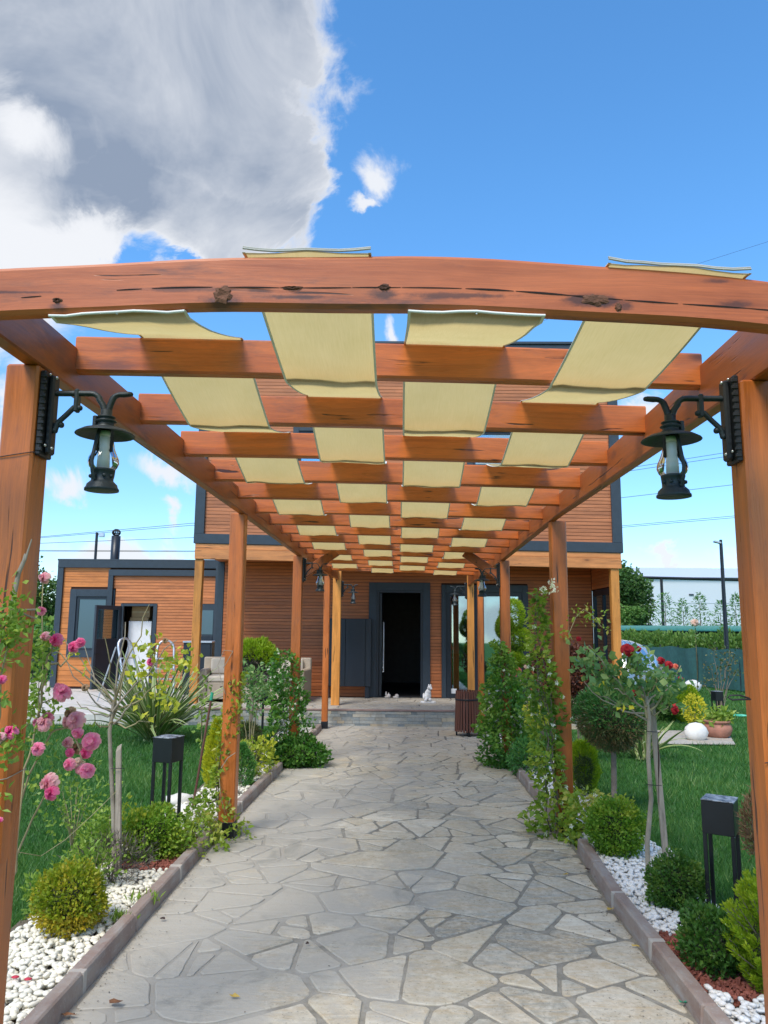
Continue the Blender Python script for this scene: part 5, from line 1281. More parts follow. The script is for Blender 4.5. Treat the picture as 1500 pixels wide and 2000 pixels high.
# ------------------------------------------------------------------ small things on the terrace
p = at(836, 1372, 14.6); st = thing('stone_figurine', 'grey white stone figurine of a squatting animal right of the doorway', 'statue', (p.x, 14.75, TZ))
X, Y = p.x, 14.75
MB().cbox(X-.14, X+.15, Y-.09, Y+.09, TZ, TZ+.03, .006).build('plinth', STAT, st)
MB().ell((X, Y, TZ+.13), (.065, .06, .11), 12, 8, .05).ell((X+.01, Y-.02, TZ+.20), (.05, .045, .06), 12, 8, .05).ell((X+.035, Y-.03, TZ+.275), (.045, .048, .045), 12, 8, .04).ell((X+.065, Y-.06, TZ+.265), (.02, .03, .018), 8, 6).ell((X+.02, Y-.01, TZ+.315), (.015, .012, .03), 8, 5).ell((X+.055, Y-.01, TZ+.315), (.015, .012, .03), 8, 5).ell((X-.035, Y-.06, TZ+.06), (.03, .045, .035), 8, 6).ell((X+.04, Y-.06, TZ+.06), (.03, .045, .035), 8, 6).ell((X-.075, Y, TZ+.12), (.02, .02, .06), 8, 6).build('figure', STAT, st)
for (px, py, lb) in ((757, 1358, 'pale fluffy slipper upright on the door sill, left one'), (773, 1361, 'pale fluffy slipper lying flat on the door sill, right one')):
    q = at(px, py, YW-.12); t = thing('slipper', lb, 'slipper', (q.x, YW-.12, TZ)); X = q.x
    MB().ell((X, YW-.12, TZ+.018), (.065, .04, .018), 12, 6).build('sole', SLIP, t)
    MB().ell((X+.02, YW-.12, TZ+.045), (.042, .042, .035), 12, 6, .06).build('upper', SLIP, t)
    if px == 757: MB().ell((X-.03, YW-.12, TZ+.075), (.015, .02, .05), 8, 6, .1).ell((X+.02, YW-.12, TZ+.07), (.012, .012, .035), 8, 6, .1).build('tuft', SLIP, t)
def armchair(x, y, rz, label, w=.78):
    t = thing('armchair', label, 'armchair', (x, y, TZ), 'beige rattan seats on the terrace', rz); hw = w/2
    def B(m, name, mat): return m.build(name, mat, t, local=True)
    B(MB().cbox(-hw, -hw+.13, -.38, .36, .02, .60, .02), 'arm', BEIGE); B(MB().cbox(hw-.13, hw, -.38, .36, .02, .60, .02), 'arm', BEIGE)
    B(MB().hexa([(-hw, .28, .02), (hw, .28, .02), (-hw, .42, .02), (hw, .42, .02), (-hw, .33, .80), (hw, .33, .80), (-hw, .44, .80), (hw, .44, .80)], .02), 'backrest', BEIGE)
    B(MB().cbox(-hw+.135, hw-.135, -.36, .30, .06, .36, .01), 'seat_base', BEIGE); B(MB().cbox(-hw+.14, hw-.14, -.37, .28, .362, .48, .03), 'seat_cushion', CUSH)
    B(MB().hexa([(-hw+.14, .17, .482), (hw-.14, .17, .482), (-hw+.14, .28, .482), (hw-.14, .28, .482), (-hw+.14, .23, .78), (hw-.14, .23, .78), (-hw+.14, .32, .78), (hw-.14, .32, .78)], .025), 'back_cushion', CUSH)
    B(MB().cbox(-.05, .05, -.365, -.361, .27, .29, .0005), 'handle_slot', BLACK)
    for i in (-1, 1): B(MB().box(i*(hw-.142)-.004, i*(hw-.142)+.004, -.366, -.361, .07, .36), 'gap_strip', BLACK)
    return t
armchair(ax(432, 14.45, 1330), 14.75, rad(8), 'beige rattan armchair left of the second timber post', .86)
armchair(ax(520, 14.5, 1330), 14.75, rad(-4), 'wide beige rattan seat half hidden behind the jasmine', 1.5)
def ladder(px, py, Y, H, rz, label):
    q = at(px, py, Y); t = thing('step_ladder', label, 'ladder', (q.x, Y, .075), 'aluminium step ladders by the annex', rz)
    for s in (-1, 1):
        MB().tube([(s*.22, -.42, 0), (s*.17, -.02, H*.93), (s*.15, .0, H), (s*.10, .01, H+.06)], .027, 8).build('front_rail', ALU, t, local=True)
        MB().tube([(s*.20, .45, 0), (s*.16, .06, H*.93)], .015, 8).build('rear_rail', ALU, t, local=True)
    MB().tube([(-.11, .01, H+.055), (-.05, .01, H+.085), (.05, .01, H+.085), (.11, .01, H+.055)], .02, 8).build('top_hoop', ALU, t, local=True)
    for k in range(4):
        f = (k+1)/5; MB().cbox(-.20+.03*f, .20-.03*f, -.42+.40*f-.05, -.42+.40*f+.05, H*.93*f-.012, H*.93*f+.012, .003).build('tread', ALU, t, local=True)
    MB().tube([(-.19, .40, H*.14), (.19, .40, H*.14)], .010, 6).build('brace', ALU, t, local=True)
ladder(236, 1380, 15.4, 1.15, rad(62), 'grey aluminium step ladder standing before the open annex door')
ladder(318, 1380, 16.3, 1.10, rad(15), 'second aluminium step ladder behind the variegated flax clump')

# ------------------------------------------------------------------ background right
def X(px, Y, py=1228): return at(px, py, Y).x
# green shade netting on a low fence
f0, f1 = at(1205, 1300, 28.5), at(1500, 1340, 20.8); gb = -.1
fn = thing('net_fence', 'low fence covered in blue green shade netting across the right lawn', 'fence', (f1.x, f1.y, gb))
V = []; nx, nz = 40, 8
for i in range(nx+1):
    f = i/nx; x, y = f0.x+(f1.x-f0.x)*f, f0.y+(f1.y-f0.y)*f
    top = az_(1260, 1264, 26) if False else 1.0
    for j in range(nz+1):
        h = j/nz; V.append((x+.05*math.sin(i*1.3)*math.sin(h*3.1), y-.06*math.sin(i*.9+h*2)+.04*math.sin(i*2.3)*h, gb+.03+(1.12+.03*math.sin(i*.8))*h))
MB().add(V, [(i*(nz+1)+j, (i+1)*(nz+1)+j, (i+1)*(nz+1)+j+1, i*(nz+1)+j+1) for i in range(nx) for j in range(nz)], True).build('netting', NET, fn)
for i in range(0, 9):
    f = i/8; MB().tube([(f0.x+(f1.x-f0.x)*f, f0.y+(f1.y-f0.y)*f+.12, gb), (f0.x+(f1.x-f0.x)*f, f0.y+(f1.y-f0.y)*f+.12, gb+1.2)], .025, 6).build('post', STEELD, fn)
# clipped hedge behind
hd0, hd1 = at(1195, 1240, 31), at(1520, 1240, 24.5)
for i in range(16):
    f = i/15; c = (hd0.x+(hd1.x-hd0.x)*f, hd0.y+(hd1.y-hd0.y)*f, .68)
    t = thing('hedge_shrub', 'clipped hedge conifer above the netting, %s from the house end of the row' % ('first second third fourth fifth sixth seventh eighth ninth tenth eleventh twelfth thirteenth fourteenth fifteenth last'.split()[i]), 'hedge', (c[0], c[1], gb), 'clipped conifers of the hedge behind the netting')
    C, D, u = ball_pts(c, (.42, .42, .80+random.uniform(-.06, .10)), 1500, .6, i, 3, .12); leaves('foliage', L_HEDGE, t, C, D*.5+RNG.normal(size=D.shape)*.4+np.array([0, 0, .7]), .12, .028, .2+.5*RNG.random(len(C))+.2*D[:, 2])
    MB().tube([(c[0], c[1], gb-.05), (c[0], c[1], .9)], .03, 6).build('trunk', BARK, t)
# corrugated teal roof over a dark lean-to
r0, r1 = at(1190, 1228, 36), at(1560, 1236, 30); sh = thing('lean_to_shelter', 'long dark shelter with corrugated teal roof edge behind the hedge', 'shelter', (r0.x, r0.y, gb))
m = MB(); n = 150; V = []
zt_ = az_(1300, 1222, 33.5); ze = az_(1300, 1231.5, 33.0)
for i in range(n*2+1):
    f = i/(n*2); w_ = .035*(1 if i % 2 else -1); x, y = r0.x+(r1.x-r0.x)*f, r0.y+(r1.y-r0.y)*f
    V += [(x, y, ze+w_*.9), (x, y+.10, zt_+w_*.3), (x+.02, y+2.4, zt_-.25+w_)]
m.add(V, [(3*i+j, 3*i+3+j, 3*i+4+j, 3*i+1+j) for i in range(n*2) for j in (0, 1)]).build('corrugated_roof', TEAL, sh)
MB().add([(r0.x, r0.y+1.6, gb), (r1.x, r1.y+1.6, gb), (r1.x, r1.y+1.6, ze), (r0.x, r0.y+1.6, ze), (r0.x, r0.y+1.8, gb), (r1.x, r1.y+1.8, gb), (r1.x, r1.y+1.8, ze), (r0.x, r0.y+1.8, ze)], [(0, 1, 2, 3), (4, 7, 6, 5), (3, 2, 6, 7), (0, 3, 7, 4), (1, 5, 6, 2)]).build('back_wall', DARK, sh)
for i in range(7): f = (i+.5)/7; MB().tube([(r0.x+(r1.x-r0.x)*f, r0.y+(r1.y-r0.y)*f+.3, gb), (r0.x+(r1.x-r0.x)*f, r0.y+(r1.y-r0.y)*f+.3, ze+.02)], .04, 6).build('post', STEELD, sh)
# big white shed
Yw = 95; wh = thing('warehouse', 'large plain white warehouse far behind the garden on the right', 'warehouse', (X(1350, Yw), Yw, gb))
wxa, wxb = X(1180, Yw), X(1700, Yw); we = az_(1350, 1128, Yw); wr = az_(1350, 1114, Yw+8)
MB().box(wxa, wxb, Yw, Yw+40, gb, we).build('wall', WARE, wh)
MB().add([(wxa-.5, Yw-.4, we), (wxb+.5, Yw-.4, we), (wxb+.5, Yw+20, wr+1.3), (wxa-.5, Yw+20, wr+1.3), (wxb+.5, Yw+40, we), (wxa-.5, Yw+40, we)], [(0, 1, 2, 3), (3, 2, 4, 5)]).build('roof', plain('warehouse_roof', (0.55, 0.61, 0.68), .5, var=.02), wh)
bx('vent', STEEL, wh, X(1349, Yw), X(1358, Yw), Yw-.1, Yw-.01, az_(1350, 1163, Yw), az_(1350, 1160, Yw)); 
for zf in (.28, .62): bx('cladding_rail', plain('rail_grey', (0.55, 0.60, 0.65), .6), wh, wxa, wxb, Yw-.04, Yw-.005, gb+(we-gb)*zf, gb+(we-gb)*zf+.06)
# ball court frame
Yb = 48; fr_ = thing('court_frame', 'tall thin black steel frame of a ball court before the warehouse', 'frame', (X(1296, Yb), Yb, gb)); zb_ = az_(1296, 1130, Yb)
MB().tube([(X(1200, Yb), Yb, zb_+.08), (X(1600, Yb), Yb, zb_-.12)], .10, 6).build('top_rail', BLACK, fr_)
for px in (1296, 1560): MB().tube([(X(px, Yb), Yb, gb), (X(px, Yb), Yb, zb_)], .09, 6).build('post', BLACK, fr_)
m = MB(); x_ = X(1272, Yb); MB().tube([(x_, Yb+1, gb), (x_, Yb+1, az_(1272, 1175, Yb))], .03, 5).build('thin_pole', ALU, fr_)
# street lamp
Yl = 22.5; q0, q1 = at(1424, 1345, Yl), at(1408, 1062, Yl); lpx = thing('street_lamp', 'tall slim dark street lamp on the right lawn by the netting', 'street lamp', (q0.x, Yl, gb))
MB().tube([(q0.x, Yl, gb), (q1.x, Yl, q1.z)], [.075, .05], 8).build('pole', STEELD, lpx)
MB().cbox(q1.x-.035, q1.x+.035, Yl-.03, Yl+.03, q1.z-.08, q1.z+.12, .005).build('bracket', STEELD, lpx)
hm = MB().cbox(-.18, .02, -.07, .07, -.02, .03, .008); hm.xf(Matrix.Translation((q1.x-.03, Yl, q1.z+.02)) @ Matrix.Rotation(.25, 4, 'Y')); hm.build('lamp_head', ALU, lpx)
# clear garden dome
Yd = 24; q = at(1213, 1250, Yd); dm = thing('garden_dome', 'clear plastic garden dome right of the porch', 'dome', (q.x, Yd, gb)); rd = 1.28
m = MB(); prof = [(rd*math.sin(math.pi/2*k/7), (q.z-gb)*math.cos(math.pi/2*k/7)) for k in range(8)]; m.lathe(prof, (q.x, Yd, gb), 22).build('plastic_skin', glass('dome_plastic', (0.85, 0.88, 0.9), .25, .35), dm)
m = MB()
for k in range(11):
    a = math.pi*k/11; m.tube([(q.x+rd*1.005*math.cos(t_)*math.cos(a), Yd+rd*1.005*math.cos(t_)*math.sin(a), gb+(q.z-gb)*1.005*math.sin(t_)) for t_ in [math.pi*j/14 for j in range(15)]], .005, 5)
for hgt in (.33, .62): m.tube([(q.x+rd*math.sqrt(1-hgt*hgt)*1.005*math.cos(6.2832*j/24), Yd+rd*math.sqrt(1-hgt*hgt)*1.005*math.sin(6.2832*j/24), gb+(q.z-gb)*hgt) for j in range(25)], .005, 5, False)
m.build('ribs', WBAG, dm)
# white sack and cloth on the lawn
p = g(1346, 1352, 0); sk = thing('garden_sack', 'white sack with tan cloth lying on the far right lawn', 'sack', p)
MB().ell((p.x+.1, p.y, p.z+.16), (.24, .2, .17), 14, 8, .09).build('sack', WBAG, sk); MB().ell((p.x-.22, p.y-.05, p.z+.08), (.2, .16, .10), 14, 8, .14).build('cloth', CARD, sk)
# terracotta pot with plants, white globe, hose
p = g(1403, 1441); pot = thing('terracotta_pot', 'round terracotta pot planted with green and yellow leaves on the lawn', 'plant pot', p)
MB().lathe([(0, 0), (.13, 0), (.19, .06), (.215, .14), (.20, .19), (.165, .225), (.20, .24), (.205, .265), (.185, .27), (.17, .235), (0, .225)], p, 24).build('pot', TERRA, pot)
C, D = leaf_spray((p.x+.03, p.y, p.z+.32), 160, (.11, .09, .06)); leaves('foliage', L_ROSEP, pot, C, D+np.array([0, 0, .6]), .11, .028, .3+.5*RNG.random(len(C)))
p2 = g(1385, 1432); 
shrub('variegated_shrub', 'small yellow variegated shrub left of the terracotta pot', 'shrub', L_YEL, (p2.x-.06, p2.y+.45, p2.z+.32), (.17, .16, .27), 420, .06, .018, tintf=lambda C, D, u, t: t+.45)
p = g(1364, 1447); wg = MB(); V0, F0 = ICO2; o = np_mesh('white_boulder', V0*np.array([.185, .12, .15])*(1+.03*np.sin(V0@np.array([4., 3, 5])))[:, None]+np.array([p.x-.01, p.y+.05, p.z+.12]), F0, PEBR, None, smooth=True); tag(o, 'large smooth white round boulder beside the terracotta pot', 'boulder')
p = g(1440, 1400); pts = [(p.x-.35+.12*k, p.y+.5*math.sin(k*1.1)*.25, p.z+.02+.01*math.sin(k*2)) for k in range(14)]
tag(MB().tube(pts, .018, 6).build('garden_hose', HOSE), 'bright green garden hose lying across the far right lawn', 'hose')
pts = [(q_[0], q_[1]+.25+.1*math.sin(i), q_[2]) for i, q_ in enumerate(pts)]; tag(MB().tube(pts, .015, 6).build('garden_hose', HOSE), 'second loop of green hose just behind the first on the lawn', 'hose')

# ------------------------------------------------------------------ trees
def tree(name, label, c, r, base, n, L, W, mat=L_TREE, group=None, seed=1, blobs=7, trunk=.10, cat='tree'):
    c = Vector(c); t = thing(name, label, cat, (c.x, c.y, base), group); R = random.Random(seed); Cs, Ds, Ts = [], [], []
    bl_ = [(Vector((R.uniform(-.55, .55)*r[0], R.uniform(-.5, .5)*r[1], R.uniform(-.6, .62)*r[2])), R.uniform(.42, .62)) for _ in range(blobs)]
    for i, (o, s) in enumerate(bl_):
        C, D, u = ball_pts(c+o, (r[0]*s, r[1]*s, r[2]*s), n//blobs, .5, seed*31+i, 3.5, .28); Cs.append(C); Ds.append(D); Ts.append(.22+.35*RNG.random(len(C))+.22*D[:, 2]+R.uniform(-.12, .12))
    C = np.concatenate(Cs); D = np.concatenate(Ds); C[:, 2] = np.maximum(C[:, 2], base+.02)
    leaves('crown', mat, t, C, D*.6+RNG.normal(size=D.shape)*.8, L, W, np.concatenate(Ts))
    MB().tube([(c.x, c.y, base-.1), (c.x+trunk*.3, c.y, (base+c.z)/2), (c.x, c.y, c.z+r[2]*.3)], [trunk, trunk*.7, trunk*.35], 8).build('trunk', BARK, t)
    m = MB()
    for o, s in bl_: m.tube([(c.x, c.y, base+(c.z-base)*.5), c+o*.6+Vector((0, 0, -.1)), c+o], [trunk*.45, trunk*.25, trunk*.1], 5)
    m.build('limbs', BARK, t); return t
tree('broadleaf_tree', 'dense green broadleaf tree right of the house before the warehouse', at(1214, 1168, 40), (1.55, 1.5, 1.75), gb, 9000, .17, .06, seed=3, blobs=11, trunk=.14)
tree('broadleaf_tree', 'lower leafy bush at the foot of the right background tree', at(1225, 1212, 38), (1.0, .9, .7), gb, 3000, .15, .05, L_HEDGE, seed=5, blobs=6, trunk=.07)
for i, (px, py, rx, rz_, lb) in enumerate(((1300, 1210, .8, .75, 'spiky young conifer beside the black court post'), (1335, 1214, .55, .55, 'small loose conifer right of the black court post'), (1368, 1212, .5, .80, 'dark young conifer with pointed top near the middle of the hedge'), (1408, 1215, .55, .5, 'young conifer left of the slim street lamp'), (1438, 1212, .5, .7, 'young conifer right of the slim street lamp'))):
    c = at(px, py, 37); t = thing('young_conifer', lb, 'conifer', (c.x, c.y, gb), 'young conifers above the teal shelter roof'); n = 520; f = RNG.random(n)**1.2; a = RNG.uniform(0, 6.28, n); rr = rx*(1-f)**.6*RNG.uniform(.2, 1.25, n)*(1+.35*np.sin(a*3+f*14+i))
    C = np.stack([c.x+np.cos(a)*rr, c.y+np.sin(a)*rr, c.z-.9+f*(rz_+1.4)], 1); leaves('foliage', L_CONG, t, C, np.stack([np.cos(a), np.sin(a), .5+0*a], 1)+RNG.normal(size=(n, 3))*.45, .17, .022, .3+.5*RNG.random(n)); MB().tube([(c.x, c.y, gb), (c.x, c.y, c.z+rz_)], [.05, .01], 6).build('trunk', BARK, t)
tree('garden_tree', 'dark green tree behind the front left post and annex', at(70, 1165, 24), (1.25, 1.1, 1.55), gb, 8000, .11, .04, seed=8, blobs=10, trunk=.1)
tree('laurel_bush', 'bright green bush left of the annex corner', at(72, 1232, 22), (1.0, .9, .55), gb, 3500, .12, .04, L_HEDGE, seed=9, blobs=6, trunk=.06, cat='bush')
tree('laurel_bush', 'dark evergreen bush at the left foot of the annex', at(60, 1270, 21), (.9, .9, .75), gb, 3500, .10, .035, L_CONG, seed=10, blobs=6, trunk=.06, cat='bush')
for i, (xx, yy) in enumerate(((-16, 34), (-21, 33), (-26, 31), (-12, 38))):
    tree('boundary_tree', 'green tree behind the annex roof, %s from the house' % ('second third fourth nearest'.split()[i]), (xx, yy, 1.3), (2.4, 2, 1.3), gb, 2200, .3, .1, group='boundary trees behind the annex', seed=20+i, blobs=6)
rl = thing('metal_railing', 'short dark metal railing at the left end of the annex pavement', 'railing', (X(80, 17.5), 17.5, .07)); x0 = X(55, 17.5)
for k in range(7): MB().tube([(x0+k*.085, 17.5, .06), (x0+k*.085, 17.5, .78)], .008, 5).build('bar', BLACK, rl)
MB().tube([(x0-.03, 17.5, .78), (x0+.56, 17.5, .78)], .013, 6).build('rail', BLACK, rl)
# power cables far behind
def cable(pts, Y, lb, r=.022, dbl=False):
    P = [at(px, py, Y) for px, py in pts]; Q = []
    for a, c in zip(P, P[1:]):
        for k in range(8): Q.append(a.lerp(c, k/8))
    Q.append(P[-1]); tag(MB().tube(Q, r, 5).build('power_cable', WIRE), lb, 'cable', 'overhead power cables behind the house')
cable([(-600, 1085), (85, 1048), (375, 1022), (800, 1005), (1215, 916), (1430, 882), (2000, 800)], 70, 'uppermost pair member of the cables, crossing high right of the house')
cable([(-600, 1088), (85, 1050), (375, 1026), (800, 1008), (1215, 922), (1430, 890), (2000, 810)], 70.5, 'cable running just under the uppermost one')
cable([(-600, 1080), (82, 1061), (375, 1050), (800, 1020), (1215, 972), (1430, 947), (2000, 880)], 71, 'middle cable, single, between the upper pair and lower cables')
cable([(-600, 1074), (82, 1075), (382, 1076), (800, 1060), (1215, 1027), (1430, 1008), (2000, 960)], 72, 'lowest cable behind the flue pipe and right street lamp')
cable([(-600, 1076), (82, 1076.5), (382, 1077.5), (800, 1062), (1215, 1030), (1430, 1011.5), (2000, 965)], 72.5, 'cable doubled closely beneath the lowest one')
cable([(900, 690), (1180, 580), (1310, 532), (1500, 472), (2000, 320)], 60, 'single thin wire slanting above the right end of the arch', .012)

# ------------------------------------------------------------------ planting, left side
b_ = g(112, 1852); shrub('box_ball', 'yellow green clipped box ball at the bottom left on white pebbles', 'shrub', L_BOXY, (b_.x, b_.y+.12, .185), (.178, .178, .165), 5200, .020, .0075, 'clipped box balls along the beds', 3, tintf=lambda C, D, u, t: t+.22*(C[:, 2] < .15)+.12, k=4, amp=.12)
b_ = g(275, 1700); shrub('box_shrub', 'green box shrub with loose shoots behind the old stake on the left', 'shrub', L_BOX, (b_.x-.0, b_.y+.16, .175), (.17, .17, .185), 4200, .024, .008, seed=5, amp=.25, tintf=lambda C, D, u, t: t+.18)
b_ = g(215, 1735); shrub('weed_clump', 'thin twiggy weeds at the foot of the stake on the left', 'weeds', L_DEAD, (b_.x, b_.y, .14), (.22, .16, .15), 900, .06, .0016, seed=6, amp=.3, up=.5)
b_ = g(175, 1640); shrub('loose_rose', 'sprawling pale green rose shoots over the lawn edge at left', 'shrub', L_ROSEP, (b_.x, b_.y-.3, .30), (.26, .22, .26), 300, .034, .012, seed=7, amp=.4, inner=.2, twigmat=TWIG, stems=9)
b_ = g(185, 1690); shrub('loose_rose', 'fresh green shoots beside the stake base on the left', 'shrub', L_ROSEP, (b_.x, b_.y, .17), (.13, .13, .16), 500, .034, .009, seed=8, amp=.3, inner=.2)
for (px, py, lb) in ((285, 1768, 'small green weed sprouting among the left pebbles near the kerb'), (235, 1805, 'tiny weed tuft among the left pebbles')):
    b_ = g(px, py, .03); t = thing('weed_tuft', lb, 'weed', b_); C, D = leaf_spray((b_.x, b_.y, b_.z+.02), 60, (.035, .03, .008)); leaves('foliage', L_ROSEP, t, C, D*.4+np.array([0, 0, .8]), .05, .006, .3+.4*RNG.random(len(C)))
for (px, py, rx, rz_, n_, mt, lb) in ((150, 1715, .17, .17, 620, L_ROSEP, 'pale weeds on the lawn edge just behind the yellow box ball'), (205, 1655, .14, .22, 480, L_ROSEP, 'feathery green shoots left of the weathered stake'), (245, 1650, .10, .20, 300, L_YEL, 'yellowish leafy shoots in front of the weathered stake'), (60, 1750, .10, .12, 220, L_ROSEP, 'weeds by the front left post above the pebbles'), (340, 1640, .15, .10, 380, L_VINE, 'leafy creeping stems by the left kerb before the second post')):
    b_ = g(px, py+50); shrub('weed_patch', lb, 'weeds', mt, (b_.x, b_.y+.1, rz_*.9), (rx, rx*.8, rz_), n_, .034, .010, seed=px, amp=.4, inner=.1, twigmat=TWIG, stems=8, up=.5)
# stake and standard rose
b_ = g(231, 1712); sk = thing('wooden_stake', 'weathered wooden stake tied to the bare rose on the left', 'stake', b_)
tp = at(233, 1452, b_.y); MB().hexa([(b_.x-.018, b_.y-.015, -.02), (b_.x+.018, b_.y-.015, -.02), (b_.x-.018, b_.y+.015, -.02), (b_.x+.018, b_.y+.015, -.02), (tp.x-.016, b_.y-.012, tp.z-.05), (tp.x+.016, b_.y-.012, tp.z-.03), (tp.x-.016, b_.y+.012, tp.z-.02), (tp.x+.012, b_.y+.012, tp.z)], .003).build('stake', W_GREY, sk)
zz = at(233, 1500, b_.y).z; MB().tube([(tp.x-.035, b_.y-.03, zz), (tp.x+.02, b_.y-.032, zz+.004), (tp.x+.05, b_.y-.02, zz)], .0022, 5).build('tie', BLACK, sk)
def rose_standard(label, base, trunk_pts, branches, leafmat, nl, leafs, blooms, flower_d=.06, spread=(.05, .05, .045), leaf_L=.045, leaf_W=.018, barkm=BARKL):
    t = thing('standard_rose', label, 'rose', base); MB().tube(trunk_pts, [.017-.007*i/len(trunk_pts) for i in range(len(trunk_pts))], 8).build('trunk', barkm, t)
    top = Vector(trunk_pts[-1]); Cs, Ds = [], []
    for i, e in enumerate(branches):
        e = Vector(e); pts = bez(top+Vector((random.uniform(-.01, .01), random.uniform(-.02, .02), -random.uniform(0, .16))), e, random.uniform(-.07, .02), 6, .018)
        MB().tube(pts, [.0075, .0065, .0055, .005, .004, .0035, .0025], 6).build('branch', TWIG if i % 2 else barkm, t)
    for (c, k, s) in leafs:
        C, D = leaf_spray(c, k, np.array(spread)*s); Cs.append(C); Ds.append(D)
    C = np.concatenate(Cs); D = np.concatenate(Ds); leaves('foliage', leafmat, t, C, D+np.array([0, -.2, -.1]), leaf_L, leaf_W, .1+.75*RNG.random(len(C)), fold=.15)
    for i, (c, mat, d) in enumerate(blooms): bloom(t, mat, c, d, seed=i % 3)
    return t
q = lambda px, py, Y=5.05: at(px, py, Y)
base = g(224, 1715)
rose_standard('nearly bare standard rose with yellowing leaves tied to the left stake', base, [base, q(222, 1600), q(217, 1500), q(214, 1430), q(222, 1370)],
    [q(130, 1290, 4.9), q(92, 1262, 4.9), q(165, 1262), q(205, 1245, 4.9), q(245, 1215, 5.1), q(292, 1180, 5.1), q(345, 1250, 5.0), q(330, 1310, 5.2), q(285, 1330, 4.9), q(250, 1290, 5.2), q(150, 1370), q(305, 1395, 4.95), q(120, 1240, 4.95), q(185, 1395, 4.8)], L_YEL, 0,
    [(q(292, 1262, 5.1), 26, 1.0), (q(268, 1322, 4.95), 14, .8), (q(345, 1305, 5.0), 26, 1.1), (q(310, 1355), 30, 1.0), (q(270, 1352, 4.95), 8, .7), (q(352, 1280, 5.0), 18, 1.1), (q(325, 1375, 5.0), 14, .8), (q(140, 1278, 4.9), 5, .6), (q(255, 1318), 8, .8), (q(300, 1300), 20, 1.1), (q(285, 1400, 4.95), 5, .5), (q(375, 1300, 5.05), 12, .8), (q(160, 1300, 4.9), 4, .6)],
    [(q(293, 1292, 5.05), L_MAG, .055), (q(297, 1270, 5.08), L_BROWN, .05), (q(165, 1342, 4.9), L_BROWN, .05), (q(322, 1250, 5.1), L_BROWN, .04)], leaf_L=.045, leaf_W=.020)
for (pts_, lb) in (([(228, 1590), (150, 1560), (60, 1605)], 'thin pale runner arching left across the lawn'),):
    m = MB().tube([at(px, py, 4.6-.2*i) for i, (px, py) in enumerate([(228, 1545), (180, 1592), (128, 1640), (80, 1672), (34, 1664)])], .0018, 5); tag(m.build('trailing_shoot', TWIG), 'thin pale trailing shoot crossing the left lawn', 'shoot')
# climbing rose on the front left post
cr = thing('climbing_rose', 'pink climbing rose around the front left post and beside it', 'rose', (-1.62, 2.85, 0))
BL = [(85, 1128, 24, L_PINKF, 2.95), (80, 1192, 19, L_PINK, 2.75), (86, 1243, 19, L_PINKF, 2.8), (107, 1250, 27, L_MAG, 2.8), (142, 1263, 24, L_MAG, 3.05), (157, 1254, 19, L_MAG, 3.05), (2, 1327, 18, L_MAG, 2.4),
      (121, 1350, 34, L_PINK, 2.9), (115, 1344, 26, L_PINK, 2.93), (84, 1412, 30, L_PINKF, 2.95), (91, 1401, 24, L_PINK, 2.97), (72, 1412, 22, L_PINK, 2.98), (20, 1428, 27, L_MAG, 2.42), (72, 1461, 27, L_PINK, 2.9), (145, 1406, 36, L_PINKF, 3.0), (135, 1393, 24, L_BROWN, 3.03), (132, 1408, 26, L_PINKF, 3.04),
      (150, 1432, 24, L_PINK, 3.0), (177, 1448, 35, L_PINK, 3.0), (130, 1451, 22, L_PINKF, 3.06), (150, 1460, 22, L_BROWN, 3.08), (135, 1470, 18, L_MAG, 3.05), (165, 1470, 24, L_MAG, 3.02), (133, 1493, 24, L_PINK, 2.98), (152, 1488, 20, L_PALEP, 3.0), (170, 1503, 30, L_PINK, 2.97), (157, 1503, 22, L_PINKF, 3.0), (93, 1530, 36, L_PINKF, 2.9), (98, 1548, 28, L_MAG, 2.88), (104, 1527, 22, L_PINKF, 2.92), (0, 1440, 18, L_PINKF, 2.4), (-10, 1250, 30, L_PINK, 2.45), (0, 1602, 10, L_MAG, 2.4)]
for i, (px, py, d, mt, Y) in enumerate(BL):
    p = at(px, py, Y); bloom(cr, mt, p, d/1490*Y*1.02, seed=i % 4, facing=(random.uniform(-.6, .5), -1, random.uniform(-.2, .8)))
canes = [[(-1.62, 2.85, 0), at(30, 1700, 2.9), at(50, 1500, 2.9), at(75, 1400, 2.95), at(84, 1300, 2.9), at(84, 1140, 2.95)], [(-1.65, 2.9, 0), at(40, 1650, 3.0), at(90, 1545, 2.95), at(93, 1535, 2.92)], [(-1.65, 2.9, 0), at(20, 1600, 3.0), at(100, 1430, 3.0), at(140, 1420, 3.04), at(172, 1455, 3.02)],
         [(-1.6, 2.9, 0), at(10, 1500, 2.95), at(70, 1380, 2.95), at(118, 1355, 2.92)], [at(75, 1400, 2.95), at(90, 1290, 2.85), at(108, 1255, 2.82)], [at(140, 1420, 3.04), at(160, 1480, 3.0), at(165, 1500, 2.98)], [at(84, 1290, 2.9), at(120, 1300, 3.0), at(150, 1262, 3.06)], [(-1.55, 2.4, 0), at(-20, 1500, 2.42), at(0, 1400, 2.42), at(10, 1250, 2.42), at(5, 1180, 2.42)], [at(0, 1450, 2.42), at(20, 1432, 2.43)], [at(60, 1440, 2.95), at(72, 1465, 2.92)]]
m = MB()
for c in canes:
    P = [Vector(v) for v in c]; Q = []
    for a, e in zip(P, P[1:]): Q += [a.lerp(e, k/4)+Vector([random.uniform(-.006, .006) for _ in range(3)]) for k in range(4)]
    Q.append(P[-1]); MB().tube(Q, [.005-.003*i/len(Q) for i in range(len(Q))], 5).build('cane', TWIG, cr)
Cs = []; Ds = []
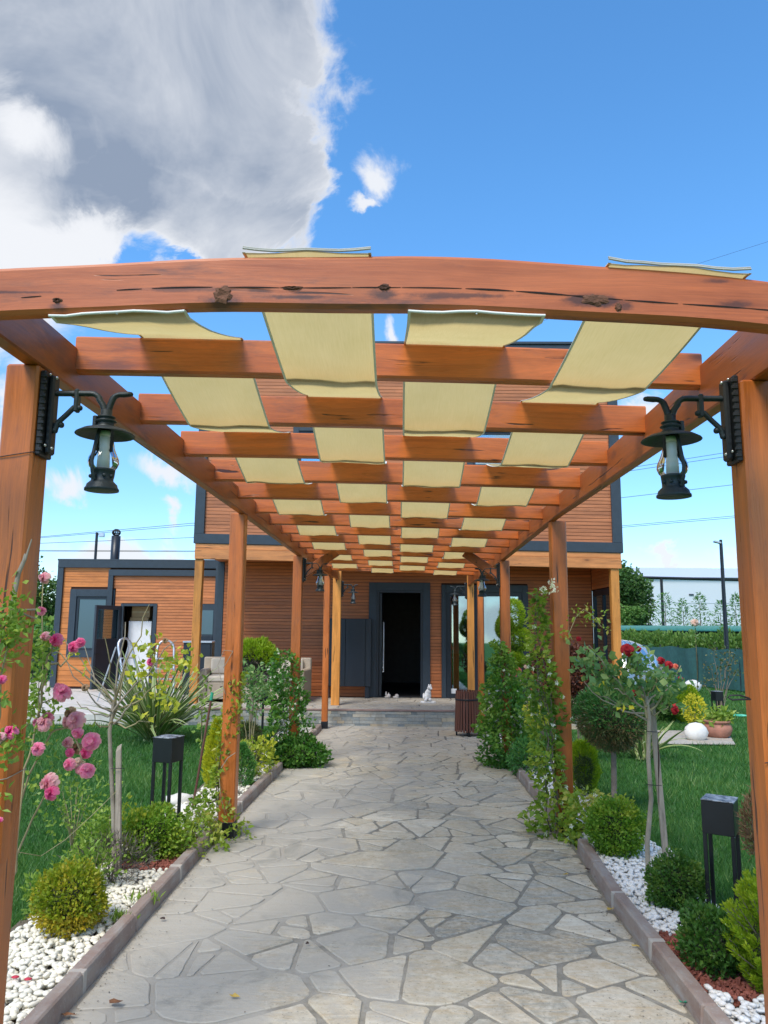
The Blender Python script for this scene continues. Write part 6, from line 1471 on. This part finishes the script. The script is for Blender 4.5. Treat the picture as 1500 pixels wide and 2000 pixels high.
for (px, py, Y, k, s) in ((18, 1215, 2.42, 190, (.035, .03, .055)), (8, 1260, 2.42, 90, (.025, .03, .05)), (78, 1262, 2.85, 90, (.022, .04, .05)), (74, 1310, 2.9, 60, (.022, .04, .04)), (70, 1365, 2.95, 60, (.03, .04, .04)), (95, 1385, 2.98, 40, (.04, .04, .025)), (22, 1455, 2.43, 70, (.022, .03, .03)), (5, 1365, 2.42, 20, (.01, .03, .02)), (80, 1500, 3.0, 40, (.05, .05, .06)), (60, 1400, 2.95, 40, (.025, .04, .04)), (120, 1420, 3.05, 20, (.05, .04, .03)), (100, 1260, 2.85, 20, (.03, .03, .02)), (5, 1560, 2.42, 12, (.01, .02, .02))):
    C, D = leaf_spray(at(px, py, Y), k, s); Cs.append(C); Ds.append(D)
C = np.concatenate(Cs); leaves('foliage', L_ROSEP, cr, C, np.concatenate(Ds), .026, .009, .1+.6*RNG.random(len(C)))
# cut vine stem tied to the post
vs = thing('dry_branch', 'pale dry forked stem tied against the front left post', 'stem', at(24, 1205, 2.46))
MB().tube([at(24, 1205, 2.46), at(28, 1160, 2.46), at(36, 1120, 2.465), at(47, 1095, 2.47), at(50, 1082, 2.475)], [.009, .008, .0075, .0065, .005], 7).build('main_stem', BARKL, vs); MB().tube([at(49, 1095, 2.47), at(56, 1072, 2.47), at(62, 1053, 2.475)], [.004, .003, .002], 6).build('fork', BARKL, vs)
MB().tube([at(18, 1187, 2.46), at(35, 1191, 2.45), at(60, 1191, 2.47), at(73, 1190, 2.6)], .0035, 6).build('tie_strand', BARKL, vs); MB().tube([at(20, 1188, 2.46), at(40, 1196, 2.45), at(55, 1203, 2.47), at(70, 1208, 2.6)], .0035, 6).build('tie_strand', BARKL, vs)
# flax clumps
def flax(label, base, n, L0, L1, seed, wmin=.018, wmax=.034):
    t = thing('flax_plant', label, 'flax', base, 'variegated flax clumps'); R = random.Random(seed)
    for i in range(n):
        L = R.uniform(L0, L1); a = R.uniform(0, 6.28); lean = R.uniform(.15, 1.0)**1.1; wd = R.uniform(wmin, wmax); V = []; F = []; T = []; K = 9
        bx_, by_ = R.uniform(-.10, .10), R.uniform(-.10, .10); ph = R.uniform(.75, 1.5)-lean*.9; drop = R.uniform(.2, 1.3)*lean; x = z = 0; fa = R.uniform(-.5, .5)
        for j in range(K+1):
            f = j/K; ang = 1.5-lean*.95-drop*f*f; 
            if j: x += L/K*math.cos(ang); z += L/K*math.sin(ang)
            w_ = wd*(.55+.9*f if f < .4 else .91*(1-(f-.4)/.6)**.7)+.0008
            for q_ in (-1, -.45, .45, 1): V.append((x-.2*w_*0, w_*q_, z+abs(q_)*w_*.45)); T.append(1.0 if abs(q_) == 1 else .0)
        for j in range(K):
            for q_ in range(3): k = j*4+q_; F.append((k, k+1, k+5, k+4))
        me = bpy.data.meshes.new('leaf'); me.from_pydata(V, [], F); me.polygons.foreach_set('use_smooth', [True]*len(F)); at_ = me.attributes.new('tint', 'FLOAT', 'POINT'); at_.data.foreach_set('value', T); me.materials.append(L_PHOR)
        o = link('leaf', me, t, (bx_, by_, 0)); o.rotation_euler = (fa, 0, a)
    return t
flax('large variegated flax clump on the left lawn before the annex', g(298, 1447), 190, .85, 1.45, 4)
flax('smaller variegated flax clump behind the round topiary on the right', g(1262, 1482)+Vector((-.05, 0, 0)), 60, .5, .85, 6, .014, .026)
# golden conifer, brown stick, second post vine
b_ = g(414, 1545); conifer('golden_conifer', 'narrow golden yellow conifer behind the leaning brown stick', L_GOLD, (b_.x+.02, b_.y+.05, gz(b_.y)), .105, .66, 3200, .05, .0055, seed=2)
b_ = g(462, 1550); conifer('dwarf_conifer', 'small dark green conifer behind the second left post', L_CONG, (b_.x, b_.y+.2, gz(b_.y)), .13, .42, 2200, .045, .005, seed=3)
s0, s1 = g(374, 1590), at(412, 1368, 6.9); stk = thing('leaning_stick', 'leaning brown stick with green cap left of the second post', 'stick', s0)
MB().tube([s0, s1], .0105, 8).build('stick', BTL, stk); MB().tube([s1, s1+(s1-s0).normalized()*.07], .014, 8).build('cap', GRN, stk)
def vine(label, x, y, prof, n, mat, L, W, seed, cat='climber', name='jasmine_vine', flowers=0, fl=L_WHITEP, tintf=None, stems=4, inner=.35, up=-.1):
    """prof: list of (z, dx, rx)"""
    t = thing(name, label, cat, (x, y, gz(y))); zs_ = [p[0] for p in prof]; R = random.Random(seed)
    wts = np.array([(prof[i][2]+prof[i+1][2])*(zs_[i+1]-zs_[i]) for i in range(len(prof)-1)]); seg = RNG.choice(len(wts), n, p=wts/wts.sum()); f = RNG.random(n)
    z = np.array(zs_)[seg]+f*(np.array(zs_)[seg+1]-np.array(zs_)[seg]); dx = np.interp(z, zs_, [p[1] for p in prof]); r = np.interp(z, zs_, [p[2] for p in prof])
    a = RNG.uniform(0, 2*np.pi, n); u = inner+(1-inner)*RNG.random(n)**.5; lm = 1+.28*np.sin(3*a+z*9+seed)+.2*np.sin(z*17+a*2)
    C = np.stack([x+dx+np.cos(a)*r*u*lm, y+np.sin(a)*r*u*lm, z+gz(y)], 1); D = np.stack([np.cos(a), np.sin(a), 0*a], 1)
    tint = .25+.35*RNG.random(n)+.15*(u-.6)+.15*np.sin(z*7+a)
    if tintf is not None: tint = tintf(z, a, tint)
    leaves('foliage', mat, t, C, D*.8+RNG.normal(size=D.shape)*.7+np.array([0, 0, up]), L, W, tint, fold=.2)
    for i in range(stems):
        P = []; a0 = R.uniform(0, 6.28)
        for k in range(14):
            zz_ = zs_[-1]*k/13*R.uniform(.95, 1); dxx = float(np.interp(zz_, zs_, [p[1] for p in prof])); rr = float(np.interp(zz_, zs_, [p[2] for p in prof]))*.4
            P.append((x+dxx+rr*math.cos(a0+k*.5), y+rr*math.sin(a0+k*.5), zz_+gz(y)))
        MB().tube(P, [.006-.0003*k for k in range(14)], 5).build('stem', BARK, t)
    if flowers:
        idx = RNG.choice(n, flowers); CC = []; DD = []
        for i in idx:
            if C[i][1] > y+.05: continue
            for k in range(5): CC.append(C[i]+D[i]*.02); aa = k*1.257; DD.append((math.cos(aa), -.5, math.sin(aa)))
        if CC: CC = np.array(CC); tag(leaves('flowers', fl, t, CC, np.array(DD), .022, .008, .5+.4*RNG.random(len(CC))), kind='stuff')
    return t
vine('thin yellow green vine trained up the second left post with a leafy foot', -1.27, 5.98, [(0, -.13, .28), (.13, -.15, .26), (.30, -.08, .12), (.42, -.06, .05), (.7, -.02, .06), (.8, .0, .07), (1.0, .04, .05), (1.22, .05, .04)], 1000, L_VINE, .042, .015, 2, flowers=6, stems=2, tintf=lambda z, a, t: t-.05)
vine('leafy jasmine sprawl at the kerb before the second left post', -1.42, 5.7, [(0, 0, .22), (.12, 0, .2), (.24, 0, .1)], 420, L_VINE, .042, .015, 3, flowers=5, stems=2)
m = MB()
for pts_ in ([(440, 1355), (432, 1330), (425, 1300), (437, 1270), (455, 1272)], [(455, 1272), (445, 1290), (436, 1305)], [(432, 1500), (445, 1480), (460, 1470)], [(428, 1520), (432, 1560), (440, 1590), (450, 1560)]): m.tube([at(px, py, 5.9) for px, py in pts_], .0028, 5)
tag(m.build('bare_tendril', BARKL, None), 'bare pale tendrils looping round the second left post', 'tendril')
vine('dense dark jasmine bush wrapped round the third left post', -1.30, 9.35, [(0, .0, .34), (.18, -.02, .36), (.32, -.06, .26), (.45, .03, .22), (.75, .04, .23), (.95, -.04, .20), (1.15, -.06, .15), (1.32, -.05, .09)], 2100, L_JAS, .056, .019, 4, flowers=46, stems=5)
vine('dense jasmine column covering the third right post beside the bin', 1.35, 9.35, [(0, .02, .26), (.25, -.02, .30), (.5, -.05, .29), (.8, -.05, .24), (1.05, -.06, .17), (1.3, -.07, .09), (1.45, -.12, .06)], 4000, L_JAS, .056, .020, 5, flowers=40, stems=5, tintf=lambda z, a, t: t+.1+.12*z)
b_ = g(580, 1500); shrub('jasmine_mound', 'low dark jasmine mound spilling over the left kerb onto the path', 'shrub', L_JAS, (b_.x+.0, b_.y+.1, gz(b_.y)+.14), (.33, .24, .20), 2600, .045, .016, seed=14, amp=.25)
vine('yellow green climbing vine covering the second right post', 1.27, 6.20, [(0, -.0, .20), (.12, -.02, .21), (.3, -.05, .10), (.5, -.09, .10), (.75, -.08, .13), (1.0, -.09, .125), (1.25, -.11, .09), (1.5, -.14, .065), (1.7, -.14, .055), (1.88, -.11, .045)], 1500, L_VINE, .054, .019, 6, flowers=60, stems=4, tintf=lambda z, a, t: t-.18+.15*np.sin(z*5), inner=.55)
vine('orange tinged vine foliage at the foot of the second right post', 1.42, 6.0, [(0, .05, .24), (.15, .05, .22), (.35, .02, .14)], 700, L_VINE, .048, .018, 7, flowers=4, stems=2, tintf=lambda z, a, t: t+.15)
sp = thing('vine_shoot', 'loose vine shoot reaching right from the second right post', 'vine', at(1120, 1215, 6.15)); P = [at(px, py, 6.15) for px, py in ((1110, 1240), (1125, 1205), (1140, 1190), (1160, 1205), (1175, 1225))]
MB().tube(P, .003, 5).build('stem', TWIG, sp); C = np.concatenate([leaf_spray(p_, 16, (.045, .03, .03))[0] for p_ in P]); leaves('foliage', L_VINE, sp, C, RNG.normal(size=C.shape), .04, .012, .3+.5*RNG.random(len(C)))
vt = thing('vine_flowers', 'white jasmine flowers at the tip of the right hand vine', 'flower', at(1074, 1145, 6.15))
C = np.concatenate([leaf_spray(at(px, py, 6.12), 26, (.018, .015, .015))[0] for px, py in ((1076, 1142), (1064, 1152), (1084, 1152))]); leaves('petals', L_WHITEP, vt, C, RNG.normal(size=C.shape)+np.array([0, -.4, .4]), .022, .008, .6+.3*RNG.random(len(C)))
# half-dead topiary on the left
b_ = g(487, 1444); Yt = b_.y; c = at(500, 1292, Yt); tp = thing('topiary_ball', 'topiary ball with lime top and bare grey underside on the left', 'topiary', b_)
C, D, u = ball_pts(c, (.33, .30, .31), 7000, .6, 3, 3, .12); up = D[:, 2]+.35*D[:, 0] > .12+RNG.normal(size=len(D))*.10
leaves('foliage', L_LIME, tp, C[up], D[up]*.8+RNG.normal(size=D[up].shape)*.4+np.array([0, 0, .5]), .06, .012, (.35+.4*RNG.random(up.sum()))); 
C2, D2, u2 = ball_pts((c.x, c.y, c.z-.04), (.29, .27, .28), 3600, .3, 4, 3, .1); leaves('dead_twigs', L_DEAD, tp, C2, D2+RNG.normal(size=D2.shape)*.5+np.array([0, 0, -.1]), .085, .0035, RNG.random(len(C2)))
core(tp, (c.x, c.y, c.z-.03), (.3, .27, .28), .7)
MB().tube([b_, (b_.x+.02, b_.y, .4), (c.x, c.y, c.z)], [.03, .024, .015], 8).build('trunk', BARK, tp)
b_ = g(545, 1420); shrub('juniper_wisp', 'leaning green juniper wisps below the left topiary ball', 'shrub', L_CONG, (at(560, 1335, 10.6).x, 10.6, at(560, 1335, 10.6).z), (.20, .14, .12), 1000, .06, .008, seed=4, amp=.3, stems=3)
c = at(492, 1345, 8.6); shrub('rose_bush', 'blue green rose bush behind the second left post', 'rose', L_ROSE, (c.x, 8.6, c.z), (.24, .20, .26), 620, .045, .016, seed=15, amp=.35, inner=.3, twigmat=TWIG, stems=7, tintf=lambda C, D, u, t: t+.1)
c = at(500, 1450, 8.3); shrub('yellow_leaf_shrub', 'small shrub with yellow green leaves beside the left kerb', 'shrub', L_YEL, (c.x, 8.3, gz(8.3)+.24), (.24, .18, .18), 420, .05, .018, seed=16, amp=.3, inner=.3)
c = at(480, 1440, 9.0); conifer('dwarf_conifer', 'brown green dwarf conifer left of the dark jasmine', L_CON, (c.x, 9.0, gz(9)), .2, .5, 2400, .05, .006, seed=5, shape='egg')
c = at(400, 1330, 9.5); shrub('thin_rose', 'thin green rose stem with sparse round leaves before the armchair', 'rose', L_ROSEP, (c.x, 9.5, .55), (.12, .1, .48), 60, .07, .026, seed=17, amp=.3, inner=.0, twigmat=TWIG, stems=3)

# ------------------------------------------------------------------ planting, right side
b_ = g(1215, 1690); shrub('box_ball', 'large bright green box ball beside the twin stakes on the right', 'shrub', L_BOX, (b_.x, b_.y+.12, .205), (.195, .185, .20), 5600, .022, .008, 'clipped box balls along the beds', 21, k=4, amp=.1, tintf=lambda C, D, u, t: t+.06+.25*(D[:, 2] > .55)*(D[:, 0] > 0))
b_ = g(1345, 1800); shrub('box_ball', 'smaller darker box ball left of the nearest lamp bollard', 'shrub', L_BOXD, (b_.x-.02, b_.y+.10, .155), (.165, .15, .16), 4600, .020, .0075, 'clipped box balls along the beds', 22, k=4, amp=.14, tintf=lambda C, D, u, t: t+.1)
def juniper(label, c, r, h, plumes, per, seed, mat=L_LIME, L=.020, W=.0032):
    R = random.Random(seed); t = thing('juniper', label, 'juniper', (c[0], c[1], gz(c[1]))); Cs, Ds, Ts = [], [], []; m = MB()
    for i in range(plumes):
        f = R.random()**.9; a = R.uniform(0, 6.28); rr = r*math.sin(math.pi*min(1, .22+.78*f))**.6*R.uniform(.65, 1.05)
        A = np.array([c[0]+rr*.25*math.cos(a), c[1]+rr*.25*math.sin(a), max(.02, f*h*.72)]); E_ = np.array([c[0]+rr*math.cos(a), c[1]+rr*math.sin(a), .06+f*h*.86+R.uniform(.03, .16)*h])
        u = RNG.random(per)**.8; P = A+(E_-A)*u[:, None]; ax_ = (E_-A)/np.linalg.norm(E_-A); wd = (.030*(1-u)+.006)
        O = RNG.normal(size=(per, 3)); O -= (O@ax_)[:, None]*ax_; O = nrmz(O); Cs.append(P+O*wd[:, None]*RNG.random(per)[:, None]); Ds.append(O*.75+ax_*1.1+np.array([0, 0, .15])); Ts.append(.10+.5*u+.22*RNG.random(per)+R.uniform(-.1, .12))
        if i % 2 == 0: m.tube([A, E_*.9+A*.1], [.004, .0015], 5)
    leaves('foliage', mat, t, np.concatenate(Cs), np.concatenate(Ds), L, W, np.concatenate(Ts), fold=.1); core(t, (c[0], c[1], h*.42), (r, r, h*.5), .5)
    m.build('stem', BARK, t); return t
juniper('bright lime juniper at the bottom right beside the front post', (1.625, 3.55), .20, .50, 130, 150, 31)
juniper('tall lime juniper shoots behind the bottom right juniper', (1.93, 3.98), .13, .80, 60, 120, 32)
b_ = g(1390, 1930); shrub('low_shrub', 'low dark green shrub spreading left of the lime juniper', 'shrub', L_BOXD, (1.475, 3.80, .13), (.13, .22, .15), 3200, .026, .008, seed=33, amp=.2, up=.5)
c = at(1478, 1600, 4.0); shrub('brown_juniper', 'browned juniper tip beside the front right post', 'shrub', L_BROWN, (c.x, 4.0, c.z-.03), (.07, .07, .16), 1300, .035, .003, seed=34, up=1.2, base=0)
b_ = g(1148, 1566); conifer('dwarf_conifer', 'egg shaped lime conifer with dark hollow side on the right', L_LIME, (b_.x+.0, b_.y+.1, gz(b_.y)), .135, .52, 3800, .042, .005, seed=35, shape='egg')
C, D, u = ball_pts((b_.x-.03, b_.y-.0, .24), (.075, .06, .16), 1100, .5, 4, 3, .2); t = thing('dry_conifer_patch', 'dark dry twig patch on the near side of the right dwarf conifer', 'twigs', (b_.x, b_.y, .1)); leaves('dead_twigs', L_CON, t, C, D+RNG.normal(size=D.shape)*.5, .04, .004, RNG.random(len(C))*.5)
# round topiary standard, with an opaque dark core added to block bright gaps
b_ = g(1200, 1592); Yt = b_.y; c = at(1197, 1400, Yt); tp = thing('topiary_standard', 'dark round conifer topiary on a bare grey trunk, right', 'topiary', b_)
C, D, u = ball_pts(c, (.315, .30, .30), 9500, .55, 7, 3.5, .12); low = D[:, 2] < .0+RNG.normal(size=len(D))*.35
leaves('foliage', L_CONG, tp, C[~low], D[~low]*.8+RNG.normal(size=D[~low].shape)*.5+np.array([0, 0, .4]), .042, .006, .1+.55*RNG.random((~low).sum())); leaves('dry_foliage', L_CON, tp, C[low], D[low]*.8+RNG.normal(size=D[low].shape)*.5, .042, .0045, .2+.8*RNG.random(low.sum()))
MB().tube([b_, (b_.x+.008, b_.y, .3), (c.x, c.y, c.z-.15)], [.026, .024, .020], 10).build('trunk', BARK, tp)
core(tp, c, (.315, .30, .30), .7)
m = MB()
for k in range(14): a = random.uniform(0, 6.28); m.tube([(c.x, c.y, c.z-.28), (c.x+.14*math.cos(a), c.y+.14*math.sin(a), c.z-.1), (c.x+.24*math.cos(a), c.y+.22*math.sin(a), c.z+random.uniform(-.1, .1))], [.010, .006, .003], 5)
m.build('branches', BARK, tp)
# standard red rose, its stake
base = g(1268, 1738); Yr = base.y
stb = g(1286, 1700); sk = thing('wooden_stake', 'tall pale grey stake supporting the red standard rose', 'stake', stb)
tpp = at(1274, 1366, Yr+.12); x0, y0 = stb.x-.02, Yr+.14
MB().hexa([(x0-.018, y0-.015, -.02), (x0+.018, y0-.015, -.02), (x0-.018, y0+.015, -.02), (x0+.018, y0+.015, -.02), (tpp.x-.017, y0-.015, tpp.z), (tpp.x+.017, y0-.015, tpp.z), (tpp.x-.017, y0+.015, tpp.z), (tpp.x+.017, y0+.015, tpp.z)], .005).build('stake', W_GREY, sk)
for py in (1428, 1532):
    a = at(1262, py, Yr-.02); e = at(1292, py+2, Yr-.0); MB().tube([a, (a+e)/2+Vector((0, -.012, 0)), e], .0022, 5).build('tie', BLACK, sk)
q = lambda px, py, dy=0.0: at(px, py, Yr+dy)
rose_standard('standard rose with dark red blooms on a thin pale trunk, right', base, [base, q(1264, 1650), q(1272, 1560), q(1266, 1480), q(1268, 1400), q(1262, 1360)],
    [q(1150, 1260), q(1180, 1300, .15), q(1140, 1330, .1), q(1225, 1275), q(1245, 1290, -.1), q(1290, 1300, .1), q(1318, 1335), q(1305, 1380), q(1200, 1345, -.1), q(1330, 1300, .1), q(1170, 1360, .1)], L_ROSE, 0,
    [(q(1150, 1275), 34, 1.1), (q(1165, 1310, .1), 56, 1.3), (q(1190, 1335, .05), 60, 1.3), (q(1225, 1300), 60, 1.3), (q(1250, 1320, -.08), 70, 1.4), (q(1290, 1330, .05), 60, 1.3), (q(1310, 1365), 34, 1.0), (q(1220, 1350, .1), 56, 1.3), (q(1270, 1345, .1), 60, 1.3), (q(1140, 1300, .1), 22, .9), (q(1323, 1330), 14, .8), (q(1240, 1280), 34, 1.1), (q(1190, 1300), 30, 1.2)],
    [(q(1225, 1268, -.05), L_CRIM, .085), (q(1293, 1290), L_CRIM, .05), (q(1308, 1299), L_CRIM, .055), (q(1320, 1301), L_CORAL, .04), (q(1240, 1353, -.1), L_CRIM, .04), (q(1320, 1388), L_CRIM, .05), (q(1246, 1267), L_CRIM, .04), (q(1130, 1247, .1), L_CRIM, .035), (q(1330, 1325), L_CRIM, .03)], leaf_L=.052, leaf_W=.021, spread=(.045, .05, .04))
yl = thing('yellowed_leaves', 'few yellow dying leaves hanging in the red rose crown', 'leaves', q(1255, 1325)); C = np.array([q(px, py, -.12) for px, py in ((1258, 1318), (1277, 1322), (1291, 1352), (1246, 1363), (1218, 1375), (1228, 1378), (1213, 1382), (1174, 1335), (1180, 1330), (1262, 1322))]); leaves('leaf_blades', L_YEL, yl, C, RNG.normal(size=C.shape)+np.array([0, 0, -.6]), .05, .018, np.full(len(C), .95))
# spiral topiary behind
Yt = 12.3; sp = thing('spiral_topiary', 'spiral clipped conifer before the french window', 'topiary', (at(1005, 1400, Yt).x, Yt, gz(Yt)))
for i, (px, py, rx, rz_) in enumerate(((1000, 1203, .20, .27), (1012, 1248, .19, .20), (985, 1225, .13, .2), (1003, 1290, .17, .13))):
    c = at(px, py, Yt); C, D, u = ball_pts(c, (rx, rx, rz_), 2600, .6, 40+i, 3, .08); leaves('tier', L_LIME, sp, C, D*.8+RNG.normal(size=D.shape)*.4+np.array([0, 0, .3]), .045, .008, .15+.4*RNG.random(len(C))+.25*D[:, 2]+.15*D[:, 0])
xx = at(1005, 1300, Yt).x; MB().tube([(xx, Yt, gz(Yt)), (xx+.03, Yt, .7), (xx-.02, Yt, 1.7)], [.03, .02, .012], 8).build('trunk', BARK, sp)
c = at(1012, 1345, 10.2); shrub('coral_rose_bush', 'rose bush with coral and blush blooms right of the jasmine column', 'rose', L_ROSE, (c.x, 10.2, c.z-.05), (.24, .2, .30), 800, .045, .017, seed=41, amp=.35, inner=.3, twigmat=BARK, stems=8)
cb = thing('coral_blooms', 'coral red and blush rose blooms beside the jasmine column', 'flower', at(1015, 1310, 10.0))
for (px, py, mt, d) in ((1012, 1310, L_CORAL, .10), (1005, 1318, L_CORAL, .07), (1028, 1302, L_PALEP, .06), (1026, 1320, L_CORAL, .05), (1018, 1332, L_PALEP, .05), (996, 1282, L_CORAL, .04), (1008, 1357, L_WHITEP, .06)): bloom(cb, mt, at(px, py, 9.95), d)
for (px, py, Y, rx, rz_, mt, lb) in ((1058, 1335, 11.0, .22, .42, L_RED, 'burgundy leaved shrub left of the second right post'), (1128, 1315, 9.5, .20, .36, L_RED, 'burgundy leaved shrub right of the second right post'), (1090, 1380, 10.5, .25, .22, L_CON, 'low dark shrub behind the vine covered right post')):
    c = at(px, py, Y); shrub('dark_shrub', lb, 'shrub', mt, (c.x, Y, c.z), (rx, rx*.8, rz_), 1600, .05, .018, seed=int(px), amp=.3, stems=6)
c = at(1050, 1400, 8.8); shrub('yellow_shrub', 'small yellow leaved shrub between the two vine covered right posts', 'shrub', L_YEL, (c.x, 8.8, c.z), (.14, .12, .13), 300, .04, .015, seed=44, amp=.3, tintf=lambda C, D, u, t: t+.2)
c = at(1030, 1440, 8.9); shrub('fern_shrub', 'bright green low shrub at the foot of the jasmine column', 'shrub', L_CONG, (c.x+.0, 8.8, gz(8.8)+.17), (.24, .2, .20), 1500, .05, .010, seed=45, amp=.3)
# far right bed
b_ = g(1353, 1416); conifer('globe_conifer', 'lime green egg shaped conifer beyond the white boulder', L_LIME, (b_.x, b_.y+.2, gz(b_.y)), .245, .66, 4200, .05, .008, seed=51, shape='egg')
b_ = g(1308, 1414); shrub('mixed_shrub', 'dark green shrub with yellow leaves left of the lime globe conifer', 'shrub', L_BOXD, (b_.x, b_.y+.2, gz(b_.y)+.24), (.36, .26, .25), 2600, .045, .016, seed=52, amp=.25, tintf=lambda C, D, u, t: t+.5*(D[:, 0] > .3)*(RNG.random(len(t)) < .5))
b_ = g(1318, 1395); rr_ = thing('red_rose', 'single dark red rose over the yellow leaved shrub', 'flower', at(1320, 1380, 12.9)); bloom(rr_, L_CRIM, at(1320, 1380, 12.9), .11); MB().tube([b_, at(1320, 1384, 12.95)], .005, 5).build('stem', TWIG, rr_)
b_ = g(1405, 1395); br_ = thing('bare_rose', 'leggy bare rose bush behind the distant lamp bollard', 'rose', b_)
Cs = []
for (px, py) in ((1395, 1265), (1410, 1285), (1420, 1300), (1432, 1285), (1440, 1310), (1388, 1300), (1400, 1320), (1375, 1330), (1425, 1270)):
    P = bez(b_, at(px, py, b_.y), .05, 6, .03); MB().tube(P, [.012-.0015*k for k in range(7)], 5).build('cane', BARK, br_); Cs.append(leaf_spray(at(px, py+6, b_.y), 24, (.09, .08, .07))[0])
C = np.concatenate(Cs); leaves('foliage', L_CON, br_, C, RNG.normal(size=C.shape), .06, .02, .3+.6*RNG.random(len(C)))
tr = thing('tall_rose', 'tall single rose with a pale pink bloom over the far hedge', 'rose', at(1362, 1400, 13.5)); MB().tube([g(1362, 1400), at(1362, 1300, 13.5), at(1357, 1222, 13.5)], [.01, .006, .004], 5).build('cane', TWIG, tr); bloom(tr, L_PALEP, at(1358, 1215, 13.45), .14)
C, D = leaf_spray(at(1360, 1235, 13.5), 26, (.05, .05, .07)); leaves('foliage', L_ROSE, tr, C, D, .06, .02, .3+.5*RNG.random(len(C)))
# spotlight by the lawn, flower pot by the terrace
p = at(1234, 1582, 5.9); sl = thing('garden_spotlight', 'small black garden spotlight behind the large box ball', 'spotlight', (p.x, 5.9, gz(5.9)))
hm = MB().lathe([(0, 0), (.022, 0), (.026, .07), (.02, .07), (0, .06)], (0, 0, 0), 12); hm.xf(Matrix.Translation((p.x, 5.9, p.z-.02)) @ Matrix.Rotation(-.7, 4, 'X')); hm.build('lamp_head', BLACK, sl); MB().tube([(p.x, 5.9, -.02), (p.x, 5.9, p.z-.02)], .008, 6).build('spike', BLACK, sl)
cb_ = thing('cable_loop', 'black cable loop hanging from the front right post', 'cable', at(1462, 1362, 2.5))
MB().tube([at(1464, 1364, 2.52), at(1445, 1358, 2.5), at(1428, 1358, 2.5), at(1422, 1362, 2.5), at(1430, 1367, 2.5), at(1448, 1366, 2.5), at(1466, 1366, 2.52)], .0028, 6).build('cord', WIRE, cb_)
